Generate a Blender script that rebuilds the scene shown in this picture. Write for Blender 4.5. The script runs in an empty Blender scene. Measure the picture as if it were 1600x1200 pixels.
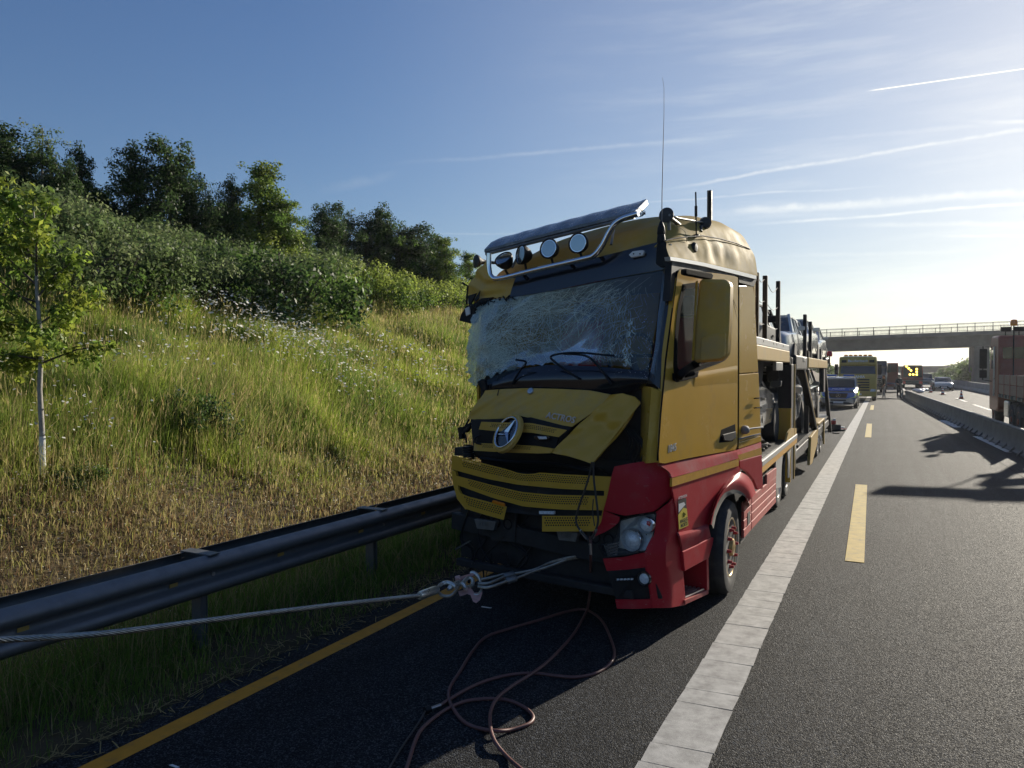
import bpy, bmesh, math, random
import numpy as np
from mathutils import Vector, Matrix
R=math.radians
random.seed(7); rng=np.random.default_rng(7)
C=bpy.context.scene; COL=C.collection
# ------------------------------------------------------------------ camera, sky, sun, exposure
EXPOSURE=0.55; SUN_E=4.9; SKY_E=.086; DUST=.4; ROLL=.052; VEIL=.10; HAZE=.00022; SAT=1.09
FPX=1150.; CAMH=2.2
TH=math.atan(573/FPX); PT=math.atan(22/FPX)
cd=bpy.data.cameras.new('camera'); cam=bpy.data.objects.new('camera',cd); COL.objects.link(cam)
cam.location=(0,0,CAMH); cam.rotation_euler=(math.pi/2-PT,0,TH)
cd.sensor_width=36; cd.lens=36*FPX/1600; cd.clip_end=3000; cd.clip_start=.05
C.camera=cam
C.view_settings.view_transform='Standard'; C.view_settings.look='None'
C.view_settings.exposure=EXPOSURE; C.view_settings.gamma=1; C.view_settings.use_curve_mapping=False
C.cycles.max_bounces=8; C.cycles.transparent_max_bounces=24; C.cycles.use_denoising=True
C.cycles.sample_clamp_indirect=6
SUN_AZ=R(16); SUN_EL=R(18.5)
sd_=bpy.data.lights.new('sun','SUN'); sd_.energy=SUN_E; sd_.angle=R(.53); sd_.color=(1,.91,.76)
so=bpy.data.objects.new('sun',sd_); COL.objects.link(so)
SV=Vector((math.sin(SUN_AZ)*math.cos(SUN_EL),math.cos(SUN_AZ)*math.cos(SUN_EL),math.sin(SUN_EL)))
so.rotation_euler=SV.to_track_quat('Z','Y').to_euler(); so.location=(20,-20,40)
# pixel of the reference -> world ray (used to place things on real planes)
_c,_s,_cp,_sp=math.cos(TH),math.sin(TH),math.cos(PT),math.sin(PT)
_fw=np.array([-_s*_cp,_c*_cp,-_sp]); _rt=np.array([_c,_s,0.]); _up=np.array([-_s*_sp,_c*_sp,_cp])
CAM=np.array([0,0,CAMH])
def ray(px,py): return _rt*((px-800)/FPX)-_up*((py-600)/FPX)+_fw
def hit(px,py,n,d):
    r=ray(px,py); n=np.array(n,float); return CAM+(d-n@CAM)/(n@r)*r
def gnd(px,py,z=0.): return hit(px,py,(0,0,1),z)
def pX(px,py,X): return hit(px,py,(1,0,0),X)
def pY(px,py,Y): return hit(px,py,(0,1,0),Y)
# world: physical sky plus contrails and thin cirrus fixed to sky directions
w=bpy.data.worlds.new('World'); C.world=w; w.use_nodes=True
nt=w.node_tree; N=nt.nodes; L=nt.links; N.clear()
out=N.new('ShaderNodeOutputWorld'); bg=N.new('ShaderNodeBackground'); bg.inputs[1].default_value=SKY_E
L.new(bg.outputs[0],out.inputs[0])
sky=N.new('ShaderNodeTexSky'); sky.sky_type='NISHITA'; sky.sun_disc=False
sky.sun_elevation=SUN_EL; sky.sun_rotation=SUN_AZ; sky.air_density=1.15; sky.dust_density=DUST; sky.ozone_density=4.5; sky.altitude=100
tc=N.new('ShaderNodeTexCoord'); DIR=tc.outputs['Generated']
def vm(op,a,b=None):
    n=N.new('ShaderNodeVectorMath'); n.operation=op
    for i,x in enumerate((a,b)):
        if x is None: continue
        if hasattr(x,'is_output'): L.new(x,n.inputs[i])
        else: n.inputs[i].default_value=x
    return n.outputs['Value' if op in('DOT_PRODUCT','LENGTH') else 'Vector']
def mm(op,a,b=None,c=None,clamp=False):
    n=N.new('ShaderNodeMath'); n.operation=op; n.use_clamp=clamp
    for i,x in enumerate((a,b,c)):
        if x is None: continue
        if hasattr(x,'is_output'): L.new(x,n.inputs[i])
        else: n.inputs[i].default_value=x
    return n.outputs[0]
def mr(v,a,b,c=0.,d=1.):
    n=N.new('ShaderNodeMapRange'); n.interpolation_type='SMOOTHSTEP'
    L.new(v,n.inputs[0]); n.inputs[1].default_value=a; n.inputs[2].default_value=b; n.inputs[3].default_value=c; n.inputs[4].default_value=d
    return n.outputs[0]
def noise(vec,scale,det=4,rough=.55):
    n=N.new('ShaderNodeTexNoise'); L.new(vec,n.inputs['Vector']); n.inputs['Scale'].default_value=scale
    n.inputs['Detail'].default_value=det; n.inputs['Roughness'].default_value=rough; return n.outputs['Fac']
total=None
nw=noise(DIR,9,3); nf=noise(DIR,45,5,.65)
def trail(p0,p1,width,strength,fade=.25,soft=1.0,wob=.004):
    """one contrail along the great circle between two sky directions"""
    global total
    a=Vector(ray(*p0)).normalized(); b=Vector(ray(*p1)).normalized()
    n=a.cross(b).normalized(); m=(a+b).normalized(); t=n.cross(m).normalized()
    half=math.acos(max(-1,min(1,a.dot(b))))/2
    d=vm('DOT_PRODUCT',DIR,tuple(n))
    d=mm('ADD',d,mm('MULTIPLY',mm('SUBTRACT',nw,.5),wob*2))
    d=mm('ABSOLUTE',mm('ADD',d,mm('MULTIPLY',mm('SUBTRACT',nf,.5),width*1.2*soft)))
    s=mm('ABSOLUTE',vm('DOT_PRODUCT',DIR,tuple(t)))
    ahead=mm('GREATER_THAN',vm('DOT_PRODUCT',DIR,tuple(m)),0.)
    k=mm('MULTIPLY',mr(d,0,width,1,0),mr(s,math.sin(half)*(1-fade*2),math.sin(half),1,0))
    k=mm('MULTIPLY',mm('MULTIPLY',k,ahead),strength)
    if soft>.5: k=mm('MULTIPLY',k,mr(nf,.25,.7,.45,1.15))
    total=k if total is None else mm('ADD',total,k)
trail((1350,143),(1990,52),.0011,.9,.06,0,0)
trail((1010,300),(2000,135),.0034,0.223,.2,1)
trail((1480,190),(1990,190),.0034,0.186,.25,1)
trail((960,318),(1420,288),.0022,0.124,.3,1)
trail((1060,338),(2100,268),.0075,0.248,.25,1)
trail((1130,356),(1850,300),.0030,0.260,.3,.8)
trail((1260,352),(2000,352),.0045,0.161,.3,1)
trail((1450,371),(2100,366),.0026,0.223,.15,.8)
trail((560,262),(1230,205),.0040,0.087,.35,1)
trail((560,366),(900,366),.0020,0.074,.35,.6)
trail((1200,225),(1720,180),.0040,0.074,.35,1)
trail((480,300),(640,268),.010,0.062,.45,1)
trail((1150,402),(1600,392),.004,0.062,.35,1)
# thin cirrus veil, streaked, mostly towards the sun
mp=N.new('ShaderNodeMapping'); L.new(DIR,mp.inputs[0]); mp.inputs['Rotation'].default_value=(R(4),R(7),R(10)); mp.inputs['Scale'].default_value=(3,3,26)
ci=noise(mp.outputs[0],1.6,5,.6)
sdot=vm('DOT_PRODUCT',DIR,tuple(SV))
near=mr(sdot,.72,.99,0,1)
ci=mm('ADD',mm('MULTIPLY',mm('MULTIPLY',mr(ci,.40,.85,0,1),near),.16),mm('MULTIPLY',mr(sdot,.55,1.0,0,1),VEIL))
total=mm('MINIMUM',mm('ADD',total,ci),.85)
# contrail/cirrus light: brighter the closer to the sun (forward scattering)
glow=mr(sdot,.2,1.0,0,1)
mixc=N.new('ShaderNodeMix'); mixc.data_type='RGBA'; L.new(glow,mixc.inputs[0])
mixc.inputs[6].default_value=(3.4,4.1,5.0,1); mixc.inputs[7].default_value=(11.5,11.0,9.6,1)
mx=N.new('ShaderNodeMix'); mx.data_type='RGBA'; L.new(total,mx.inputs[0]); 
# the camera's highlight roll-off for the bright sky around the sun, the same in every direction
den=vm('ADD',vm('SCALE',sky.outputs[0]),(1,1,1)); den.node.inputs[0].links[0].from_node.inputs['Scale'].default_value=ROLL
skyc=vm('DIVIDE',sky.outputs[0],den)
hs_=N.new('ShaderNodeHueSaturation'); hs_.inputs['Saturation'].default_value=SAT; hs_.inputs['Hue'].default_value=.513; L.new(skyc,hs_.inputs['Color'])
L.new(hs_.outputs[0],mx.inputs[6]); L.new(mixc.outputs[2],mx.inputs[7])
L.new(mx.outputs[2],bg.inputs[0])

# ------------------------------------------------------------------ helpers
class MB:
    def __init__(s): s.v=[]; s.f=[]; s.m=[]; s.n=0
    def add(s,vs,fs,mi=0):
        k=s.n
        s.v.extend([(float(p[0]),float(p[1]),float(p[2])) for p in vs]); s.n+=len(vs)
        s.f.extend([tuple(i+k for i in f) for f in fs]); s.m.extend([mi]*len(fs)); return s
    def box(s,c,d,rot=None,mi=0):
        p=[np.array([x*d[0]/2,y*d[1]/2,z*d[2]/2]) for x in(-1,1) for y in(-1,1) for z in(-1,1)]
        if rot is not None: p=[np.array(rot@Vector(q)) for q in p]
        return s.add([q+np.array(c) for q in p],[(0,1,3,2),(4,6,7,5),(0,4,5,1),(2,3,7,6),(0,2,6,4),(1,5,7,3)],mi)
    def bx(s,x0,x1,y0,y1,z0,z1,mi=0): return s.box(((x0+x1)/2,(y0+y1)/2,(z0+z1)/2),(abs(x1-x0),abs(y1-y0),abs(z1-z0)),None,mi)
    def bar(s,p0,p1,wd,ht,mi=0,upv=(0,0,1)):
        p0=np.array(p0,float);p1=np.array(p1,float); d=p1-p0; d=d/np.linalg.norm(d)
        u=np.array(upv,float); r=np.cross(d,u)
        if np.linalg.norm(r)<1e-4: r=np.cross(d,(1,0,0))
        r/=np.linalg.norm(r); u=np.cross(r,d)
        q=[r*wd/2*a+u*ht/2*b for a,b in((-1,-1),(1,-1),(1,1),(-1,1))]
        return s.add([p0+x for x in q]+[p1+x for x in q],[(0,3,2,1),(4,5,6,7)]+[(i,(i+1)%4,4+(i+1)%4,4+i) for i in range(4)],mi)
    def prism(s,pts,vec,mi=0):
        n=len(pts); pts=[np.array(p,float) for p in pts]; vec=np.array(vec,float)
        return s.add(pts+[p+vec for p in pts],[tuple(range(n)),tuple(range(2*n-1,n-1,-1))]+[(i,n+i,n+(i+1)%n,(i+1)%n) for i in range(n)],mi)
    def ring(s,o,i,vec,mi=0):
        n=len(o); vec=np.array(vec,float); o=[np.array(p,float) for p in o]; i=[np.array(p,float) for p in i]
        fs=[]
        for k in range(n):
            l=(k+1)%n
            fs+=[(k,l,n+l,n+k),(2*n+k,3*n+k,3*n+l,2*n+l),(k,2*n+k,2*n+l,l),(n+k,n+l,3*n+l,3*n+k)]
        return s.add(o+i+[p+vec for p in o]+[p+vec for p in i],fs,mi)
    def tube(s,path,r,n=8,mi=0,closed=False,caps=True):
        P=[np.array(p,float) for p in path]; m=len(P)
        rs=list(r) if hasattr(r,'__len__') else [r]*m
        T=[]
        for i in range(m):
            a=P[i-1] if (i>0 or closed) else P[i]; b=P[(i+1)%m] if (i<m-1 or closed) else P[i]
            d=b-a; T.append(d/(np.linalg.norm(d)+1e-12))
        u=np.cross(T[0],(0,0,1.)); 
        if np.linalg.norm(u)<1e-3: u=np.cross(T[0],(1.,0,0))
        u/=np.linalg.norm(u); vs=[]
        for i in range(m):
            u=u-T[i]*(u@T[i]); u/=np.linalg.norm(u)+1e-12; w_=np.cross(T[i],u)
            for k in range(n):
                t=2*math.pi*k/n; vs.append(P[i]+rs[i]*(u*math.cos(t)+w_*math.sin(t)))
        fs=[]
        for i in range(m if closed else m-1):
            a=i*n; b=((i+1)%m)*n
            for k in range(n): fs.append((a+k,a+(k+1)%n,b+(k+1)%n,b+k))
        if caps and not closed: fs+=[tuple(range(n-1,-1,-1)),tuple(range((m-1)*n,m*n))]
        return s.add(vs,fs,mi)
    def cyl(s,p0,p1,r,n=12,mi=0,r1=None): return s.tube([p0,p1],[r,r if r1 is None else r1],n,mi)
    def lathe(s,prof,o,ax,n=20,mi=0,ref=None):
        """prof: (radius, height along ax)"""
        ax=np.array(ax,float); ax/=np.linalg.norm(ax); o=np.array(o,float)
        u=np.cross(ax,(0,0,1.)) if abs(ax[2])<.9 else np.cross(ax,(1.,0,0)); u/=np.linalg.norm(u); w_=np.cross(ax,u)
        vs=[];m=len(prof)
        for r,h in prof:
            for k in range(n):
                t=2*math.pi*k/n; vs.append(o+ax*h+r*(u*math.cos(t)+w_*math.sin(t)))
        fs=[(i*n+k,i*n+(k+1)%n,(i+1)*n+(k+1)%n,(i+1)*n+k) for i in range(m-1) for k in range(n)]
        if prof[0][0]>1e-4: fs.append(tuple(range(n-1,-1,-1)))
        if prof[-1][0]>1e-4: fs.append(tuple(range((m-1)*n,m*n)))
        return s.add(vs,fs,mi)
    def grid(s,P,mi=0,thick=None,flip=False):
        P=np.array(P,float); a,b=P.shape[:2]
        def q(o): 
            return [(o+i*b+j,o+i*b+j+1,o+(i+1)*b+j+1,o+(i+1)*b+j) for i in range(a-1) for j in range(b-1)]
        if thick is None:
            f=q(0)
            if flip: f=[x[::-1] for x in f]
            return s.add(P.reshape(-1,3),f,mi)
        V=P+np.array(thick,float)
        f=[x[::-1] for x in q(0)]+q(a*b); k=a*b
        E=[(i,j) for i,j in [(0,j) for j in range(b)]+[(i,b-1) for i in range(1,a)]+[(a-1,j) for j in range(b-2,-1,-1)]+[(i,0) for i in range(a-2,0,-1)]]
        e=[i*b+j for i,j in E]
        for t in range(len(e)):
            x,y=e[t],e[(t+1)%len(e)]; f.append((x,y,k+y,k+x))
        return s.add(list(P.reshape(-1,3))+list(V.reshape(-1,3)),f,mi)
    def ball(s,c,r,mi=0,n=10,m=7):
        r=np.array(r if hasattr(r,'__len__') else (r,r,r),float); c=np.array(c,float)
        vs=[c+r*np.array([0,0,-1.])]
        for i in range(1,m):
            p=math.pi*i/m-math.pi/2
            for k in range(n):
                t=2*math.pi*k/n; vs.append(c+r*np.array([math.cos(p)*math.cos(t),math.cos(p)*math.sin(t),math.sin(p)]))
        vs.append(c+r*np.array([0,0,1.])); fs=[(0,1+(k+1)%n,1+k) for k in range(n)]
        for i in range(m-2):
            for k in range(n): fs.append((1+i*n+k,1+i*n+(k+1)%n,1+(i+1)*n+(k+1)%n,1+(i+1)*n+k))
        o=1+(m-2)*n
        fs+=[(o+k,o+(k+1)%n,len(vs)-1) for k in range(n)]
        return s.add(vs,fs,mi)
    def xf(s,M):
        s.v=[tuple(M@Vector(p)) for p in s.v]; return s
    def mesh(s,name,mats,smooth=None,fixn=True):
        me=bpy.data.meshes.new(name); me.from_pydata(s.v,[],s.f)
        for m in (mats if isinstance(mats,(list,tuple)) else [mats]): me.materials.append(m)
        if max(s.m,default=0)>0: me.polygons.foreach_set('material_index',s.m)
        if fixn:
            bm=bmesh.new(); bm.from_mesh(me); bmesh.ops.recalc_face_normals(bm,faces=bm.faces); bm.to_mesh(me); bm.free()
        if smooth is not None:
            me.polygons.foreach_set('use_smooth',[True]*len(me.polygons)); me.set_sharp_from_angle(angle=R(smooth))
        me.update(); return me
    def build(s,name,mats,parent=None,smooth=None,bevel=0,fixn=True):
        """parent given: coordinates are in the parent's own frame unless parent['world'] (then world coordinates)"""
        root=parent
        while root is not None and root.parent is not None: root=root.parent
        if root is not None and root.get('world_built'):
            l=root.location; s.v=[(p[0]-l[0],p[1]-l[1],p[2]-l[2]) for p in s.v]
        o=bpy.data.objects.new(name,s.mesh(name,mats,smooth,fixn)); COL.objects.link(o)
        if parent is not None: o.parent=parent
        if bevel:
            b=o.modifiers.new('bevel','BEVEL'); b.width=bevel; b.segments=2; b.limit_method='ANGLE'; b.angle_limit=R(35); b.harden_normals=False
        return o
def tag(o,label=None,cat=None,group=None,kind=None):
    if label: o['label']=label
    if cat: o['category']=cat
    if group: o['group']=group
    if kind: o['kind']=kind
    return o
def thing(name,label,cat,loc=(0,0,0),rz=0,group=None,world=False):
    o=bpy.data.objects.new(name,None); o.empty_display_size=.2; COL.objects.link(o)
    o.location=loc; o.rotation_euler=(0,0,rz); tag(o,label,cat,group)
    if world: o['world_built']=1
    return o
def copy_tree(o,parent=None,root=True):
    c=o.copy(); COL.objects.link(c)
    if parent is not None: c.parent=parent
    for ch in list(o.children): copy_tree(ch,c,False)
    return c
def relabel(o,label,group=None):
    o['label']=label
    if group: o['group']=group
    return o
def text_mesh(name,txt,size,M,mat,parent,depth=.004,shear=0,bold=0):
    """lettering as a mesh; M maps text x,y,z to parent (or world) space"""
    cu=bpy.data.curves.new('txt','FONT'); cu.body=txt; cu.size=size; cu.extrude=depth; cu.align_x='CENTER'; cu.align_y='CENTER'; cu.shear=shear; cu.offset=bold
    cu.resolution_u=3
    t=bpy.data.objects.new('txt',cu); COL.objects.link(t)
    bpy.context.view_layer.update()
    me=bpy.data.meshes.new_from_object(t.evaluated_get(bpy.context.evaluated_depsgraph_get()))
    bpy.data.objects.remove(t); bpy.data.curves.remove(cu)
    me.name=name; me.transform(M)
    root=parent
    while root is not None and root.parent is not None: root=root.parent
    if root is not None and root.get('world_built'): me.transform(Matrix.Translation(-root.location))
    me.materials.clear(); me.materials.append(mat)
    o=bpy.data.objects.new(name,me); COL.objects.link(o); o.parent=parent; return o
def frame(o,x,y,z):
    x=Vector(x).normalized(); y=Vector(y); y=(y-x*y.dot(x)).normalized(); z=x.cross(y)
    M=Matrix((( x[0],y[0],z[0],o[0]),(x[1],y[1],z[1],o[1]),(x[2],y[2],z[2],o[2]),(0,0,0,1))); return M
def resamp(pts,n):
    P=np.array(pts,float); d=np.r_[0,np.cumsum(np.linalg.norm(np.diff(P,axis=0),axis=1))]
    t=np.linspace(0,d[-1],n); return np.stack([np.interp(t,d,P[:,k]) for k in range(3)],1)
def cat(pts,per=8,closed=False):
    P=[np.array(p,float) for p in pts]; n=len(P); out=[]
    for i in range(n if closed else n-1):
        p0=P[i-1] if (i>0 or closed) else 2*P[0]-P[1]; p1=P[i]; p2=P[(i+1)%n]
        p3=P[(i+2)%n] if (i+2<n or closed) else 2*P[-1]-P[-2]
        for k in range(per):
            t=k/per; out.append(.5*((2*p1)+(-p0+p2)*t+(2*p0-5*p1+4*p2-p3)*t*t+(-p0+3*p1-3*p2+p3)*t**3))
    if not closed: out.append(P[-1])
    return np.array(out)
def loft(rows,n=14,per=5,smoothrow=False):
    rr=[resamp(cat(r,6) if smoothrow else r,n) for r in rows]
    S=np.stack(rr,0); cols=[cat(S[:,j],per) for j in range(n)] if len(rows)>2 else [resamp(S[:,j],per+1) for j in range(n)]
    return np.stack(cols,1)
# ------------------------------------------------------------------ materials
def pbr(name,col,rough=.5,metal=0.,coat=0.,var=.0,vs=6.,rvar=0.,bump=0.,bs=40.,dirt=None,dirt_amt=0.,ds=3.,spec=.5,trans=0.,alpha=1.,scratch=0.):
    m=bpy.data.materials.new(name); m.use_nodes=True; t=m.node_tree; b=t.nodes['Principled BSDF']; n=t.nodes; l=t.links
    b.inputs['Base Color'].default_value=(*col,1); b.inputs['Roughness'].default_value=rough; b.inputs['Metallic'].default_value=metal
    b.inputs['Coat Weight'].default_value=coat; b.inputs['Coat Roughness'].default_value=.06; b.inputs['Specular IOR Level'].default_value=spec
    b.inputs['Transmission Weight'].default_value=trans; b.inputs['Alpha'].default_value=alpha
    tcn=n.new('ShaderNodeTexCoord'); co=tcn.outputs['Object']
    def nz(sc,det=4,ro=.6):
        x=n.new('ShaderNodeTexNoise'); l.new(co,x.inputs['Vector']); x.inputs['Scale'].default_value=sc; x.inputs['Detail'].default_value=det; x.inputs['Roughness'].default_value=ro; return x.outputs['Fac']
    def mix(f,a,c):
        x=n.new('ShaderNodeMix'); x.data_type='RGBA'
        if hasattr(f,'is_output'): l.new(f,x.inputs[0])
        else: x.inputs[0].default_value=f
        for i,q in((6,a),(7,c)):
            if hasattr(q,'is_output'): l.new(q,x.inputs[i])
            else: x.inputs[i].default_value=(*q,1)
        return x.outputs[2]
    def ramp(f,a,c,lo=0.,hi=1.):
        x=n.new('ShaderNodeMapRange'); l.new(f,x.inputs[0]); x.inputs[1].default_value=a; x.inputs[2].default_value=c; x.inputs[3].default_value=lo; x.inputs[4].default_value=hi; return x.outputs[0]
    cur=None
    if var>0:
        cur=mix(ramp(nz(vs),.3,.7),tuple(c*(1-var) for c in col),tuple(min(1,c*(1+var)) for c in col))
    if dirt is not None and dirt_amt>0:
        cur=mix(ramp(nz(ds,6,.7),.62-dirt_amt*.35,.78-dirt_amt*.1,0,min(.9,.35+dirt_amt*.5)),cur if cur is not None else col,dirt)
    if scratch>0:
        mp=n.new('ShaderNodeMapping'); l.new(co,mp.inputs[0]); mp.inputs['Rotation'].default_value=(.5,.9,.35); mp.inputs['Scale'].default_value=(5,90,60)
        x=n.new('ShaderNodeTexNoise'); l.new(mp.outputs[0],x.inputs['Vector']); x.inputs['Scale'].default_value=1.1; x.inputs['Detail'].default_value=3
        pm=n.new('ShaderNodeMath'); pm.operation='MULTIPLY'; l.new(ramp(x.outputs['Fac'],.66,.72,0,1),pm.inputs[0]); l.new(ramp(nz(2.3,4),.5,.66,0,scratch),pm.inputs[1])
        cur=mix(pm.outputs[0],cur if cur is not None else col,(.42,.40,.36))
    if cur is not None: l.new(cur,b.inputs['Base Color'])
    if rvar>0: l.new(ramp(nz(vs*1.7,6,.65),.3,.7,max(0,rough-rvar),min(1,rough+rvar)),b.inputs['Roughness'])
    if bump>0:
        x=n.new('ShaderNodeBump'); x.inputs['Strength'].default_value=bump; x.inputs['Distance'].default_value=.01; l.new(nz(bs,5,.6),x.inputs['Height']); l.new(x.outputs[0],b.inputs['Normal'])
    return m
def emit(name,col,st):
    m=bpy.data.materials.new(name); m.use_nodes=True; b=m.node_tree.nodes['Principled BSDF']
    b.inputs['Base Color'].default_value=(*col,1); b.inputs['Emission Color'].default_value=(*col,1); b.inputs['Emission Strength'].default_value=st; return m
def glass(name,tint=(.04,.05,.055),mixf=.75,rough=.03,tr_=(.75,.8,.8)):
    """dark glazing: part see-through, part mirror"""
    m=bpy.data.materials.new(name); m.use_nodes=True; t=m.node_tree; n=t.nodes; l=t.links; b=n['Principled BSDF']
    b.inputs['Base Color'].default_value=(*tint,1); b.inputs['Roughness'].default_value=rough; b.inputs['Coat Weight'].default_value=.6; b.inputs['Coat Roughness'].default_value=.02
    tr=n.new('ShaderNodeBsdfTransparent'); tr.inputs[0].default_value=(*tr_,1)
    mx_=n.new('ShaderNodeMixShader'); mx_.inputs[0].default_value=mixf; l.new(tr.outputs[0],mx_.inputs[1]); l.new(b.outputs[0],mx_.inputs[2])
    l.new(mx_.outputs[0],n['Material Output'].inputs[0]); return m
M={}
DUSTC=(.23,.20,.16)
M['yellow']=pbr('yellow_paint',(.57,.335,.045),.24,coat=.0,spec=.30,var=.06,vs=1.6,rvar=.06,dirt=(.36,.25,.11),dirt_amt=.14,ds=2.2,scratch=.25)
M['roof_paint']=pbr('roof_paint_dusty',(.38,.26,.065),.7,coat=.0,spec=.08,var=.08,vs=3,rvar=.08,dirt=(.34,.29,.2),dirt_amt=.5,ds=3.2,scratch=.5)
M['yellow_dusty']=pbr('yellow_paint_dusty',(.60,.37,.075),.42,coat=.0,spec=.2,var=.08,vs=3,rvar=.1,dirt=(.40,.32,.21),dirt_amt=.45,ds=3.2,scratch=.6)
M['yellow_pale']=pbr('pale_yellow_paint',(.40,.265,.075),.55,coat=.0,spec=.15,var=.05,dirt=DUSTC,dirt_amt=.3,ds=3)
M['red']=pbr('red_paint',(.42,.016,.026),.42,coat=.0,spec=.16,var=.08,vs=2.5,rvar=.08,dirt=(.32,.12,.11),dirt_amt=.25,ds=2.5,scratch=.5)
M['red_skirt']=pbr('pale_red_paint',(.40,.075,.065),.6,coat=.0,spec=.15,var=.1,vs=3,rvar=.1,dirt=(.38,.22,.19),dirt_amt=.6,ds=5)  # paler than the cab red, with pinkish patches
M['red_ledge']=pbr('red_ledge_lit',(.34,.045,.05),.85,spec=.02,var=.1,vs=3,dirt=(.30,.16,.15),dirt_amt=.6,ds=4)  # lit copy of the red: the ledges' pink highlight is put into the colour
M['matt_black']=pbr('matt_black',(.009,.009,.010),.8,spec=.02)
M['grey_matt']=pbr('grey_matt',(.20,.20,.20),.7,spec=.1)
M['old_concrete']=pbr('old_concrete',(.145,.143,.137),.9,spec=.1,var=.2,vs=.5,bump=.12,bs=12,dirt=(.075,.072,.066),dirt_amt=.5,ds=.35)
M['stripe']=pbr('orange_yellow_tape',(.55,.27,.01),.4,var=.1,vs=20,dirt=(.3,.2,.05),dirt_amt=.2,ds=14)
M['black']=pbr('black_plastic',(.014,.015,.017),.55,spec=.22,var=.2,vs=6,rvar=.12,bump=.05,bs=200)
M['black_gloss']=pbr('black_gloss',(.010,.012,.016),.16,coat=.5,rvar=.06,vs=3)
M['dark_inside']=pbr('dark_engine_bay',(.016,.016,.017),.75,var=.4,vs=9)
M['dark_metal']=pbr('dark_steel',(.035,.036,.038),.5,metal=.4,var=.3,vs=7,rvar=.15,dirt=(.08,.06,.045),dirt_amt=.3,ds=6)
M['grey_metal']=pbr('grey_steel',(.20,.20,.195),.45,metal=.6,var=.2,vs=7,rvar=.15,dirt=(.14,.11,.08),dirt_amt=.3,ds=6)
M['alu']=pbr('aluminium',(.55,.55,.54),.35,metal=.9,var=.1,vs=9,rvar=.12,dirt=(.25,.23,.2),dirt_amt=.25,ds=8)
M['badge']=pbr('badge_metal',(.62,.63,.64),.3,metal=.35,coat=.3)
M['chrome']=pbr('chrome',(.72,.73,.75),.12,metal=1.,rvar=.06,vs=14)
M['white']=pbr('white_paint',(.72,.72,.70),.4,coat=.2,var=.04,dirt=DUSTC,dirt_amt=.15)
M['rubber']=pbr('tyre_rubber',(.022,.022,.023),.75,var=.3,vs=14,bump=.12,bs=60,dirt=(.09,.085,.075),dirt_amt=.45,ds=9)
M['lamp_inner']=pbr('lamp_inner',(.58,.60,.62),.35,metal=.25,var=.2,vs=25)
M['lens']=pbr('lamp_lens',(.62,.66,.68),.06,metal=.0,coat=1.,trans=.0,var=.25,vs=60,bump=.15,bs=90)
M['reflector']=pbr('lamp_reflector',(.75,.77,.8),.16,metal=1.,bump=.12,bs=70)
M['amber']=pbr('amber_lens',(.75,.22,.01),.2,coat=.6)
M['redlens']=pbr('red_lens',(.45,.01,.01),.2,coat=.6)
M['glass']=glass('dark_glazing',(.015,.02,.024),.82,.03)
M['glass_clear']=glass('side_window_glass',(.08,.09,.1),.14)
M['silver']=pbr('silver_car_paint',(.46,.465,.47),.22,metal=.55,coat=.7,var=.06,dirt=(.38,.36,.33),dirt_amt=.2)
M['white_car']=pbr('white_car_paint',(.44,.435,.42),.2,coat=.7,dirt=DUSTC,dirt_amt=.1)
M['grey_car']=pbr('grey_car_paint',(.13,.135,.14),.22,metal=.5,coat=.7)
M['dark_car']=pbr('dark_blue_car_paint',(.007,.009,.016),.5,spec=.12)
M['black_car']=pbr('black_car_paint',(.012,.012,.014),.2,coat=.7)
M['blue_police']=pbr('blue_police_paint',(.02,.10,.45),.25,coat=.6)
M['lime']=pbr('lime_reflective',(.62,.80,.03),.35)
M['orange_truck']=pbr('orange_truck_paint',(.30,.085,.045),.5,coat=.1,var=.08,dirt=(.22,.13,.09),dirt_amt=.4)
M['seat_red']=pbr('red_seat_cloth',(.45,.02,.02),.8,bump=.2,bs=120)
M['concrete']=pbr('concrete',(.27,.26,.245),.85,var=.15,vs=1.2,bump=.15,bs=18,dirt=(.16,.15,.14),dirt_amt=.35,ds=.8)
# ------------------------------------------------------------------ terrain and roads
def sstep(t): t=np.clip(t,0,1); return t*t*(3-2*t)
def zr(Y): return -3.4*sstep((np.asarray(Y,float)-112)/150.)
def wav(X,Y): return .10*np.sin(X*1.1+.7*Y)+.09*np.sin(.43*Y+1.7*X+1)+.05*np.sin(2.3*Y-1.2*X)
def hz(X,Y):
    X=np.asarray(X,float);Y=np.asarray(Y,float)
    d=np.clip(-5.5-X,0,None)
    h=np.where(d<1.2,.47*d*d/2.4,.47*(d-.6)); h=np.where(h>3.6,3.6+1.5*(1-np.exp(-(h-3.6)/1.5)),h)
    h=h+wav(X,Y)*np.clip(d/2.5,0,1)
    e=np.clip(X-10.5,0,None); hr=4.2*sstep(e/12.)+.4*wav(X*.4,Y*.3)*np.clip(e/6,0,1)
    far=1-sstep((np.abs(X)-60)/200.)
    return zr(Y)+(h+hr)*(.4+.6*far)-.06*((X>-4.3)&(X<10.4))
xs=np.r_[np.linspace(-1500,-80,9),np.linspace(-60,-24,7),np.linspace(-22,-5,35),[-4.6,-4.3,-4.25,-4.0],np.linspace(-3,10,6),[10.35,10.45],np.linspace(11,30,14),np.linspace(36,80,6),np.linspace(160,1500,8)]
ys=np.r_[np.linspace(-60,-6,8),np.linspace(-5,45,68),np.linspace(47,150,36),np.linspace(158,300,20),np.linspace(340,900,10),[1500,2500]]
XX,YY=np.meshgrid(xs,ys,indexing='ij'); g=MB(); g.grid(np.stack([XX,YY,hz(XX,YY)],-1),flip=True)
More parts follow.
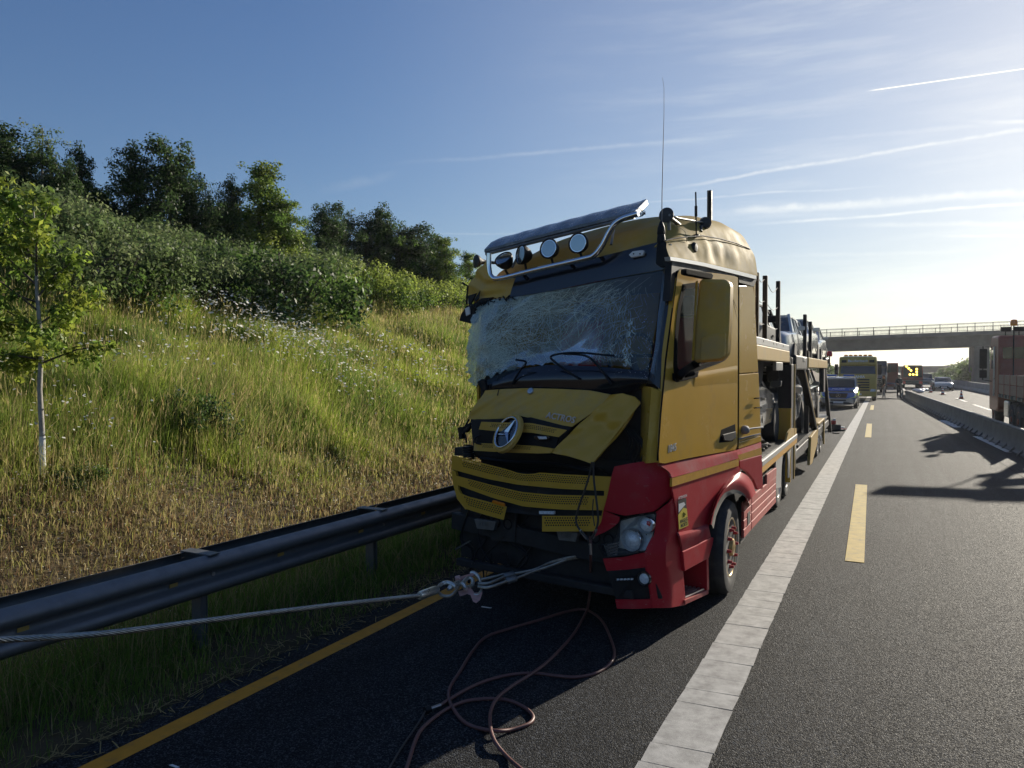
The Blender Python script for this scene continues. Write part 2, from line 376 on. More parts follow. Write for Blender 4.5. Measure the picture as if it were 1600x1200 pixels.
def ground_mat():
    m=pbr('earth_and_turf',(.07,.065,.03),.95); t=m.node_tree;n=t.nodes;l=t.links;b=n['Principled BSDF']; co=n['Texture Coordinate'].outputs['Object']
    def nz(s,d=6):
        x=n.new('ShaderNodeTexNoise'); l.new(co,x.inputs['Vector']); x.inputs['Scale'].default_value=s; x.inputs['Detail'].default_value=d; return x.outputs['Fac']
    r=n.new('ShaderNodeValToRGB'); l.new(nz(.7),r.inputs[0]); e=r.color_ramp.elements
    e[0].position=.35; e[0].color=(.05,.034,.017,1); e[1].position=.62; e[1].color=(.085,.062,.028,1); q=e.new(.75); q.color=(.14,.10,.045,1)
    l.new(r.outputs[0],b.inputs['Base Color'])
    x=n.new('ShaderNodeBump'); x.inputs['Strength'].default_value=.8; x.inputs['Distance'].default_value=.05; l.new(nz(9),x.inputs['Height']); l.new(x.outputs[0],b.inputs['Normal']); return m
M['ground']=ground_mat()
tag(g.build('terrain',M['ground'],smooth=60,fixn=False),kind='structure')
def asphalt(name,dark=.006,light=.075,base=.42,tracks=True):
    m=bpy.data.materials.new(name); m.use_nodes=True; t=m.node_tree;n=t.nodes;l=t.links;b=n['Principled BSDF']
    co=n.new('ShaderNodeTexCoord').outputs['Object']
    def mth(op,a,c):
        x=n.new('ShaderNodeMath'); x.operation=op
        for i,q in enumerate((a,c)):
            if hasattr(q,'is_output'): l.new(q,x.inputs[i])
            else: x.inputs[i].default_value=q
        return x.outputs[0]
    v=n.new('ShaderNodeTexVoronoi'); l.new(co,v.inputs['Vector']); v.inputs['Scale'].default_value=125
    v2=n.new('ShaderNodeTexVoronoi'); l.new(co,v2.inputs['Vector']); v2.inputs['Scale'].default_value=38
    sep=n.new('ShaderNodeSeparateColor'); l.new(v.outputs['Color'],sep.inputs[0])
    r=n.new('ShaderNodeValToRGB'); l.new(sep.outputs[0],r.inputs[0]); e=r.color_ramp.elements
    e[0].position=.15; e[0].color=(dark*.92,dark,dark*1.1,1); e[1].position=1; e[1].color=(light*1.13,light*1.2,light*1.28,1); q=e.new(.72); q.color=(.044*base,.047*base,.051*base,1)
    mp=n.new('ShaderNodeMapping'); l.new(co,mp.inputs[0]); mp.inputs['Scale'].default_value=(2.2,.06,1)
    nz=n.new('ShaderNodeTexNoise'); l.new(mp.outputs[0],nz.inputs['Vector']); nz.inputs['Scale'].default_value=1.6; nz.inputs['Detail'].default_value=6
    nb=n.new('ShaderNodeTexNoise'); l.new(co,nb.inputs['Vector']); nb.inputs['Scale'].default_value=.55; nb.inputs['Detail'].default_value=5
    f=n.new('ShaderNodeMapRange'); l.new(mth('ADD',mth('MULTIPLY',nz.outputs['Fac'],.6),mth('MULTIPLY',nb.outputs['Fac'],.4)),f.inputs[0]); f.inputs[1].default_value=.36; f.inputs[2].default_value=.64; f.inputs[3].default_value=.62; f.inputs[4].default_value=1.34
    mx=n.new('ShaderNodeMix'); mx.data_type='RGBA'; mx.blend_type='MULTIPLY'; mx.inputs[0].default_value=1; l.new(r.outputs[0],mx.inputs[6]); l.new(f.outputs[0],mx.inputs[7])
    l.new(mx.outputs[2],b.inputs['Base Color'])
    hgt=mth('ADD',mth('MULTIPLY',v.outputs['Distance'],-.9),mth('MULTIPLY',v2.outputs['Distance'],-.35))
    bp=n.new('ShaderNodeBump'); bp.inputs['Strength'].default_value=.55; bp.inputs['Distance'].default_value=.012; l.new(hgt,bp.inputs['Height']); l.new(bp.outputs[0],b.inputs['Normal'])
    rr=n.new('ShaderNodeMapRange'); l.new(sep.outputs[1],rr.inputs[0]); rr.inputs[3].default_value=.62; rr.inputs[4].default_value=.95; l.new(rr.outputs[0],b.inputs['Roughness'])
    b.inputs['Specular IOR Level'].default_value=.13
    return m
M['asphalt']=asphalt('asphalt'); M['asphalt_pale']=asphalt('pale_worn_asphalt',.025,.11,1.1)
yr=np.r_[-60,np.linspace(-30,110,36),np.linspace(112,265,40),700,1500]
def strip(x0,x1,ylist,dz,xf0=None):
    """ribbon along the road; x0/x1 may be functions of Y"""
    fx=lambda f,y: f(y) if callable(f) else f
    return np.array([[(fx(x0,y),y,float(zr(y))+dz) for y in ylist],[(fx(x1,y),y,float(zr(y))+dz) for y in ylist]])
bar_x=lambda y: 4.33-.0375*y if y<66 else 1.855
edge_j=rng.normal(0,.035,400)
b=MB(); yl=np.r_[np.linspace(-8,40,260),yr[yr>41]]
b.grid(strip(lambda y:-4.12+edge_j[int(y*5+60)%400]*(y<41),lambda y: bar_x(y)+.25,yl,.0)); road=tag(b.build('road',M['asphalt'],smooth=60),kind='structure')
b=MB(); b.grid(strip(lambda y: bar_x(y)+.25,10.3,yr,.0)); tag(b.build('opposite_carriageway',M['asphalt_pale'],smooth=60),kind='structure')
# markings
def marking_mat(name,col,wear,wd=.3):
    return pbr(name,col,.75,var=.12,vs=9,bump=.25,bs=120,dirt=(.085,.08,.075),dirt_amt=wear,ds=7)
M['mark_white']=marking_mat('worn_white_marking',(.43,.42,.39),.62); M['mark_white2']=marking_mat('white_marking',(.55,.54,.5),.3)
M['mark_yellow']=marking_mat('yellow_marking',(.46,.33,.06),.35); M['mark_orange']=marking_mat('orange_yellow_marking',(.62,.255,.012),.2)
line=thing('lane_line',None,None,(0,0,0),0,world=False); tag(line,kind='structure')
y=-1.2; k=0; sh=MB()
segs=[]
wx0=lambda y:-1.205+.0055*y; wx1=lambda y:-.845+.0045*y
while y<95:
    ln=.27+.05*math.sin(k*1.7)+(.10 if k%7==3 else 0); 
    x0,x1=wx0(y),wx1(y); sk=.012*math.sin(k*2.1); j=.004*math.sin(k*5.3)
    seg=MB() if k<110 else sh
    seg.prism([(x0+j,y,.002),(x1+j,y+.02+sk,.002),(x1-j,y+ln-.0028+.02+sk,.002),(x0-j,y+ln-.0028,.002)],(0,0,.0045+.0006*math.sin(k*3.3)))
    if k<110: seg.build('line_segment',M['mark_white'],line)
    y+=ln; k+=1
o=sh.build('line_strip',M['mark_white'],line); tag(o,kind='stuff')
b=MB(); b.grid(strip(wx0,wx1,np.r_[np.linspace(95,112,4),np.linspace(113,260,30)],.006)); b.build('far_line',M['mark_white'],line)
def mark(name,quads,mat):
    for q in quads:
        b=MB(); b.prism(q,(0,0,.004)); tag(b.build(name,mat),kind='structure')
def rect(x0,x1,y0,y1,sk=0): return [(x0,y0,.003),(x1,y0,.003),(x1+sk,y1,.003),(x0+sk,y1,.003)]
mark('yellow_dash',[rect(-.33,-.13,9.25,15.55,-.05),rect(-.39,-.20,26.6,33.4,-.03),rect(-.42,-.24,45,51,0),rect(-.44,-.26,63,69,0),rect(-.44,-.26,81,87,0)],M['mark_yellow'])
b=MB(); b.grid(strip(lambda y:-3.985+.018*min(y,12),lambda y:-3.845+.018*min(y,12),yr[yr<112],.004)); tag(b.build('edge_line',M['mark_orange'],smooth=60),kind='structure')
def wl(pa,pb,wd):
    a=gnd(*pa);c=gnd(*pb); d=(c-a)/np.linalg.norm(c-a); r=np.array([d[1],-d[0],0])*wd/2; z=np.array([0,0,.003])
    return [a-r+z,a+r+z,c+r+z,c-r+z]
mark('white_dash',[wl((1582,707),(1528,682),.3),wl((1640,735),(1700,764),.3),wl((1497,668),(1473,657),.3),wl((1548,641),(1521,632),.2),wl((1510,628),(1494,622),.2),wl((1478,616),(1470,613),.2),wl((1620,667),(1590,656),.2)],M['mark_white2'])
M['seam']=pbr('bitumen_seam',(.010,.010,.010),.95,spec=.02)
def ribbon(name,pts,wd,mat,dz=.0025):
    P=[np.array(p) for p in pts]; a=[];c=[]
    for i,p in enumerate(P):
        d=P[min(i+1,len(P)-1)]-P[max(i-1,0)]; d=d/np.linalg.norm(d); r=np.array([d[1],-d[0],0])*wd/2*(1+.4*math.sin(i*1.3)); a.append(p-r+(0,0,dz)); c.append(p+r+(0,0,dz))
    b=MB(); b.grid(np.array([a,c])); tag(b.build(name,mat),kind='structure')
sa_,sb_=gnd(1436,648),gnd(1640,770)
ribbon('bitumen_seam',[sa_+(sb_-sa_)*t+np.array([.02*math.sin(t*25),0,0]) for t in np.linspace(0,1,60)],.010,M['seam'])
# ------------------------------------------------------------------ guardrail along the verge
gx=lambda y:-4.86+.042*min(y,9.5)
GZ=pbr('galvanised_steel',(.17,.178,.185),.55,metal=.5,var=.22,vs=5,rvar=.15,dirt=(.09,.085,.075),dirt_amt=.5,ds=5,bump=.08,bs=30)
gr=thing('guardrail','double sided galvanised W-beam guardrail on steel posts between the verge and the bank','guardrail',(gx(0),0,0),world=True)
prof=[(-.155,.0),(-.148,.028),(-.112,.083),(-.062,.083),(-.022,.018),(.022,.018),(.062,.083),(.112,.083),(.148,.028),(.155,.0)]
prof=[(float(p[1]),float(p[0])) for p in cat([(x,z,0) for z,x in prof],3)]
def beam(y0,y1,off,side):
    yy=np.linspace(y0,y1,9)
    P=[[(gx(y)+off+side*x,y,.597+z) for y in yy] for z,x in prof]
    m=MB(); m.grid(np.array(P),0,thick=(-side*.006,0,0)); return m.build('beam',GZ,gr,smooth=50)
y0=-6.1
while y0<70:
    beam(y0,y0+4.22,0,1); beam(y0+.02,y0+4.2,-.24,-1) ; y0+=4.2
for i,py in enumerate(np.arange(-4.5+.2,72,2.1)):
    x=gx(py); m=MB()
    m.bx(x-.17,x-.09,py-.028,py+.028,-.3,.70); m.bx(x-.18,x-.08,py-.034,py-.028,-.3,.70); m.bx(x-.18,x-.08,py+.028,py+.034,-.3,.70)
    m.build('post',GZ,gr)
    m=MB(); m.bx(x-.285,x+.045,py-.05,py+.05,.752,.760); m.bx(x-.285,x-.27,py-.05,py+.05,.70,.752); 
    m.build('spacer',GZ,gr)
    m=MB(); m.bx(x-.235,x+.015,py-.03,py+.03,.46,.50); m.build('block',GZ,gr)
    if py<14:
        m=MB(); m.lathe([(0,.0),(.016,.0),(.016,.012),(0,.012)],(x+.018,py,.60),(1,0,0),8); m.build('bolt',M['alu'],gr)
for y in np.arange(-3.6,12,1.05):   # reflective plates in the trough
    m=MB(); m.bx(gx(y)+.02,gx(y)+.026,y-.035,y+.035,.585,.612); m.build('reflector',M['yellow_pale'],gr)
# ------------------------------------------------------------------ steel construction-site barrier
BZ=pbr('weathered_barrier_steel',(.10,.10,.098),.65,metal=.2,var=.15,vs=1.5,rvar=.1,dirt=(.09,.085,.075),dirt_amt=.5,ds=1.6)
br=thing('safety_barrier','grey steel step barrier with round top rail dividing the two carriageways','barrier',(bar_x(0),0,0),world=True)
pf=[(-.25,0),(-.25,.05),(-.17,.12),(-.10,.30),(-.085,.62),(-.085,.72),(.085,.72),(.085,.62),(.10,.30),(.17,.12),(.25,.05),(.25,0)]
yy0=-8.
while yy0<64:
    y1=min(yy0+5.98,66); yy=np.linspace(yy0,y1,5)
    m=MB(); m.grid(np.array([[(bar_x(y)+x,y,z*.76+.004) for y in yy] for x,z in pf])); m.build('barrier_section',BZ,br,smooth=25)
    m=MB(); m.tube([(bar_x(y),y,.575) for y in yy],.062,10); m.build('top_rail',BZ,br,smooth=50)
    for q in np.arange(yy0+.5,y1,1.0):
        if q<10: continue
        m=MB(); m.prism([(bar_x(q)-.33,q,.004),(bar_x(q)-.19,q,.17),(bar_x(q)-.19,q,.004)],(0,.05,0)); m.build('foot_fin',BZ,br)
    yy0+=6.
m=MB()
m.grid(np.array([[(1.855+x+ (.012*t)**1,66+t*.9,z*.76+.004) for t in np.linspace(0,9,7)] for x,z in pf])); m.build('barrier_section',BZ,br,smooth=25)
# concrete wall at the far edge of the opposite carriageway
wl_=thing('concrete_wall','long low grey concrete safety wall along the far edge of the opposite carriageway','wall',(10,0,0),world=True)
for i,y in enumerate(np.arange(-20,240,12.)):
    m=MB(); ys_=np.linspace(y,y+11.95,4); w0=lambda q:10.05-.012*min(q,110)
    m.grid(np.array([[(w0(q)+x,q,float(zr(q))+z) for q in ys_] for x,z in [(-.3,-.05),(-.3,.12),(-.14,.35),(-.10,.9),(.10,.9),(.14,.35),(.3,.12),(.3,-.05)]])); m.build('wall_segment',M['concrete'],wl_,smooth=25)
# ------------------------------------------------------------------ bridges
def bridge(name,label,Y0,wid,ztop,slope,Hb,x0,x1,piers,rail=True,zg=0):
    t=thing(name,label,'bridge',(0,Y0,zg),world=True)
    zt=lambda x: ztop+slope*x
    m=MB()
    for ya,yb in((Y0+.9,Y0+wid-.9),):
        xa=np.linspace(x0,x1,7)
        m.grid(np.array([[(x,ya,zt(x)-.45) for x in xa],[(x,ya+.5,zt(x)-Hb) for x in xa],[(x,yb-.5,zt(x)-Hb) for x in xa],[(x,yb,zt(x)-.45) for x in xa]]))
    m.build('girder',M['old_concrete'],t)
    m=MB(); m.prism([(x0,Y0,zt(x0)-.5),(x1,Y0,zt(x1)-.5),(x1,Y0,zt(x1)),(x0,Y0,zt(x0))],(0,wid,0)); m.build('deck_slab',M['old_concrete'],t,bevel=.03)
    for px_,pw,pd in piers:
        m=MB(); m.bx(px_-pw/2,px_+pw/2,Y0+1.4,Y0+wid-1.4,zg-1.5,zt(px_)-Hb-.01); m.build('pier',M['old_concrete'],t,bevel=.06)
    if rail:
        for ry in (Y0+.15,Y0+wid-.15):
            bal=MB(); n=0
            for i,x in enumerate(np.arange(x0+.3,x1,2.0)):
                m=MB(); m.bx(x-.045,x+.045,ry-.045,ry+.045,zt(x),zt(x)+1.1); m.build('railing_post',M['dark_metal'],t)
                for k in range(1,14): xx=x+k*.143; bal.bx(xx-.011,xx+.011,ry-.011,ry+.011,zt(xx)+.12,zt(xx)+1.0)
            tag(bal.build('balusters',M['dark_metal'],t),kind='stuff')
            for hh in(.12,1.0,1.1):
                m=MB(); m.bar((x0,ry,zt(x0)+hh),(x1,ry,zt(x1)+hh),.05,.05); m.build('handrail',M['dark_metal'],t)
    for ax,s in((x0,1),(x1,-1)):
        m=MB(); m.bx(ax-1.5,ax+2.2,Y0+.2,Y0+wid-.2,zg-1,zt(ax)-.51); m.build('abutment',M['old_concrete'],t)
    return t
bridge('overpass','nearer grey concrete road bridge with a barred railing crossing the motorway',114,9.5,7.05,.0226,1.95,-17,44,[(12.25,1.75,3)])
bridge('overpass','far low concrete bridge seen beneath the nearer bridge',262,12,3.35,.006,2.05,-45,75,[(12.0,3.6,3),(-8,1.6,3)],rail=False,zg=-3.4)
# ------------------------------------------------------------------ vegetation
def leafmat(name,rough=.5,trans=.5,gloss=.35):
    m=bpy.data.materials.new(name); m.use_nodes=True; t=m.node_tree;n=t.nodes;l=t.links;b=n['Principled BSDF']
    a=n.new('ShaderNodeAttribute'); a.attribute_name='tint'; l.new(a.outputs['Color'],b.inputs['Base Color']); b.inputs['Roughness'].default_value=rough; b.inputs['Specular IOR Level'].default_value=gloss
    tr=n.new('ShaderNodeBsdfTranslucent'); g=n.new('ShaderNodeGamma'); l.new(a.outputs['Color'],g.inputs[0]); g.inputs[1].default_value=.85; l.new(g.outputs[0],tr.inputs[0])
    mx=n.new('ShaderNodeMixShader'); mx.inputs[0].default_value=trans; l.new(b.outputs[0],mx.inputs[1]); l.new(tr.outputs[0],mx.inputs[2]); l.new(mx.outputs[0],n['Material Output'].inputs[0]); return m
M['leaf']=leafmat('leaves',.5,.5,.25); M['blade']=leafmat('grass_blades',.6,.45,.25)
M['bark']=pbr('bark',(.075,.06,.045),.9,var=.3,vs=8,bump=.5,bs=30)
M['birchbark']=pbr('pale_bark',(.30,.28,.25),.8,var=.2,vs=12,bump=.3,bs=30,dirt=(.05,.045,.04),dirt_amt=.3,ds=14)
def fastmesh(name,V,F,tint,mat):
    """V n*3, F list of (array of loops, size) ; tint per vertex"""
    me=bpy.data.meshes.new(name); nv=len(V); me.vertices.add(nv); me.vertices.foreach_set('co',V.astype(np.float32).ravel())
    loops=np.concatenate([f.ravel() for f in F]); tot=np.concatenate([np.full(len(f),f.shape[1]) for f in F]); st=np.r_[0,np.cumsum(tot)[:-1]]
    me.loops.add(len(loops)); me.loops.foreach_set('vertex_index',loops.astype(np.int32)); me.polygons.add(len(tot)); me.polygons.foreach_set('loop_start',st.astype(np.int32))
    try: me.polygons.foreach_set('loop_total',tot.astype(np.int32))
    except Exception: pass
    a=me.attributes.new('tint','FLOAT_COLOR','POINT'); a.data.foreach_set('color',np.c_[tint,np.ones(nv)].astype(np.float32).ravel())
    me.materials.append(mat); me.update(calc_edges=True); me.validate(); return me
def blades(X,Y,Z,ln,wd,col,lean,seed,dirbias=(0,0)):
    r=np.random.default_rng(seed); n=len(X)
    th=r.uniform(0,2*math.pi,n); la=r.uniform(0,2*math.pi,n); le=np.abs(r.normal(0,lean,n))
    sx,sy=np.cos(th)*wd/2,np.sin(th)*wd/2; lx,ly=np.cos(la)*le+dirbias[0],np.sin(la)*le+dirbias[1]
    P=np.stack([X,Y,Z-.02],1); s=np.stack([sx,sy,0*sx],1)
    mid=P+np.stack([lx*ln*.35,ly*ln*.35,ln*.55],1); top=P+np.stack([lx*ln,ly*ln,ln*np.sqrt(np.clip(1-.55*le**2,.2,1))],1)
    V=np.stack([P-s,P+s,mid+s*.8,mid-s*.8,top],1).reshape(-1,3)
    o=np.arange(n)[:,None]*5; Q=o+np.array([[0,1,2,3]]); T=o+np.array([[3,2,4]])
    tone=np.array([.8,.8,1.,1.,1.15]); tint=(col[:,None,:]*tone[None,:,None]).reshape(-1,3)  # each blade darker at the root, lighter at the tip
    return V,[Q,T],tint
def vnoise(x,y,s,seed):
    r=np.random.default_rng(seed); G=r.random((64,64)); u=x*s; v=y*s; i=np.floor(u).astype(int); j=np.floor(v).astype(int); f=sstep(u-i); g=sstep(v-j)
    q=lambda a,b: G[a%64,b%64]
    return (q(i,j)*(1-f)+q(i+1,j)*f)*(1-g)+(q(i,j+1)*(1-f)+q(i+1,j+1)*f)*g
# density falls with distance from the road end where the bank is seen
def scatter(n,x0,x1,y0,y1,fall,seed):
    r=np.random.default_rng(seed); X=np.zeros(0);Y=np.zeros(0)
    while len(X)<n:
        x=r.uniform(x0,x1,n); y=r.uniform(y0,y1,n); d=np.hypot(x,y); k=r.random(n)<np.clip((fall/d)**1.6,0,1); ang=np.degrees(np.arctan2(-x,y)); k&=(ang<70)
        X=np.r_[X,x[k]];Y=np.r_[Y,y[k]]
    return X[:n],Y[:n]
GREEN=np.array([0.156,0.240,0.034]); BRIGHT=np.array([0.348,0.432,0.048]); OLIVE=np.array([0.372,0.348,0.084]); STRAW=np.array([0.504,0.396,0.174]); RUST=np.array([.33,.18,.08]); DARKG=np.array([.045,.085,.016]); BROWN=np.array([.20,.14,.075])
def grasscol(X,Y,seed):
    r=np.random.default_rng(seed); d=-5.5-X; n1=vnoise(X,Y,.55,1); n2=vnoise(X,Y,1.3,2); n3=vnoise(X+9,Y,.25,3); n4=vnoise(X,Y+5,.9,4)
    straw=np.clip(1.08-d/2.2+(n1-.5)*1.3,0,1)*.8+np.clip((n3-.66)*3,0,1)*.35
    straw=np.clip(straw+np.clip((d-6)/3,0,1)*np.clip((Y-14)/9,0,1)*.40+np.clip((6.2-Y)/3,0,1)*np.clip(1-np.abs(d-1.6)/2.0,0,1)*.45,0,1)
    bright=np.clip((n2-.35)*1.8,0,1)
    c=GREEN*(1-bright[:,None])+BRIGHT*bright[:,None]
    dark=np.clip((n4-.62)*4,0,1)[:,None]; c=c*(1-dark*.6)+DARKG*dark*.6
    pick=r.random(len(X)); s=(pick<.11+straw*.8)
    sc=np.where((r.random(len(X))<.18)[:,None],RUST,STRAW); o=np.clip(straw*1.2,0,1)[:,None]
    c=c*(1-o*.7)+OLIVE*o*.7
    c=np.where(s[:,None],sc,c)
    low=(d<2.4)&(r.random(len(X))<np.clip(1.3-d/1.9,0,.75)); c=np.where(low[:,None],BROWN,c)
    return c*r.uniform(.6,1.4,(len(X),1)), straw
NB=430000
X,Y=scatter(NB,-17,-5.0,1.2,75,13,11); d=-5.5-X
col,straw=grasscol(X,Y,12)
dist=np.hypot(X,Y); hgt=(.07+.44*sstep((d-1.2)/2.5))*(.45+.75*vnoise(X,Y,.8,5)+.5*vnoise(X,Y,2.1,6)**2)*np.random.default_rng(3).uniform(.55,1.3,NB)
bare=vnoise(X,Y,1.1,8); hgt*=np.where((d<2.6)&(bare>.5),.45,1.)
wd=.0075*np.clip(dist/9,.75,4)
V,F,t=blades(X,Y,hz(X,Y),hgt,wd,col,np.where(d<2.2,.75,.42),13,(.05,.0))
def stuffobj(name,me): 
    o=bpy.data.objects.new(name,me); COL.objects.link(o); return tag(o,kind='stuff')
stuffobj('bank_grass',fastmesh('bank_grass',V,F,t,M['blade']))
# tall flowering stalks: thin stem with a broad seed head
X,Y=scatter(17000,-16,-6.6,1.5,45,11,21); hg=np.random.default_rng(5).uniform(.45,.9,len(X))*(.30+.7*sstep((-6.8-X)/2)); Z=hz(X,Y)
c=np.where((np.random.default_rng(6).random(len(X))<.5)[:,None],STRAW,OLIVE)*np.random.default_rng(7).uniform(.7,1.3,(len(X),1))
V1,F1,t1=blades(X,Y,Z,hg,.0035*np.clip(np.hypot(X,Y)/9,.8,3),c,.22,22,(.06,0))
tops=V1.reshape(-1,5,3)[:,4]; V2,F2,t2=blades(tops[:,0],tops[:,1],tops[:,2]-.06,np.full(len(X),.075),.009*np.clip(np.hypot(X,Y)/10,.8,2),c*1.05,.5,23)
F2=[f+len(V1) for f in F2]
stuffobj('seeding_grass',fastmesh('seeding_grass',np.r_[V1,V2],[F1[0],F1[1],F2[0],F2[1]],np.r_[t1,t2],M['blade']))
# shaded verge in front of and under the guardrail
r=np.random.default_rng(31); n=60000; X=-5.6+ (r.random(n)**.85)*1.55; Y=r.uniform(-.5,1,n)**1*0+ (r.random(n)**1.7)*24+.6
thin=r.random(n)<np.clip((-4.08-X)/.45,.12,1)*(.35+.9*(vnoise(X,Y,2.2,9)>.33)); X,Y=X[thin],Y[thin]; n=len(X)
col=np.where((r.random(n)<.25)[:,None],STRAW*.8,GREEN*.9+DARKG*.3)*r.uniform(.6,1.3,(n,1))
hgt=np.clip((-4.0-X)/.9,.15,1)*r.uniform(.12,.46,n)
V,F,t=blades(X,Y,hz(X,Y)+.055*(X>-4.3),hgt,.006*np.clip(np.hypot(X,Y)/6,.8,3),col,.6,32)
stuffobj('verge_grass',fastmesh('verge_grass',V,F,t,M['blade']))
# low dry stubble and moss on the poor soil at the foot of the bank
r=np.random.default_rng(35); X,Y=scatter(100000,-9.0,-5.2,1.2,45,9,36); k=r.random(len(X))<np.clip(1.25-(-5.5-X)/3.2,0,1); X,Y=X[k],Y[k]; n=len(X)
pk=r.random(n)[:,None]; cc=np.where(pk<.45,BROWN,np.where(pk<.68,STRAW*.8,np.where(pk<.82,RUST*.9,OLIVE*.7)))*r.uniform(.5,1.35,(n,1))
V,F,t=blades(X,Y,hz(X,Y),r.uniform(.04,.15,n),.008*np.clip(np.hypot(X,Y)/7,.8,3),cc,.9,37)
stuffobj('dry_stubble',fastmesh('dry_stubble',V,F,t,M['blade']))
# white ox-eye flowers: small crossed discs on stems, in drifts
def flowers(name,X,Y,hg,size,colr,seed):
    r=np.random.default_rng(seed); n=len(X); Z=hz(X,Y)+hg; s=size*np.clip(np.hypot(X,Y)/10,.8,2.2)*r.uniform(.6,1.2,n)
    nx=r.normal(.15,.45,n);ny=r.normal(-.1,.45,n); N_=np.stack([nx,ny,np.ones(n)],1); N_/=np.linalg.norm(N_,axis=1)[:,None]
    u=np.cross(N_,[0,1,0.]); u/=np.linalg.norm(u,axis=1)[:,None]; v=np.cross(N_,u); Cc=np.stack([X,Y,Z],1)
    V=np.stack([Cc+(u*math.cos(a)+v*math.sin(a))*s[:,None] for a in np.arange(6)*math.pi/3],1).reshape(-1,3)
    F=[np.arange(n)[:,None]*6+np.array([[0,1,2,3,4,5]])]; t=np.repeat(np.tile(np.array(colr),(n,1))*r.uniform(.7,1.1,(n,1)),6,0)
    stuffobj(name,fastmesh(name,V,F,t,M['blade']))
FX=[];FY=[]
r=np.random.default_rng(41)
def drift(px,py,n,sx,sy):
    # centre found where that ray meets the bank
    for t_ in np.linspace(2,80,4000):
        p=CAM+ray(px,py)*t_
        if p[2]<hz(p[0],p[1])+.3: break
    FX.append(r.normal(p[0],sx,n)); FY.append(r.normal(p[1],sy,n))
for a in [(400,500,520,1.0,1.3),(340,500,240,.8,1.),(430,540,380,.7,.9),(470,560,220,.5,.8),(560,620,120,.5,.7),(600,470,260,.6,1.6),(240,590,120,.6,.6),(660,480,160,.5,1.5),(640,580,160,.8,1.),(120,700,70,.4,.3),(30,600,60,.4,.4)]: drift(*a)
X=np.concatenate(FX);Y=np.concatenate(FY); k=(X<-6)&(X>-16.5); X,Y=X[k],Y[k]
flowers('white_flowers',X,Y,r.uniform(.5,.92,len(X)),.018,(.88,.88,.82),42)
X,Y=scatter(5200,-8.3,-5.3,1.5,30,9,43); flowers('small_pale_flowers',X,Y,np.random.default_rng(4).uniform(.10,.30,len(X)),.009,(.7,.66,.5),44)
# crowns -------------------------------------------------------------------------
def crown(name,centers,radii,nper,leaf,cols,seed,elong=1.6,droop=0.,shell=.55):
    """leaf-sized faces gathered in clumps; centers n*3, radii n"""
    r=np.random.default_rng(seed); Ps=[];Ns=[];Cs=[]
    for c,ra in zip(centers,radii):
        k=max(8,int(nper*(ra**2))); u=r.normal(0,1,(k,3)); u/=np.linalg.norm(u,axis=1)[:,None]; q=ra*(r.random(k)**shell)[:,None]
        Ps.append(np.array(c)+u*q*np.array([1,1,.85])); Ns.append(u*.6+r.normal(0,.6,(k,3))+np.array([0,0,.35]))
        base=np.array(cols[r.integers(len(cols))]); Cs.append(base*r.uniform(.7,1.3)*r.uniform(.6,1.4,(k,1)))
    P=np.concatenate(Ps);Nn=np.concatenate(Ns);Cc=np.concatenate(Cs); n=len(P)
    Nn/=np.linalg.norm(Nn,axis=1)[:,None]; a=r.normal(0,1,(n,3)); a[:,2]-=droop; u=a-Nn*(a*Nn).sum(1)[:,None]; u/=np.linalg.norm(u,axis=1)[:,None]; v=np.cross(Nn,u)
    s=(leaf*r.uniform(.6,1.3,n))[:,None]
    V=np.stack([P-u*s*elong/2,P+v*s*.42+Nn*s*.12,P+u*s*elong/2,P-v*s*.42+Nn*s*.12],1).reshape(-1,3)
    return fastmesh(name,V,[np.arange(n)[:,None]*4+np.array([[0,1,2,3]])],np.repeat(Cc,4,0),M['leaf'])
def treeskel(m,h,r0,seed,nl=9,spread=.35,lean=0,start=.25,up=.6):
    r=np.random.default_rng(seed); tr=[(lean*t*h+.05*h*math.sin(3*t+seed)*t,.04*h*math.sin(2.2*t+seed*2)*t,h*t) for t in np.linspace(0,1,8)]
    m.tube(tr,[r0*(1-.9*t)+.004 for t in np.linspace(0,1,8)],8); tips=[]
    for i in range(nl):
        t=start+(1-start)*(i+.5)/nl*.95; b=np.array([np.interp(t,np.linspace(0,1,8),[q[k] for q in tr]) for k in range(3)]); a=i*2.4+r.uniform(-.4,.4); ln=h*spread*(1.12-t*.92)*r.uniform(.7,1.2)
        e=b+np.array([math.cos(a)*ln,math.sin(a)*ln,ln*up*r.uniform(.6,1.3)]); mid=(b+e)/2+np.array([0,0,ln*.06])
        m.tube([b,mid,e],[r0*(1-t)*.5+.008,r0*(1-t)*.3+.005,.004],5); tips+=[(b*.7+e*.3),(b*.35+e*.65),e]
    tips.append(np.array(tr[-1])); tips.append(np.array(tr[-2])); return tips
DG=[(.032,.062,.018),(.042,.078,.02),(.027,.052,.016)]; MG=[(.07,.13,.022),(.09,.15,.026),(.055,.105,.02)]; LG=[(.17,.24,.03),(.14,.21,.028),(.20,.25,.04)]; GG=[(.11,.155,.05),(.09,.135,.04),(.14,.175,.065),(.065,.105,.03)]
PROT={}
def make_tree(kind,seed,h,cols,leaf,nper,rad,nl,spread,start=.22,up=.6,bark='bark',shell=.55):
    t=thing('tree','x','tree'); m=MB(); tips=treeskel(m,h,h*.018+.02,seed,nl,spread,0,start,up); m.build('trunk',M[bark],t,smooth=60)
    r=np.random.default_rng(seed+9); cen=[];rd=[]
    for p in tips:
        for k in range(3): cen.append(p+r.normal(0,rad*.5,3)); rd.append(rad*r.uniform(.5,1.1)*(1.15-.5*p[2]/h))
    o=bpy.data.objects.new('crown',crown('crown',cen,rd,nper,leaf,cols,seed+5,shell=shell)); COL.objects.link(o); o.parent=t; return t
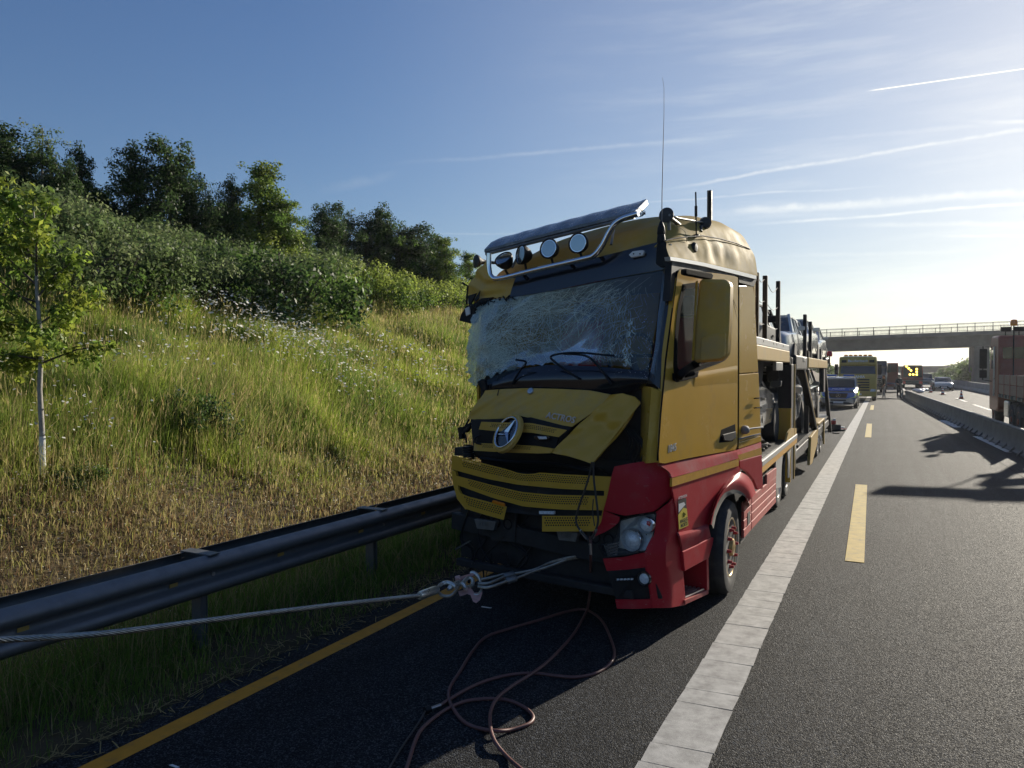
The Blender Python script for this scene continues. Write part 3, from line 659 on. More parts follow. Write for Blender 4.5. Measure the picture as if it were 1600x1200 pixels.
def bank_at(px,py,X=None,dist=None):
    """where the viewing ray over that pixel column crosses the plateau line X"""
    q=ray(px,600); s=X/q[0]; return np.array([X,q[1]*s]),s
def place_tree(proto,first,px,pytop,X,label,h0,sw=1.,group='trees along the top of the bank'):
    p,s=bank_at(px,600,X); zb=float(hz(p[0],p[1])); ztop=CAMH+(HYP-pytop)/FPX*s; h=max(1.2,ztop-zb)
    o=proto if first else copy_tree(proto); k=h/h0; o.location=(p[0],p[1],zb-.05); o.scale=(k*sw,k*sw,k); o.rotation_euler=(0,0,px*.37); tag(o,label,'tree',group); return o
HYP=578
pa=make_tree('a',101,5.,DG,.075,800,.6,17,.36,.06)
pb=make_tree('b',102,5.,DG+MG[:1],.072,800,.54,17,.31,.06)
pc=make_tree('c',103,5.,MG+LG,.07,850,.48,20,.29,.04,.5)
pd=make_tree('d',104,5.,GG,.06,420,.45,13,.24,.15,.9,'birchbark',.7)
T=[(pa,-12,205,-21,'dark broad tree cut off by the left edge of the picture at the bank top',1.2),
(pd,68,203,-20.5,'tall pale willow-like tree at the far left standing highest on the bank',.9),
(pa,98,262,-20,'dark rounded tree just right of the tall pale tree',.8),(pb,126,252,-21,'narrow dark tree with a pointed top beside the first gap in the tree line',.7),
(pb,210,252,-20.5,'dark slim tree, left of the tall dark pair after the gap',1.),(pa,268,240,-20,'tallest dark tree of the middle group, with a ragged square top',1.0),
(pd,322,288,-20.5,'thin pale silvery tree right of the tallest dark tree',.7),(pb,362,300,-20,'dark tree between the silvery tree and the bright pointed tree',.8),
(pc,404,262,-19.2,'bright green pointed tree with a second small spire',1.15),(pc,448,318,-18.6,'yellow green sloping tree leaning off the bright pointed tree',1.1),
(pa,512,338,-20.5,'dark forked tree right of the bright green tree',.85),(pd,547,345,-21,'thin grey bare-topped tree among the dark ones',.8),
(pb,598,352,-20.5,'dark mid-sized tree in the right part of the tree line',1.),(pa,645,374,-20,'low round dark tree near the end of the tree line',1.1),
(pc,700,386,-18.2,'light green tree just left of the wrecked cab',1.1),(pb,478,372,-19.6,'small dark tree in the notch behind the bright slope tree',1.),(pc,735,410,-18.5,'green tree partly hidden behind the wrecked cab roof',1.)]
T+=[(pb,302,318,-20.8,'dark low tree between the ragged tree and the silvery tree',1.1),(pa,340,326,-21.3,'dark round-topped tree behind the silvery tree',1.1),(pb,428,335,-21,'dark tree behind the bright pointed tree',1.2),(pa,530,362,-21.3,'dark bushy tree just right of the forked tree',1.2),(pb,572,366,-21,'dark tree between the grey bare-topped tree and the broad right group',1.2),(pa,622,372,-20.6,'broad dark tree in the right group, left of the low round one',1.25),(pb,672,392,-20.4,'dark tree sloping down towards the cab at the end of the line',1.3),(pa,150,300,-21.5,'low dark tree in the first gap of the tree line',1.1),(pa,30,240,-21.5,'dark tree behind the tall pale one at the far left',1.1)]
used=set()
for pr,px,py,X_,lb,sw in T:
    place_tree(pr,id(pr) not in used,px,py-(14 if px>490 else 4),X_,lb,5.,sw); used.add(id(pr))
# shrubs: dense band on the upper slope
def make_shrub(seed,cols,leaf,nper,nc=26,w_=1.25,h=1.6):
    t=thing('shrub','x','shrub'); r=np.random.default_rng(seed); cen=[];rd=[]
    m=MB()
    for k in range(9):
        a=k*.7+r.uniform(-.2,.2); e=np.array([math.cos(a)*w_*.6,math.sin(a)*w_*.6,h*r.uniform(.55,.9)]); m.tube([(0,0,-.1),e*.5+np.array([0,0,.1]),e],[.03,.02,.006],5)
    m.build('stems',M['bark'],t,smooth=60)
    for k in range(nc):
        a=r.uniform(0,6.28); q=math.sqrt(r.random())*w_; z=r.uniform(.15,1)*h*math.sqrt(max(.05,1-(q/w_)**2*.75)); cen.append((math.cos(a)*q,math.sin(a)*q,z)); rd.append(r.uniform(.28,.55))
    o=bpy.data.objects.new('foliage',crown('foliage',cen,rd,nper,leaf,cols,seed+3)); COL.objects.link(o); o.parent=t; return t
sa=make_shrub(201,GG,.055,900); sb=make_shrub(202,GG+MG[:1],.055,850,30); sc_=make_shrub(203,MG[:1]+LG,.06,850); sd2=make_shrub(204,DG+MG[:2],.07,800); 
used=set(); r=np.random.default_rng(55)
def put_shrub(pr,x,y,k,label,group,kz=None,dz=-.1):
    o=pr if id(pr) not in used else copy_tree(pr); used.add(id(pr)); o.location=(x,y,float(hz(x,y))+dz); o.scale=(k,k,kz or k); o.rotation_euler=(0,0,r.uniform(0,6.28)); tag(o,label,'shrub',group); return o
for X_ in (-13.6,-15.3,-17.2,-19.2):
    for px in np.arange(-60,520,30 if X_<-14.5 else 34):
        if X_>-14 and (px<70 or px>500): continue
        p,s=bank_at(px+r.uniform(-10,10),600,X_+r.uniform(-.5,.5))
        put_shrub((sa,sb)[int(r.integers(2))],p[0],p[1],r.uniform(.8,1.15)*(1.0 if X_>-18 else 1.15),'grey green willow shrub in the dense band along the upper bank','willow shrubs on the upper bank')
for px in np.arange(505,800,22):
    for X_ in(-15.6,-17.2):
        p,s=bank_at(px+r.uniform(-8,8),600,X_+r.uniform(-.5,.5)); put_shrub(sc_,p[0],p[1],r.uniform(.85,1.2),'yellow green shrub in the row at the right end of the upper bank','yellow green shrubs on the bank')
def ground_hit(px,py,lift=0):
    for t_ in np.linspace(2,120,6000):
        p=CAM+ray(px,py)*t_
        if p[2]<hz(p[0],p[1])+lift: return p
    return p
p=ground_hit(455,512); put_shrub(sd2,p[0],p[1],1.35,'large dark green bush bulging lowest out of the shrub band onto the grass',None)
p=ground_hit(390,480); put_shrub(sd2,p[0],p[1],1.2,'dark bush at the foot of the shrub band, left of the lowest bush',None)
p=ground_hit(300,672); put_shrub(sd2,p[0],p[1],.42,'small dark green bush alone in the middle of the grass slope',None,.5)
p=ground_hit(115,745); put_shrub(sd2,p[0],p[1],.25,'low dark tuft of leaves beside the white painted sapling',None,.2)
# the staked sapling close to the road, trunk limewashed
p=ground_hit(66,742)
sp=thing('sapling','young broad-leaved sapling with a limewashed white lower trunk, nearest tree on the left','tree',(p[0],p[1],float(hz(p[0],p[1]))-.03)); sH=3.15; sp.scale=(.92,.92,.93)
m=MB(); tr=[(0,0,0),(-.01,.01,.5),(-.03,.0,1.0),(-.02,.02,1.5),(-.06,.0,2.1),(-.12,.03,2.7),(-.2,.05,3.2)]; m.tube(tr,[.036,.031,.028,.025,.02,.013,.005],10); m.build('trunk',M['birchbark'],sp,smooth=60)
m=MB(); m.tube([(0,0,.0),(-.005,.005,.25),(-.01,.01,.46)],[.040,.036,.034],10); m.build('white_trunk_guard',pbr('limewash',(.62,.63,.64),.8,dirt=(.12,.12,.12),dirt_amt=.35,ds=30),sp,smooth=60)
r=np.random.default_rng(77); cen=[];rd=[]; m=MB()
vr=np.array([_rt[0],_rt[1],0]); fr_=np.array([-_rt[1],_rt[0],0])
for (z0,dx,dz,dy) in [(1.30,.72,.22,.2),(1.34,-.75,.05,-.1),(1.5,.6,.45,-.3),(1.42,-.3,.0,.5),(1.7,-.9,.35,.1),(1.75,.35,.35,.4),(1.9,-.55,.5,-.4),(2.05,.3,.45,.2),(2.2,-.75,.5,.2),(2.3,.2,.5,-.3),(2.45,-.5,.6,.1),(2.6,.1,.55,.1),(2.75,-.35,.5,-.2),(1.36,-.5,-.05,.3),(1.45,.3,.1,-.6),(1.65,-.4,.1,-.6),(2.0,-1.0,.25,-.2),(2.5,-.8,.3,0)]:
    b0=np.array([np.interp(z0,[q[2] for q in tr],[q[k] for q in tr]) for k in range(3)]); e=b0+vr*dx+fr_*dy+np.array([0,0,dz]); mid=(b0+e)/2+np.array([0,0,.05])
    m.tube([b0,mid,e],[.014,.009,.003],6)
    for tt in np.linspace(.3,1.05,7): cen.append(b0+(e-b0)*tt+r.normal(0,.05,3)); rd.append(r.uniform(.10,.2))
cen.append(np.array(tr[-1])); rd.append(.2); cen.append(np.array(tr[-2])); rd.append(.2)
m.build('branches',M['bark'],sp,smooth=60)
o=bpy.data.objects.new('crown',crown('crown',cen,rd,2000,.042,[(.19,.27,.03),(.15,.24,.03),(.25,.30,.035),(.11,.18,.028)],303,2.1,.5,.7)); COL.objects.link(o); o.parent=sp
# right bank: a far hedge that reads as one mass near the bridge, single shrubs in front, catenary masts
far=make_shrub(205,GG+MG,.16,330,30); used.discard(id(far)); r=np.random.default_rng(91)
for i in range(110):
    y=r.uniform(118,290); x=(12.9+r.random()*6.5+(y-118)*.012) if i%2 else 14+r.random()*24+(y-118)*.03; put_shrub(far,x,y,r.uniform(1.6,2.9),'distant grey green bush on the bank beyond the opposite carriageway','far bushes right of the motorway',r.uniform(1.3,2.4),-.3)
for i in range(22):
    y=r.uniform(150,330); x=-11-r.random()*16; put_shrub(far,x,y,r.uniform(1.8,3),'distant bush on the left bank behind the near bridge','far bushes left of the motorway',r.uniform(1.4,2.4),-.3)
MM=pbr('mast_steel',(.12,.12,.115),.6,metal=.3)
mt=None
for i,(px,pt,pbm) in enumerate([(1558,553,583),(1536,566,586),(1525,566,586),(1517,572,588),(1508,572,588),(1500,577,590),(1493,578,590),(1486,580,591),(1479,581,592),(1470,583,592)]):
    Yd=165+i*32; P0=pY(px,pbm,Yd);P1=pY(px,pt,Yd)
    t=thing('overhead_line_mast','thin railway overhead line mast on the skyline beyond the far bridge','mast',(P1[0],Yd,float(hz(P1[0],Yd))-.3),group='railway masts on the skyline'); hh=P1[2]-t.location.z
    m=MB(); m.bx(-.11,.11,-.11,.11,0,hh); m.build('pole',MM,t); m=MB(); m.bar((0,0,hh*.93),(3.0,0,hh*.93+.3),.07,.07); m.bar((0,0,hh*.83),(2.8,0,hh*.95),.05,.05); m.build('cantilever',MM,t)
# cut grass litter and gravel on the shaded edge of the shoulder
r=np.random.default_rng(95); n=1400; X=-4.16+r.normal(0,.10,n); Y=r.uniform(1,16,n); th=r.uniform(0,6.28,n); ln=r.uniform(.03,.16,n); w2=.003
P=np.stack([X,Y,np.full(n,.008)],1); u=np.stack([np.cos(th)*ln/2,np.sin(th)*ln/2,r.uniform(-.01,.02,n)],1); v=np.stack([-np.sin(th)*w2,np.cos(th)*w2,0*th],1)
stuffobj('dry_grass_litter',fastmesh('litter',np.stack([P-u-v,P-u+v,P+u+v,P+u-v],1).reshape(-1,3),[np.arange(n)[:,None]*4+np.array([[0,1,2,3]])],np.repeat(STRAW*r.uniform(.5,1.2,(n,1)),4,0),M['blade']))
# ------------------------------------------------------------------ the wrecked transporter truck
PS=R(9.5)                        # the cab is twisted on its chassis by the crash
CO=np.array([-1.53,6.08,0.]); CA=np.array([-math.cos(PS),math.sin(PS),0.]); CB=np.array([math.sin(PS),math.cos(PS),0.]); CZ=np.array([0,0,1.])
def cab(a,b,z): return CO+CA*a+CB*b+CZ*z
def FR(px,py,b): return hit(px,py,CB,CB@CO+b)      # point on the plane b metres behind the cab's front corner
def SD(px,py,a=0.): return hit(px,py,CA,CA@CO+a)   # point on the cab's left side plane, a metres inwards
def SDs(pts,a=0.): return [SD(x,y,a) for x,y in pts]
def FRs(pts,b): return [FR(x,y,b(x) if callable(b) else b) for x,y in pts]
tk=thing('car_transporter_truck','wrecked yellow and red car transporter truck with smashed windscreen and torn off bumper','truck',(-2.5,8.2,0),world=True)
Y_,YD,RD=M['yellow'],M['yellow_dusty'],M['red']
vA=lambda d: CA*d
vB=lambda d: CB*d
# --- chassis
m=MB()
for x in(-2.98,-2.12): m.bx(x-.045,x+.045,6.3,14.0,.62,.90)
for y in(7.4,9.3,11.0,12.3,13.45): m.bx(-2.98,-2.12,y-.06,y+.06,.66,.86)
for y in(7.4,12.3,13.45): m.cyl((-3.55,y,.47),(-1.55,y,.47),.07,10)
m.bx(-3.0,-2.1,6.25,7.9,.75,1.30)
m.build('chassis_frame',M['dark_metal'],tk,bevel=.01)
m=MB(); m.prism([cab(.35,-.02,.50),cab(1.95,-.02,.50),cab(1.95,1.9,.50),cab(.35,1.9,.50)],CZ*.80); m.build('sun_stop_box',M['dark_inside'],tk)  # extra box added under the cab to stop sun leaking through onto the road
m=MB(); m.bx(-2.0,-1.45,8.35,11.4,.42,.95); m.bx(-3.7,-3.1,8.35,11.4,.42,.95); m.build('fuel_tank',M['dark_metal'],tk,bevel=.06)
def wheel(parent,cx,cy,cz,r,wd,side,rim,nuts,dish,rimr=.62,name='wheel'):
    """axis along X; side=+1 faces +X"""
    t=MB(); a=(side,0,0); o=(cx-side*wd/2,cy,cz)
    pr=[(r*rimr,0.02),(r*.80,.0),(r*.93,.012),(r*.985,.05),(r,.09)]
    pr+=[(r*.992 if k%2 else r,.09+(wd-.18)*(k+.5)/9) for k in range(9)]
    for g_ in(.28,.5,.72): pass
    pr+=[(r,wd-.09),(r*.985,wd-.05),(r*.93,wd-.012),(r*.80,wd),(r*.70,wd-.006),(r*rimr,wd-.02)]
    t.lathe(pr,o,a,40); w_=t.build(name,M['rubber'],parent,smooth=35)
    q=MB(); f=wd-.02
    q.lathe([(r*rimr,wd*.1),(r*rimr+.004,f+.004),(r*rimr-.012,f+.006),(r*.56,f-.02),(r*.50,f-dish),(r*.33,f-dish*.8),(r*.30,f-dish*.2),(r*.20,f-dish*.1),(r*.17,f+.03),(0,f+.045)],o,a,32); q.build('rim',rim,w_,smooth=40)
    nuts_=[]
    for k in range(10):
        g_=2*math.pi*k/10; p=np.array([cx-side*wd/2+side*(f-dish*.85),cy+math.cos(g_)*r*.405,cz+math.sin(g_)*r*.405])
        nmb=MB(); nmb.cyl(p,p+np.array([side*.06,0,0]),.022,6,0,.012); nmb.build('wheel_nut',nuts,w_,smooth=40)
    return w_
M['gold_rim']=pbr('gold_rim',(.42,.27,.07),.35,metal=.6,coat=.3,dirt=(.12,.09,.06),dirt_amt=.4,ds=8)
M['red_nut']=pbr('red_nut_cover',(.38,.015,.02),.4)
wheel(tk,-1.425,7.40,.462,.462,.315,1,M['gold_rim'],M['red_nut'],.02)
wheel(tk,-3.62,7.40,.462,.462,.315,-1,M['gold_rim'],M['red_nut'],.02)
for wy in(12.3,13.45):
    wheel(tk,-1.55,wy,.455,.455,.31,1,M['alu'],M['chrome'],.13); wheel(tk,-3.5,wy,.455,.455,.31,-1,M['alu'],M['chrome'],.13)
# --- cab shell
m=MB(); m.prism([cab(.03,2.16,1.30),cab(2.32,2.16,1.30),cab(2.32,2.16,3.15),cab(.03,2.16,3.15)],vB(.05)); m.build('rear_wall',Y_,tk)
m=MB(); m.prism([cab(.06,-.1,1.34),cab(2.3,-.1,1.34),cab(2.3,2.16,1.34),cab(.06,2.16,1.34)],CZ*.08); m.build('cab_floor',M['dark_inside'],tk)
m=MB(); P=[[cab(2.34+.05*math.sin(b*5+z*3)*(b<1),b,z) for b in (.35,.6,.9,1.3,1.8,2.2)] for z in (1.3,1.7,2.2,2.6,3.0,3.12)]; m.grid(P,0,thick=vA(-.03)); m.build('far_side_panel',Y_,tk,smooth=40)
m=MB(); m.prism([cab(.1,.2,1.2),cab(2.2,.2,1.2),cab(2.2,.2,2.05),cab(.1,.2,2.05)],vB(.05)); m.build('firewall',M['dark_inside'],tk)
# near side, piece by piece
N_=60
door_o=[(1062,421),(1085,423),(1120,427),(1153,432),(1153,500),(1152.7,600),(1152.3,702.6),(1120,707.8),(1075,716),(1033,725.5),(1028,721),(1033,650),(1041,560),(1051,480),(1057,430)]
win_i=[(1067,444),(1085,441.5),(1120,445),(1140,449),(1143,455),(1142,500),(1139.5,552),(1134,563),(1120,569),(1100,576),(1088,580.5),(1056,588),(1052.3,580),(1054,530),(1059,480)]
def loop(px,n,a): 
    P=SDs(px+[px[0]],a); return resamp(P,n+1)[:-1]
def matchloop(o,i):
    # pair inner points with outer ones by angle about the window centre
    c=np.mean(i,0); f=lambda P:[math.atan2((p-c)@CZ,(p-c)@CB) for p in P]
    io=int(np.argmin([abs(x-2.4) for x in f(o)])); ii=int(np.argmin([abs(x-2.4) for x in f(i)])); return np.roll(o,-io,0),np.roll(i,-ii,0)
dO,dI=matchloop(loop(door_o,N_,-.012),loop(win_i,N_,-.012))
m=MB(); m.ring(dO,dI,vA(.045)); door=m.build('door',Y_,tk,smooth=30)
def scale_loop(P,k): c=np.mean(P,0); return [c+(p-c)*k for p in P]
m=MB(); wi=loop(win_i,N_,-.016); m.ring(wi,scale_loop(wi,.895),vA(.03)); m.build('window_seal',M['matt_black'],door,smooth=30)
m=MB(); m.prism(scale_loop(loop(win_i,N_,.006),.97),vA(.005)); m.build('window_glass',M['glass_clear'],door)
m=MB(); m.prism(SDs([(1050,583),(1066,586),(1089,580),(1087,589),(1070,594),(1056,597),(1050.5,594)],-.018),vA(-.02)); m.build('mirror_foot',M['matt_black'],door,bevel=.004)
# swage lines pressed into the door skin
m=MB(); P0=SDs([(1088,582),(1120,577),(1152.5,571)],-.013); P1=SDs([(1086,591),(1120,584),(1152.5,579)],-.020); P2=SDs([(1084,604),(1120,600),(1152.5,598)],-.013); m.grid(loft([P0,P1,P2],8,4)); m.build('shoulder_crease',Y_,door,smooth=60)
hd=MB(); hd.prism(SDs([(1124,687),(1127,671),(1149,662),(1150,681),(1145,690),(1123,692.5)],-.0135),vA(.03)); h_=hd.build('door_handle',M['matt_black'],door,bevel=.006)  # black handle plate, the shade of its recess painted in as matt black
hd=MB(); hd.prism(SDs([(1127,679),(1147,674),(1147,684),(1140,689),(1129,688)],-.015),vA(-.02)); hd.build('grip',M['black'],h_,bevel=.004)
text_mesh('power_badge','1845',.088,frame(SD(1050,700.5,-.0135),CB+CZ*.035,CZ,0),M['badge'],tk,.002,.15,.001)
m=MB(); m.tube(SDs([(1058,424),(1051,480),(1040.5,560),(1032,650),(1027.3,720)],-.009),.0075,6); m.build('door_gap',M['matt_black'],door)
m=MB(); m.tube(SDs([(1153.8,432),(1153.8,520),(1153.6,600),(1153,702)],-.006),.007,6); m.build('door_gap',M['matt_black'],door)
# rear quarter
m=MB(); m.prism(SDs([(1155,446),(1177,446),(1180,480),(1185.2,581.5),(1155,584)],0),vA(.04)); m.build('quarter_panel',Y_,tk,bevel=.008)
m=MB(); m.prism(SDs([(1155,585.2),(1185.5,582.6),(1189,671),(1189,680),(1154.5,690.5)],-.002),vA(.04)); q_=m.build('locker_lid',Y_,tk,bevel=.006)
m=MB(); m.prism(SDs([(1154.5,691.5),(1189.2,681),(1189.5,690),(1154,701.5)],-.002),vA(.04)); m.build('quarter_sill',Y_,tk,bevel=.004)
m=MB(); m.bar(SD(1153.5,686,-.006),SD(1188,677.5,-.006),.012,.012); m.build('bright_trim',M['grey_matt'],tk)
m=MB(); m.ball(SD(1164,671.5,-.02),(.05,.09,.045)); m.tube([SD(1166,671,-.03),SD(1178,669,-.05),SD(1192,667.5,-.04)],.010,6); m.build('marker_lamp',M['grey_matt'],tk,smooth=60)
for y in(622.5,637.5):
    m=MB(); m.tube([SD(1178.5,y,-.01),SD(1181,y-.3,-.03),SD(1190,y-.6,-.03)],.008,6); m.build('hook_rod',M['matt_black'],tk,smooth=60)
# cant rail above the door: bright strip and dark gutter
m=MB(); m.prism(SDs([(1047,401),(1060,403),(1100,410.5),(1140,420),(1182,431),(1182,436.5),(1140,426),(1100,416),(1062,409),(1048,407)],-.02),vA(.05)); m.build('rain_gutter',pbr('bright_gutter',(.6,.6,.58),.35,metal=.5),tk)
m=MB(); m.prism(SDs([(1050,409),(1062,410),(1100,417),(1140,427),(1182,437.5),(1178,447.5),(1154,441),(1153,432),(1120,426.5),(1085,422.5),(1062,420),(1058,428),(1050,470),(1046,470),(1049,430)],-.005),vA(.06)); m.build('cant_rail',M['black'],tk)
m=MB(); m.prism(SDs([(1063,421.5),(1066,420.5),(1104,427),(1107,431),(1105,436.5),(1102,437.5),(1066,430.5),(1063,429)],-.06),vA(-.05)); m.build('sun_deflector',M['matt_black'],tk,bevel=.01)
# front pillar and front quarter strip beside the door
m=MB(); G=loft([[FR(1036,421,.10),SD(1046,418,.05),SD(1061,420,.0)],[FR(1030,470,.04),SD(1040,470,.05),SD(1050.5,480,.0)],[FR(1022,540,-.06),SD(1031,540,.05),SD(1041.5,560,.0)],[FR(1011,600,-.14),SD(1022,600,.05),SD(1036,612,.0)]],9,5); m.grid(G,0,thick=vB(.05)); m.build('front_pillar',M['black_gloss'],tk,smooth=50)
m=MB(); G=loft([[FR(1003,603,-.02),SD(1018,606,.05),SD(1035,613,.0)],[FR(1001,660,-.02),SD(1015,662,.05),SD(1031,665,.0)],[FR(1000,722,-.02),SD(1011,724,.05),SD(1026.5,722,.0)]],9,4); m.grid(G,0,thick=vB(.04)); m.build('pillar_base',Y_,tk,smooth=50)
m=MB(); m.tube([FR(1012,608,-.05),FR(1009,660,-.05),FR(1007,722,-.05)],.013,6); m.build('pillar_seam',M['black'],tk,smooth=60)
# --- roof
def roofrow(a,zs,bs): return [cab(a,b,z) for b,z in zip(bs,zs)]
rows=[roofrow(-.012,[3.13,3.145,3.16,3.175,3.19,3.21],[-.12,.3,.7,1.2,1.7,2.15]),
 roofrow(.02,[3.20,3.27,3.31,3.345,3.37,3.40],[-.10,.3,.7,1.2,1.7,2.16]),
 roofrow(.07,[3.27,3.36,3.425,3.465,3.50,3.51],[.0,.34,.75,1.2,1.7,2.14]),
 roofrow(.16,[3.28,3.47,3.56,3.62,3.67,3.66],[.08,.4,.75,1.2,1.7,2.10]),
 roofrow(.34,[3.24,3.50,3.64,3.72,3.76,3.74],[.16,.42,.76,1.2,1.7,2.08]),
 roofrow(.7,[3.17,3.47,3.66,3.74,3.77,3.75],[.17,.42,.76,1.2,1.7,2.08]),
 roofrow(1.2,[3.10,3.41,3.61,3.71,3.75,3.73],[.17,.42,.76,1.2,1.7,2.08]),
 roofrow(1.7,[3.02,3.33,3.52,3.63,3.68,3.65],[.18,.42,.76,1.2,1.7,2.08]),
 roofrow(2.1,[3.05,3.24,3.36,3.48,3.56,3.56],[.22,.45,.76,1.2,1.7,2.08]),
 roofrow(2.34,[2.98,3.08,3.14,3.25,3.32,3.34],[.32,.5,.78,1.2,1.7,2.12]),
 roofrow(2.42,[2.86,2.95,3.0,3.06,3.1,3.12],[.34,.5,.78,1.2,1.7,2.14])]
G=loft(rows,56,7); rr=np.random.default_rng(8)
na,nb=G.shape[:2]
# dents beaten into the near flank and the crushed far corner
for i in range(na):
    for j in range(nb):
        p=G[i,j]-CO; a=p@CA;b=p@CB;z=p[2]
        if a<.12:
            k=math.exp(-((z-3.30)/.11)**2)
            d=.40*(.045*math.exp(-((b-.95-.35*(z-3.3))/.10)**2)-.03*math.exp(-((b-.78-.3*(z-3.3))/.06)**2)+.035*math.exp(-((b-1.22-.4*(z-3.3))/.09)**2)+.022*math.exp(-((b-.45+.4*(z-3.3))/.07)**2)-.02*math.exp(-((b-1.5)/.12)**2))
            G[i,j]+=CA*d*k
        elif a>1.6: G[i,j]+=CZ*(.03*math.sin(a*13+b*5)*math.sin(b*7))*(a-1.6)+CB*.03*math.sin(a*17)*(a-1.6)
m=MB(); m.grid(G,0,thick=-CZ*.012); m.build('roof',M['roof_paint'],tk,smooth=60,fixn=False)
m=MB(); m.prism([cab(.05,2.15,3.1),cab(2.35,2.15,3.1),cab(2.3,2.12,3.4),cab(1.7,2.08,3.63),cab(1.2,2.08,3.67),cab(.34,2.08,3.67),cab(.16,2.1,3.58),cab(.05,2.14,3.36)],vB(.02)); m.build('roof_rear',Y_,tk)
m=MB(); m.prism([cab(.05,.2,3.06),cab(2.3,.3,2.95),cab(2.3,2.1,3.05),cab(.05,2.1,3.12)],CZ*.02); m.build('headliner',M['dark_inside'],tk)
m=MB(); m.tube(SDs([(1040,376),(1050,373),(1075,370),(1098,368.5)],.03)+SDs([(1125,373),(1150,380),(1172,389)],.05),.006,6); m.build('roof_seam',M['black'],tk,smooth=60)
# dark panel above the windscreen, torn at the far end
m=MB(); G=loft([[FR(806,433,.15),FR(860,419,.15),FR(926,404,.15),FR(985,389,.15),FR(1040,375,.13),SD(1048,381,.03)],[FR(800,450,.115),FR(860,437,.115),FR(926,422,.115),FR(985,408,.11),FR(1036,398,.10),SD(1047,400,.03)],[FR(796,465,.09),FR(860,455,.09),FR(926,441,.09),FR(985,430,.09),FR(1036,421,.09),SD(1046,418,.04)]],24,5); m.grid(G,0,thick=vB(.03)); m.build('screen_header',M['black_gloss'],tk,smooth=50)
m=MB(); m.prism(FRs([(1026,377),(1044,378),(1047,383),(1045,417),(1032,418),(1024,412)],.0),vB(.06)); m.build('corner_cap',M['black'],tk,bevel=.008)
m=MB(); m.prism(FRs([(982,398),(988,392.5),(1004,390.5),(1006,394),(1004,399.5),(986,402.5)],.085),vB(.04)); mk=m.build('roof_marker',M['white'],tk,bevel=.006)
m=MB(); [m.ball(FR(x,396.5,.083),.007) for x in(990,1000)]; m.build('screw',M['black'],mk)
# torn yellow sheet at the far upper corner
m=MB(); G=loft([[FR(760,405,.2),FR(765,432,.17),FR(806,432,.15)],[FR(745,425,.28),FR(757,445,.18),FR(800,450,.12)],[FR(734,444,.32),FR(750,462,.2),FR(796,464,.1)],[FR(728,476,.3),FR(745,470,.2),FR(790,466,.11)]],14,6)
for i in range(G.shape[0]):
    for j in range(G.shape[1]): G[i,j]+=CB*.022*math.sin(i*.9+j*.5)*(1-j/14)
m.grid(G,0,thick=vB(.012)); m.build('torn_roof_sheet',YD,tk,smooth=40)
m=MB(); m.prism(FRs([(731,462),(744,458),(737,472),(733,482)],.17),vB(.02)); m.prism(FRs([(741,468),(750,454),(748,466),(742,472)],.16),vB(.01)); m.build('torn_hole',M['dark_inside'],tk)
m=MB(); m.prism(FRs([(720,491),(728,478),(741,474),(752,466),(770,464),(760,472),(744,480),(739,503),(733,505),(717,501)],.12),vB(.09)); m.tube(FRs([(722,442),(731,447),(730,460),(729,476)],.2),.012,6); fc=m.build('broken_corner_bracket',M['black'],tk,bevel=.006)
m=MB(); m.prism(FRs([(726,482),(733,479),(734,491),(728,494)],.105),vB(.02)); m.build('corner_marker',M['white'],fc,bevel=.004)
# crumpled trim above the glass
r=np.random.default_rng(19); m=MB()
for k in range(14):
    x=738+k*5; y=478-k*1.1; m.tube(cat([FR(x+r.uniform(-4,4),y+r.uniform(-5,5),.06+r.uniform(-.03,.05)) for _ in range(4)],4),.006,5)
m.build('ripped_seal',M['black'],tk,smooth=60)
# --- lamps, bull bar and sun board on the roof
m=MB(); pb_=cat(FRs([(764,396),(764,418),(768,432),(782,435),(840,421),(912,404.5),(928,399),(941,384),(952,363),(961,350),(974,341.5),(997,334)],.06),6); m.tube(pb_,.026,12); rb=m.build('lamp_bar',M['chrome'],tk,smooth=60)
for x,y in((812,428),(885,410),(930,396)):
    m=MB(); m.cyl(FR(x,y,.06),FR(x+3,y-3,.19),.018,8); m.build('bar_bracket',M['dark_metal'],rb,smooth=60)
def lamp(px,py,b,r_,yaw,pit,name='spot_lamp'):
    c=FR(px,py,b); d=-CB*math.cos(yaw)*math.cos(pit)+CA*math.sin(yaw)*math.cos(pit)+CZ*math.sin(pit)
    m=MB(); m.lathe([(0,-.11),(r_*.35,-.105),(r_*.72,-.07),(r_*.95,-.02),(r_,.012),(r_*.93,.02),(r_*.9,.008)],c,d,24); o=m.build(name,M['black'],tk,smooth=45)
    m=MB(); m.lathe([(r_*.905,.009),(r_*.84,.013),(r_*.82,.006)],c,d,24); m.build('lamp_ring',M['chrome'],o,smooth=50)
    m=MB(); m.lathe([(0,-.085),(r_*.3,-.078),(r_*.6,-.05),(r_*.86,.0)],c,d,20); m.build('lamp_reflector',M['reflector'],o,smooth=60)
    m=MB(); m.lathe([(r_*.84,.006),(r_*.6,.016),(r_*.3,.021),(0,.023)],c,d,20); m.build('lamp_glass',M['lensglass'],o,smooth=60)
    m=MB(); m.cyl(c-d*.04-CZ*r_*.8,c+CB*.08-CZ*(r_+.05),.013,6); m.build('lamp_mount',M['dark_metal'],o)
lg=glass('clear_lamp_glass',(.3,.32,.34),.10,.04); M['lensglass']=lg; M['headglass']=glass('headlamp_cover_glass',(.3,.32,.34),.05,.03,(.97,.98,.98))
lamp(787,405,.14,.098,R(0),R(42)); lamp(815,398,.14,.098,R(26),R(4)); lamp(858,388.5,.14,.1,R(0),R(5)); lamp(903.6,380,.14,.1,R(-2),R(3))
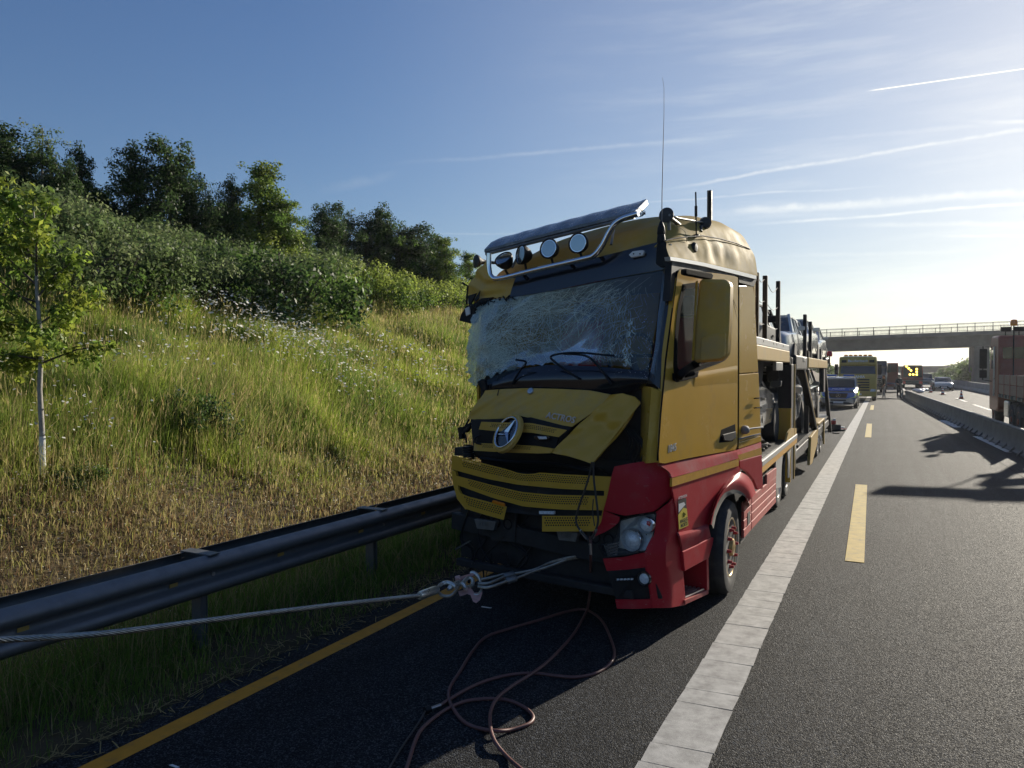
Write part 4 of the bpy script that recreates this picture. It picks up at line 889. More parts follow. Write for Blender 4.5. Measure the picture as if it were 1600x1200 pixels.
# the sun board: a long thin box knocked askew
bl=FR(758,393,.16); brr=FR(992,334,.24); ax=(brr-bl)/np.linalg.norm(brr-bl); dp=CB*.25+CZ*.155; up_=np.cross(ax,dp); up_/=-np.linalg.norm(up_)
if up_[2]<0: up_=-up_
m=MB(); n=22; G=[]
for q,(t,h) in enumerate([(0,-.022),(-.05,0),(0,.022),(.5,.038),(1.,.018),(1.03,.0),(1,-.018),(.5,-.02),(0,-.022)]):
    G.append([bl+(brr-bl)*(k/(n-1))+dp*t+up_*h*(1+.15*math.sin(k*1.9))-CB*.02*math.sin(k/(n-1)*math.pi) for k in range(n)])
m.grid(G); m.add([g[0] for g in G[:-1]],[tuple(range(8))]); m.add([g[-1] for g in G[:-1]],[tuple(range(8))])
sbm=pbr('sun_board_acrylic',(.09,.093,.097),.28,coat=.4,var=.35,vs=7,rvar=.15,dirt=(.3,.3,.3),dirt_amt=.25,ds=7)
sb_=m.build('sun_board',sbm,tk,smooth=40)
m=MB(); m.tube([bl+ax*.02-up_*.02-dp*.1,brr-up_*.02-dp*.1],.017,8); m.build('board_trim',M['grey_metal'],sb_)
m=MB(); m.prism([brr+up_*.03-ax*.04,brr+up_*.03+ax*.012,brr-up_*.03+ax*.012,brr-up_*.03-ax*.03],dp*.95); m.build('board_end_cap',M['alu'],sb_,bevel=.008)
m=MB()
for k in range(7): m.tube(cat([brr+ax*.01-up_*.02+rr.normal(0,.01,3),brr+ax*.06+up_*.03*rr.normal()+rr.normal(0,.015,3),brr+ax*.10+CZ*(-.05*rr.random())],4),.0035,4)
m.build('loose_wiring',M['black'],sb_,smooth=60)
m=MB(); m.cyl(FR(820,380,.35),FR(800,418,.2),.012,6); m.cyl(FR(960,352,.35),FR(955,382,.2),.012,6); m.build('board_strut',M['grey_metal'],sb_)
# horns
def horn(c,d,r_,ln,mat=M['black_gloss'],name='air_horn',mouth=True):
    m=MB(); m.lathe([(r_*.88,-.002),(r_,0),(r_*.93,.02),(r_*.5,.06),(r_*.28,.12),(r_*.2,ln),(0,ln+.004)],c,-np.array(d),20); o=m.build(name,mat,tk,smooth=50)
    m=MB(); m.lathe([(r_*.88,.0),(r_*.6,.03),(0,.09)],c,-np.array(d),16); m.build('horn_mouth',M['dark_inside'],o,smooth=60); return o
hc=FR(1041,336,.18); horn(hc,-CB*.97+CZ*.05-CA*.1,.066,.52,M['dark_metal'])
m=MB(); e=hc+CB*.55; m.lathe([(0,-.03),(.05,-.025),(.06,0),(.05,.035),(0,.04)],SD(1102,348.5,.12),(-CA*.6-CB*.8),16); m.tube([SD(1102,348.5,.14),SD(1094,356,.12),SD(1095,362,.10)],.018,6); m.build('horn_drum',M['dark_metal'],tk,smooth=50)
m=MB(); m.tube([SD(1046,336,.12),SD(1060,341,.12),SD(1102,348.5,.13)],.011,8); m.tube([hc+CB*.05-CZ*.03,hc+CB*.06-CZ*.12],.016,6); m.build('horn_pipe',M['grey_metal'],tk,smooth=60)
horn(FR(744,408,.30),-CB*.9+CA*.35,.068,.3,M['dark_metal'])
m=MB(); m.lathe([(0,-.03),(.035,-.026),(.05,-.005),(.05,.0),(.035,.02),(0,.022)],SD(1085,387,.02),-CA,16); m.tube([SD(1085,387,.02),SD(1086,387,.08)],.02,6); m.build('side_marker',M['dark_metal'],tk,smooth=50)
m=MB(); m.lathe([(.02,-.06),(.032,-.05),(.036,.0),(.03,.04),(.035,.045),(.03,.10),(.012,.15),(.0,.16)],FR(1033,374,.03),CZ,14); w_=m.build('antenna_base',M['black'],tk,smooth=50)
ab=FR(1034,352,.03); m=MB(); m.tube([ab,FR(1034.5,300,.03),FR(1036,235,.03),FR(1037.5,180,.03),FR(1037.5,137,.03),FR(1035,121,.03)],[.0045,.0035,.003,.0022,.0016,.0012],6); m.build('whip_antenna',M['grey_matt'],w_,smooth=60)
m=MB(); m.tube([SD(1088,370,.06),SD(1087.5,338,.06)],.007,6); m.tube([SD(1087.5,338,.06),SD(1087.5,322,.06)],.014,8); m.tube([SD(1087.5,322,.06),SD(1087,300,.06)],.0075,6); m.lathe([(.0,0),(.03,.0),(.026,.02),(0,.024)],SD(1088,370,.06),CZ,10); m.build('short_antenna',M['black'],tk,smooth=50)
m=MB(); m.tube(cat(SDs([(1049,343),(1058,353),(1070,362),(1073,378)],.03),5),.0022,4); m.build('antenna_cable',M['black'],tk)
# --- windscreen: one sheet, caved in at the far side
rows=[[FR(745,478,.14),FR(770,468,.11),FR(800,464,.10),FR(870,453,.10),FR(950,438,.10),FR(1037,420,.10)],
[FR(738,500,.07),FR(765,490,.00),FR(800,486,.05),FR(870,480,.09),FR(950,468,.07),FR(1031,460,.05)],
[FR(729,540,-.03),FR(758,530,-.10),FR(800,520,.0),FR(870,512,.06),FR(950,505,.02),FR(1025,505,-.0)],
[FR(731,575,-.08),FR(762,560,-.13),FR(800,552,-.03),FR(870,545,.02),FR(950,540,-.03),FR(1018,545,-.06)],
[FR(737,602,-.12),FR(768,588,-.16),FR(800,575,-.12),FR(865,569,-.08),FR(950,571,-.09),FR(1013,580,-.11)]]
G=loft(rows,60,9,True); r=np.random.default_rng(23)
na,nb=G.shape[:2]
for i in range(na):
    for j in range(nb):
        u=j/nb;v=i/na; k=max(0,1-u*1.15)
        G[i,j]+=CB*(.011*math.sin(i*.55+2*math.sin(j*.35))*math.sin(j*.43+i*.2)*k+.003*math.sin(i*1.9+j*1.3)*k)
        if j==0: G[i,j]+=CA*r.normal(0,.018)
        if i==na-1: G[i,j]+=CZ*r.normal(0,.014)*(.4+k)
ws=bpy.data.materials.new('shattered_windscreen'); ws.use_nodes=True; t=ws.node_tree;n=t.nodes;l=t.links;b=n['Principled BSDF']
co=n.new('ShaderNodeTexCoord').outputs['Object']
def wn(sc,det=4):
    x=n.new('ShaderNodeTexNoise'); l.new(co,x.inputs['Vector']); x.inputs['Scale'].default_value=sc; x.inputs['Detail'].default_value=det; return x
def wmath(op,a,c):
    x=n.new('ShaderNodeMath'); x.operation=op; x.use_clamp=op in('MULTIPLY','ADD')
    for i,q in enumerate((a,c)):
        if hasattr(q,'is_output'): l.new(q,x.inputs[i])
        else: x.inputs[i].default_value=q
    return x.outputs[0]
def wr(v,a,c,lo=0.,hi=1.):
    x=n.new('ShaderNodeMapRange'); l.new(v,x.inputs[0]); x.inputs[1].default_value=a;x.inputs[2].default_value=c;x.inputs[3].default_value=lo;x.inputs[4].default_value=hi; return x.outputs[0]
def cracks(sc,wd,jit,stretch,rot):
    a=wn(3.,3); mixv=n.new('ShaderNodeVectorMath'); mixv.operation='SCALE'; l.new(a.outputs['Color'],mixv.inputs[0]); mixv.inputs['Scale'].default_value=jit
    ad=n.new('ShaderNodeVectorMath'); l.new(co,ad.inputs[0]); l.new(mixv.outputs[0],ad.inputs[1])
    mp=n.new('ShaderNodeMapping'); l.new(ad.outputs[0],mp.inputs[0]); mp.inputs['Scale'].default_value=stretch; mp.inputs['Rotation'].default_value=rot
    v=n.new('ShaderNodeTexVoronoi'); v.feature='DISTANCE_TO_EDGE'; l.new(mp.outputs[0],v.inputs['Vector']); v.inputs['Scale'].default_value=sc
    return wr(v.outputs['Distance'],wd*.25,wd,1,0)
c1=cracks(7,.030,.35,(1,1,1.),(0,0,0)); c2=cracks(17,.045,.2,(1,1,.75),(.3,.5,0)); c3=cracks(42,.08,.1,(1,1,.7),(.2,-.4,.3)); c4=cracks(4.2,.022,.3,(1.6,1,.5),(0,.6,0)); c5=cracks(90,.12,.05,(1,1,1),(0,0,0))
sx=n.new('ShaderNodeSeparateXYZ'); l.new(co,sx.inputs[0])      # object x grows towards the driver's side
left=wr(sx.outputs['X'],-1.05,.35,1.,.12)
patch=wr(wn(3.2,3).outputs['Fac'],.42,.62); patch2=wr(wn(5.5,3).outputs['Fac'],.45,.65)
web=wmath('MULTIPLY',wmath('MULTIPLY',c3,patch2),.35)
web=wmath('MULTIPLY',web,wr(left,.1,1,.25,1.0))
craze=wmath('MULTIPLY',wmath('MULTIPLY',wmath('ADD',wmath('MULTIPLY',c5,.75),.48),left),wr(wn(2.2,4).outputs['Fac'],.33,.60,.12,.95))
fac=wmath('ADD',wmath('MULTIPLY',web,.75),wmath('MULTIPLY',craze,1.15))
b.inputs['Base Color'].default_value=(.47,.57,.48,1); b.inputs['Roughness'].default_value=.55
gl=n.new('ShaderNodeBsdfGlossy'); gl.inputs['Roughness'].default_value=.16; gl.inputs[0].default_value=(.75,.8,.85,1)
trn=n.new('ShaderNodeBsdfTransparent'); trn.inputs[0].default_value=(.62,.72,.68,1)
fz=n.new('ShaderNodeFresnel'); fz.inputs[0].default_value=1.5
bp=n.new('ShaderNodeBump'); bp.inputs['Strength'].default_value=.5; bp.inputs['Distance'].default_value=.004; l.new(fac,bp.inputs['Height']); l.new(bp.outputs[0],b.inputs['Normal']); l.new(bp.outputs[0],gl.inputs['Normal'])
m1=n.new('ShaderNodeMixShader'); l.new(wmath('MULTIPLY',fz.outputs[0],wr(left,.1,1,.9,.35)),m1.inputs[0]); l.new(trn.outputs[0],m1.inputs[1]); l.new(gl.outputs[0],m1.inputs[2])
m2=n.new('ShaderNodeMixShader'); l.new(fac,m2.inputs[0]); l.new(m1.outputs[0],m2.inputs[1]); l.new(b.outputs[0],m2.inputs[2]); l.new(m2.outputs[0],n['Material Output'].inputs[0])
m=MB(); m.grid(G); wsc=m.build('windscreen',ws,tk,smooth=60,fixn=False)
# glass crumbs glittering along the breaks
r=np.random.default_rng(29); gm=MB()
for k in range(420):
    u=r.random(); 
    if r.random()<.35: px,py=1010+r.normal(0,5),r.uniform(490,600)
    elif r.random()<.5: px,py=r.uniform(960,1020),r.uniform(500,590)
    else: px,py=r.uniform(735,900),r.uniform(480,590)
    c=FR(px,py,np.interp(py,[470,600],[.03,-.15])-.012); s=r.uniform(.0015,.0045); d=r.normal(0,1,(3,3))*s
    gm.add([c+d[0],c+d[1],c+d[2]],[(0,1,2)])
tag(gm.build('glass_crumbs',pbr('glass_crumb',(.75,.8,.8),.15,coat=.5),wsc,fixn=False),kind='stuff')
# every visible crack is a thin raised line on the sheet
def GS(u,v):
    x=min(max(v,0),.999)*(na-1); y=min(max(u,0),.999)*(nb-1); i=int(x);j=int(y);f=x-i;g_=y-j
    return (G[i,j]*(1-f)+G[i+1,j]*f)*(1-g_)+(G[i,j+1]*(1-f)+G[i+1,j+1]*f)*g_
r=np.random.default_rng(37); ck=MB()
def crack(u,v,a,ln,curl,wd):
    n=7; P=[]
    for k in range(n):
        if not(0.004<u<.985 and .01<v<.985): break
        P.append(GS(u,v)-CB*.0018); u+=math.cos(a)*ln/n*.52; v+=math.sin(a)*ln/n*1.15; a+=r.normal(0,curl)
    if len(P)<3: return
    for k in range(len(P)-1):
        d=P[k+1]-P[k]; w_=np.cross(d,CB); w_=w_/(np.linalg.norm(w_)+1e-9)*wd; ck.add([P[k]-w_,P[k]+w_,P[k+1]+w_,P[k+1]-w_],[(0,1,2,3)])
for (cu,cv,n,sp) in((.22,.42,230,.10),(.30,.62,190,.10),(.10,.60,200,.07),(.45,.30,150,.12),(.13,.85,120,.08),(.60,.22,80,.10),(.33,.2,90,.1)):
    for k in range(n):
        a0=r.uniform(0,6.283); q=abs(r.normal(0,sp)); crack(cu+math.cos(a0)*q,cv+math.sin(a0)*q*1.6,a0+r.normal(0,.9),r.uniform(.06,.42),.22,r.uniform(.00035,.0011))
for k in range(330):   # driver's side: short upright splits and a few long ones
    crack(r.normal(.80,.075),r.uniform(.12,.9),math.pi/2+r.normal(.12,.45),r.uniform(.03,.16),.18,r.uniform(.0003,.0009))
for k in range(60): crack(r.normal(.74,.07),r.uniform(.85,.98),-math.pi/2+r.normal(0,.7),r.uniform(.05,.2),.25,r.uniform(.0004,.001))
for k in range(26): crack(r.uniform(.5,.75),r.uniform(.2,.8),r.normal(-.75,.25),r.uniform(.3,.7),.06,r.uniform(.0004,.0009))
for k in range(60): crack(.885+r.normal(0,.008),r.uniform(.45,.97),math.pi/2+r.normal(0,.4),r.uniform(.02,.08),.3,r.uniform(.0012,.0034))
tag(ck.build('crack_lines',pbr('crack_white',(.62,.70,.60),.4,coat=.3),wsc,fixn=False),kind='stuff')
# cowl under the glass, wipers
m=MB(); G=loft([[FR(752,598,-.10),FR(790,580,-.10),FR(850,570,-.08),FR(930,572,-.09),FR(1013,580,-.11)],[FR(757,605,-.15),FR(800,592,-.15),FR(860,588,-.15),FR(930,588,-.15),FR(1012,595,-.14)],[FR(765,612,-.14),FR(818,610,-.15),FR(870,610,-.15),FR(930,613,-.15),FR(965,622,-.10),FR(1004,606,-.06)]],24,5); m.grid(G,0,thick=vB(.05)); m.build('cowl_panel',M['black_gloss'],tk,smooth=50)
for pts in ([(905,592),(870,568),(862,556),(900,551),(960,556)],[(955,600),(935,572),(915,556),(880,553)],[(800,600),(812,580),(822,566),(806,562)]):
    m=MB(); m.tube(cat(FRs(pts,-.17),5),.010,6); m.build('wiper_arm',M['black'],tk,smooth=60)
# --- interior
m=MB(); m.prism([cab(.15,.02,1.9),cab(2.1,.05,1.9),cab(2.1,.05,2.22),cab(.15,-.02,2.20)],vB(.45)); m.build('dashboard',M['dark_inside'],tk,bevel=.05)
m=MB(); G=[cab(.62+.23*math.cos(a),.45+.08*math.sin(a),2.33+.21*math.sin(a)) for a in np.linspace(0,2*math.pi,28)[:-1]]; m.tube(G,.016,8,0,True); m.tube([cab(.4,.46,2.33),cab(.84,.46,2.33)],.02,6); m.tube([cab(.62,.46,2.33),cab(.62,.6,2.1)],.04,8); m.build('steering_wheel',M['black'],tk,smooth=60)
for a0 in(.35,1.55):
    m=MB(); m.prism([cab(a0,.95,1.85),cab(a0,1.45,1.85),cab(a0,1.5,1.98),cab(a0,.92,2.0)],vA(.5)); m.build('seat_base',M['seat_red'],tk,bevel=.03)
    m=MB(); m.prism([cab(a0,1.38,2.0),cab(a0,1.55,2.0),cab(a0,1.68,2.75),cab(a0,1.54,2.75)],vA(.5)); m.build('seat_back',M['seat_red'],tk,bevel=.04)
    m=MB(); m.prism([cab(a0+.12,1.55,2.77),cab(a0+.12,1.66,2.77),cab(a0+.12,1.68,2.98),cab(a0+.12,1.58,2.98)],vA(.26)); m.build('headrest',M['black'],tk,bevel=.03)
m=MB(); m.prism([cab(.09,1.0,2.1),cab(.09,1.6,2.1),cab(.09,1.6,3.0),cab(.09,1.12,3.0)],vA(.03)); m.build('side_curtain',pbr('curtain',(.30,.30,.31),.9),tk)
# --- bonnet flap
hb=lambda y: np.interp(y,[605,724],[-.20,-.42])
def HB(px,py,d=0): return FR(px,py,hb(py)+d-.025*math.exp(-((px-840)/90)**2))
rows=[[HB(758,610),HB(785,608),HB(820,606.5),HB(870,607.5),HB(920,610),HB(953,616.5)],[HB(743,632),HB(780,629),HB(820,628),HB(870,631),HB(905,634),HB(931,640)],[HB(730,655),HB(760,655),HB(786,654),HB(800,650),HB(815,650),HB(850,659),HB(893,667)]]
G=loft(rows,40,7); r=np.random.default_rng(3)
for i in range(G.shape[0]):
    for j in range(G.shape[1]):
        u=j/40; G[i,j]+=CB*(.012*math.sin(i*.5+j*.42)*(1-u)**2+.004*math.sin(j*1.3+i))
m=MB(); m.grid(G,0,thick=vB(.02)); bn=m.build('bonnet',YD,tk,smooth=50,fixn=False)
G=loft([[HB(953.5,617,-.004),HB(972,614.5,.02),HB(990,620,.05),HB(998,627,.06)],[HB(908,660,-.004),HB(935,662,.02),HB(962,668,.05),HB(975,668,.06)],[HB(860,707.5,-.004),HB(885,712,.01),HB(908,718,.03),HB(925,725,.05)]],14,9)
for i in range(G.shape[0]):
    for j in range(G.shape[1]): G[i,j]+=CB*(.010*math.sin(i*.55+j*.5)*math.sin(j*.45)+.012*max(0,1-abs(i-7-.4*j)/2.2)+.006*math.sin(i*1.1-j*.3))
m=MB(); m.grid(G,0,thick=vB(.02)); m.build('bonnet_side_flap',Y_,tk,smooth=50,fixn=False)
m=MB(); m.prism([HB(999,627,.05),HB(1000,631,.05),HB(925,725,.04),HB(921,722,.04)],vB(.012)); m.build('flap_edge',Y_,tk)
# upper grille slats under the bonnet edge
def GB(px,py,d=0): return FR(px,py,-.405+d-.03*math.exp(-((px-800)/80)**2))
def perf(name,top,bot,u0,u1,v0,v1,nx,ny,mat,P3=None,parent=tk,slant=0.):
    """sheet between two pixel edges with punched holes as real openings"""
    T=resamp([(x,y,0) for x,y in top],60); Bt=resamp([(x,y,0) for x,y in bot],60); f=P3 or GB
    def S(u,v):
        a=np.array([np.interp(u,np.linspace(0,1,60),T[:,k]) for k in(0,1)]); c=np.array([np.interp(u,np.linspace(0,1,60),Bt[:,k]) for k in(0,1)]); p=a+(c-a)*v; return f(p[0],p[1])
    m=MB()
    def q(ua,ub,va,vb,n=12): m.grid([[S(u,va) for u in np.linspace(ua,ub,n)],[S(u,vb) for u in np.linspace(ua,ub,n)]])
    q(0,1,0,v0,30); q(0,1,v1,1,30); q(0,u0,v0,v1,4); q(u1,1,v0,v1,4)
    du=(u1-u0)/nx; dv=(v1-v0)/ny
    for j in range(ny):
        off=du/2 if j%2 else 0
        if off: q(u0,u0+off,v0+j*dv,v0+(j+1)*dv,2); q(u1-du+off,u1,v0+j*dv,v0+(j+1)*dv,2)
        for i in range(nx-(1 if off else 0)):
            cu=u0+off+(i+.5)*du; cv=v0+(j+.5)*dv
            ou=[(-1,-1),(0,-1),(1,-1),(1,0),(1,1),(0,1),(-1,1),(-1,0)]
            V=[S(cu+x*du/2,cv+y*dv/2) for x,y in ou]+[S(cu+math.cos(a)*du*.33,cv+math.sin(a)*dv*.36) for a in [math.atan2(y,x) for x,y in ou]]
            m.add(V,[(k,(k+1)%8,8+(k+1)%8,8+k) for k in range(8)])
    return m.build(name,mat,parent)
m=MB(); m.grid([[FR(x,y,-.34) for x,y in((735,655),(780,655),(830,652),(893,668))],[FR(x,y,-.36) for x,y in((740,705),(790,708),(840,709),(862,708))]]); m.build('grille_backing',M['dark_inside'],tk)
perf('grille_slat',[(752,659),(780,660),(830,661),(886,672)],[(748,671),(780,674),(830,676),(873,683)],.12,.9,.15,.62,34,3,YD)
perf('grille_slat',[(741,692),(790,694),(840,697),(866,701)],[(740,704),(790,707),(840,708.5),(860,708)],.1,.72,.12,.55,30,3,YD)
m=MB(); m.prism([GB(x,y,.015) for x,y in((750,672),(780,675),(830,677),(872,684),(868,700),(840,696),(790,693),(745,691))],vB(.02)); m.build('grille_gap',M['black'],tk)
m=MB(); m.tube(cat([GB(750,680,-.01),GB(743,684,-.02),GB(744,692,-.02),GB(752,694,-.01)],5),.008,6); m.build('broken_clip',M['black'],tk,smooth=60)
m=MB(); m.prism([GB(x,y,-.005) for x,y in((837,680.5),(855,680.5),(861,683),(860,687),(843,688),(837,685.5))],vB(-.03)); gm_=m.build('grille_marker',M['black_gloss'],tk,bevel=.005); m=MB(); m.prism([GB(x,y,-.036) for x,y in((840,682),(854,682),(855,686),(843,686.5))],vB(-.006)); m.build('marker_glass',M['lens'],gm_,bevel=.003)
# three pointed star in a ring
ec=GB(791.5,676,-.05); v_=CAM-ec; v_/=np.linalg.norm(v_); en=.46*v_+.80*(-_rt*.86+_up*.5); en/=np.linalg.norm(en); ew=_rt*.57+_up*.82; ew=ew-en*(ew@en); ew/=np.linalg.norm(ew); ev=np.cross(ew,en)
er=.155
m=MB(); m.lathe([(er*1.22,-.03),(er*1.2,.0),(er*1.08,.012),(er*1.0,.004),(er*.99,-.03)],ec,en,40); em=m.build('emblem_surround',YD,tk,smooth=40)
m=MB(); m.lathe([(0,-.01),(er*1.0,-.01),(er*1.0,-.03),(0,-.03)],ec,en,32); m.build('emblem_back',M['black_gloss'],em)
m=MB(); m.tube([ec+en*.006+(ev*math.cos(a)+ew*math.sin(a))*er*.95 for a in np.linspace(0,2*math.pi,48)[:-1]],.011,8,0,True); m.build('emblem_ring',M['chrome'],em,smooth=60)
m=MB()
for k in range(3):
    a=math.pi/2+k*2*math.pi/3; d=ev*math.cos(a)+ew*math.sin(a); s=np.cross(en,d); tip=ec+d*er*.93; bs=[ec+s*er*.15-d*er*.06,ec-s*er*.15-d*er*.06]; tp=ec+en*.028
    m.add([tip,bs[0],bs[1],tp,ec],[(0,1,3),(0,3,2),(0,4,1),(0,2,4)])
m.build('emblem_star',M['chrome'],em)
xd=HB(892,656.5)-HB(858,650); text_mesh('model_badge','ACTROS',.078,frame(HB(875,652.5,-.012),xd,CZ,0),M['badge'],tk,.003,.25,.0015)
m=MB(); m.lathe([(0,.012),(.028,.010),(.034,.0),(.034,-.01)],HB(829,611,.0),-CB+CZ*.5,16); m.build('bonnet_badge',M['alu'],tk,smooth=50)
# --- lower yellow grille, bent to a V
LB=lambda px,py,d=0: FR(px,py,-.45+.10*((px-830)/125.)**2+d)
m=MB(); m.prism([LB(x,y,.06) for x,y in((708,716),(760,730),(805,742),(835,745),(880,745),(955,750),(946,826),(846,826),(846,806),(790,800),(786,806),(730,790),(714,770))],vB(.02)); m.build('grille_backing',M['dark_inside'],tk)
perf('grille_bar',[(706,711),(760,725),(795,734),(812,740),(832,741),(842,738),(880,741),(958,745)],[(705,733),(760,748),(810,757.5),(880,764),(956,767.5)],.065,.86,.08,.62,54,4,Y_,LB)
perf('grille_bar',[(709,742),(765,757),(814,768.5),(860,773),(953,775)],[(712,757),(770,778),(818,791.5),(880,796.5),(949,797.5)],.09,.87,.08,.66,52,4,Y_,LB)
perf('grille_bar',[(715,769),(733,776),(792,791.5)],[(727,795),(760,805),(787,812.5)],.10,.95,.10,.70,16,4,Y_,LB)
perf('grille_bar',[(847,806),(890,806),(944,806)],[(847,830.5),(890,830.5),(938,830)],.03,.80,.06,.68,19,4,Y_,LB)
m=MB(); m.prism([LB(x,y) for x,y in((944,767),(956,767),(947,800),(944,820),(938,830),(928,830),(938,815),(943,790))],vB(.03)); m.build('grille_side',Y_,tk)
m=MB(); m.prism([LB(x,y) for x,y in((705,733),(712,737),(716,765),(730,792),(727,796),(714,779),(708,757))],vB(.03)); m.build('grille_side',Y_,tk)
m=MB(); m.prism([LB(x,y,-.01) for x,y in((772,781),(789,786),(790,791),(770,785))],vB(-.02)); m.build('amber_marker',M['amber'],tk,bevel=.003)
m=MB(); m.prism([LB(x,y,.02) for x,y in((845,797.5),(868,798),(868,803),(845,802.5))],vB(-.03)); m.build('white_marker',M['lens'],tk,bevel=.003)
# --- engine bay and broken front end behind the torn bumper
m=MB()
m.prism(FRs([(740,712),(905,716),(948,742),(840,736),(812,738),(760,722)],-.1),vB(.03))
m.prism(FRs([(906,712),(1004,622),(1003,722),(958,744)],-.02),vB(.03))
m.build('engine_bay_back',M['dark_inside'],tk)
r=np.random.default_rng(61); m=MB()
for k in range(7): m.tube(cat([FR(x,y,-.2+.02*k) for x,y in((750+k*6,716+k),(800,722+2*k),(860+r.uniform(-8,8),724+k*2),(930,735+r.uniform(-4,4)))],5),r.uniform(.008,.02),6)
for k in range(5): m.tube(cat([FR(x+k*7,y+k*5,-.12) for x,y in((960,650),(975,668),(985,690),(978,712))],5),.012,6)
m.build('pipes',M['black'],tk,smooth=60)
# crossmembers, brackets and cooling pack in the lower opening
m=MB(); m.prism([cab(.15,-.18,.36),cab(2.15,-.18,.36),cab(2.15,-.18,1.25),cab(.15,-.18,1.25)],vB(.06)); m.build('cooling_pack',M['dark_inside'],tk)
m=MB(); m.bar(cab(.1,-.25,.62),cab(2.2,-.22,.72),.10,.16); m.build('crossmember',M['dark_inside'],tk,bevel=.012)
m=MB(); m.bar(cab(.2,-.30,.36),cab(2.1,-.28,.34),.08,.07); m.build('underrun_bar',M['dark_inside'],tk,bevel=.012)
for a0 in(.5,1.55):
    m=MB(); ps=[cab(a0+x,-.30,z) for x,z in((-.14,.62),(.14,.60),(.16,.95),(.05,1.02),(-.16,.98))]; m.prism(ps,vB(.03)); m.build('bumper_bracket',M['dark_metal'],tk,bevel=.006)
    for dx in(-.06,.07):
        m=MB(); c=cab(a0+dx,-.305,.78); m.tube([c+(CA*math.cos(q)+CZ*math.sin(q))*.045 for q in np.linspace(0,2*math.pi,16)[:-1]],.008,6,0,True); m.build('bracket_hole',M['black'],tk,smooth=60)
for px,py in((757,820),(885,838)):
    m=MB(); m.prism(FRs([(px-16,py-9),(px+18,py-5),(px+14,py+9),(px-12,py+6)],-.36),vB(.05)); [m.bar(FR(px-8+4*k,py-6,-.37),FR(px-8+4*k,py+2,-.37),.006,.01) for k in range(4)]; m.build('lamp_bracket',M['grey_metal'],tk,bevel=.004)
m=MB()
for k in range(9): 
    x=725+r.uniform(0,70); y=835+r.uniform(0,60); q=[FR(x+r.uniform(-14,14),y+r.uniform(-16,16),-.25+r.uniform(-.1,.05)) for _ in range(3)]; m.prism(q,vB(.006))
m.build('crumpled_plates',M['dark_metal'],tk)
for k in range(7):
    m=MB(); x=r.uniform(730,920); m.tube(cat([FR(x+r.uniform(-25,25),800+35*q_+r.uniform(-8,8),-.27) for q_ in range(4)],5),r.uniform(.006,.014),6); m.build('torn_hose',M['black'],tk,smooth=60)
m=MB(); m.bar(FR(712,858,-.3),FR(735,845,-.3),.02,.012); m.build('bent_strut',M['grey_metal'],tk)
# spring, wiring and mirror stump on the far side
m=MB(); c0=FR(731,696,-.2); c1=FR(733,718,-.2); m.tube([c0+(c1-c0)*t+(CA*math.cos(t*38)+CB*math.sin(t*38))*.052 for t in np.linspace(0,1,90)],.008,6); m.build('coil_spring',M['black'],tk,smooth=60)
m=MB(); m.tube(cat(FRs([(729,692),(727,680),(724,672),(733,655),(736,642)],-.15),5),.010,6); m.tube(cat(FRs([(722,671),(732,664),(744,657),(752,656)],-.16),5),.013,6); m.prism(FRs([(715,668),(722,667),(734,662),(735,666),(727,676),(722,677),(721,686),(717,686)],-.17),vB(.05)); m.build('broken_mirror_arm',M['black'],tk,smooth=40)
m=MB(); m.prism(FRs([(745,597),(752,592),(757,594),(760,609),(754,612),(750,606)],-.2),vB(.04)); m.build('torn_trim',M['black'],tk,bevel=.006)
m=MB(); m.tube(cat(FRs([(737,640),(738,625),(741,612),(748,600)],-.15),5),.0035,4); m.build('loose_wire',M['black'],tk); m=MB(); m.tube([HB(777,618,-.02),HB(780,608,-.03)],.005,5); m.build('loose_wire',M['black'],tk)
# --- red corner with headlamp
cbx=lambda px: np.interp(px,[926,945,1012,1030],[-.39,-.38,-.30,-.20])
def RC(px,py,d=0): return FR(px,py,cbx(px)+d)
m=MB(); G=loft([[RC(960,729),RC(985,724,.02),RC(1012,720,.06),SD(1029,718,.02)],[RC(955,746),RC(985,741,.0),RC(1015,738,.03),SD(1046,738,-.02)],[RC(949,775),RC(985,767),RC(1015,763),SD(1050,757,-.03)],[RC(943,797),RC(975,806),RC(1002,802),RC(1022,799),SD(1056,772,-.03)]],16,6); m.grid(G,0,thick=vB(.012)); fp=m.build('corner_panel',RD,tk,smooth=40,fixn=False)
m=MB(); m.grid(loft([[RC(943,797.5),RC(968,808)],[RC(938,818),RC(966,816)],[RC(926.5,831),RC(957,824)],[RC(930,838),RC(944,832)]],6,5),0,thick=vB(.012)); m.build('corner_panel_tail',RD,tk,smooth=40,fixn=False)
m=MB(); G=loft([[RC(1027,800),SD(1045,787,-.03),SD(1057.5,770,-.035)],[RC(1023,832),SD(1045,830,-.03),SD(1062,830,-.035)],[RC(1010,862),SD(1040,864,-.03),SD(1065,868,-.035)],[RC(1010,885),SD(1042,890,-.03),SD(1067.5,892,-.035)],[RC(1016,920),SD(1046,922,-.03),SD(1070,922,-.035)],[RC(1020,950),SD(1045,950,-.03),SD(1072,945,-.035)]],10,5); m.grid(G,0,thick=CA*.012); m.build('corner_panel_side',RD,tk,smooth=40,fixn=False)
m=MB(); G=loft([[RC(942,873),RC(975,870.5),RC(1010,862.5)],[RC(948,892),RC(980,890),RC(1011,886)]],12,5); m.grid(G,0,thick=vB(.012)); m.build('bumper_strip',RD,tk,smooth=40,fixn=False)
m=MB(); G=loft([[RC(961,936.5),RC(990,937),RC(1021,936)],[RC(964,951),RC(990,951.5),RC(1021,950)]],12,5); m.grid(G,0,thick=vB(.012)); m.build('bumper_lip',RD,tk,smooth=40,fixn=False)
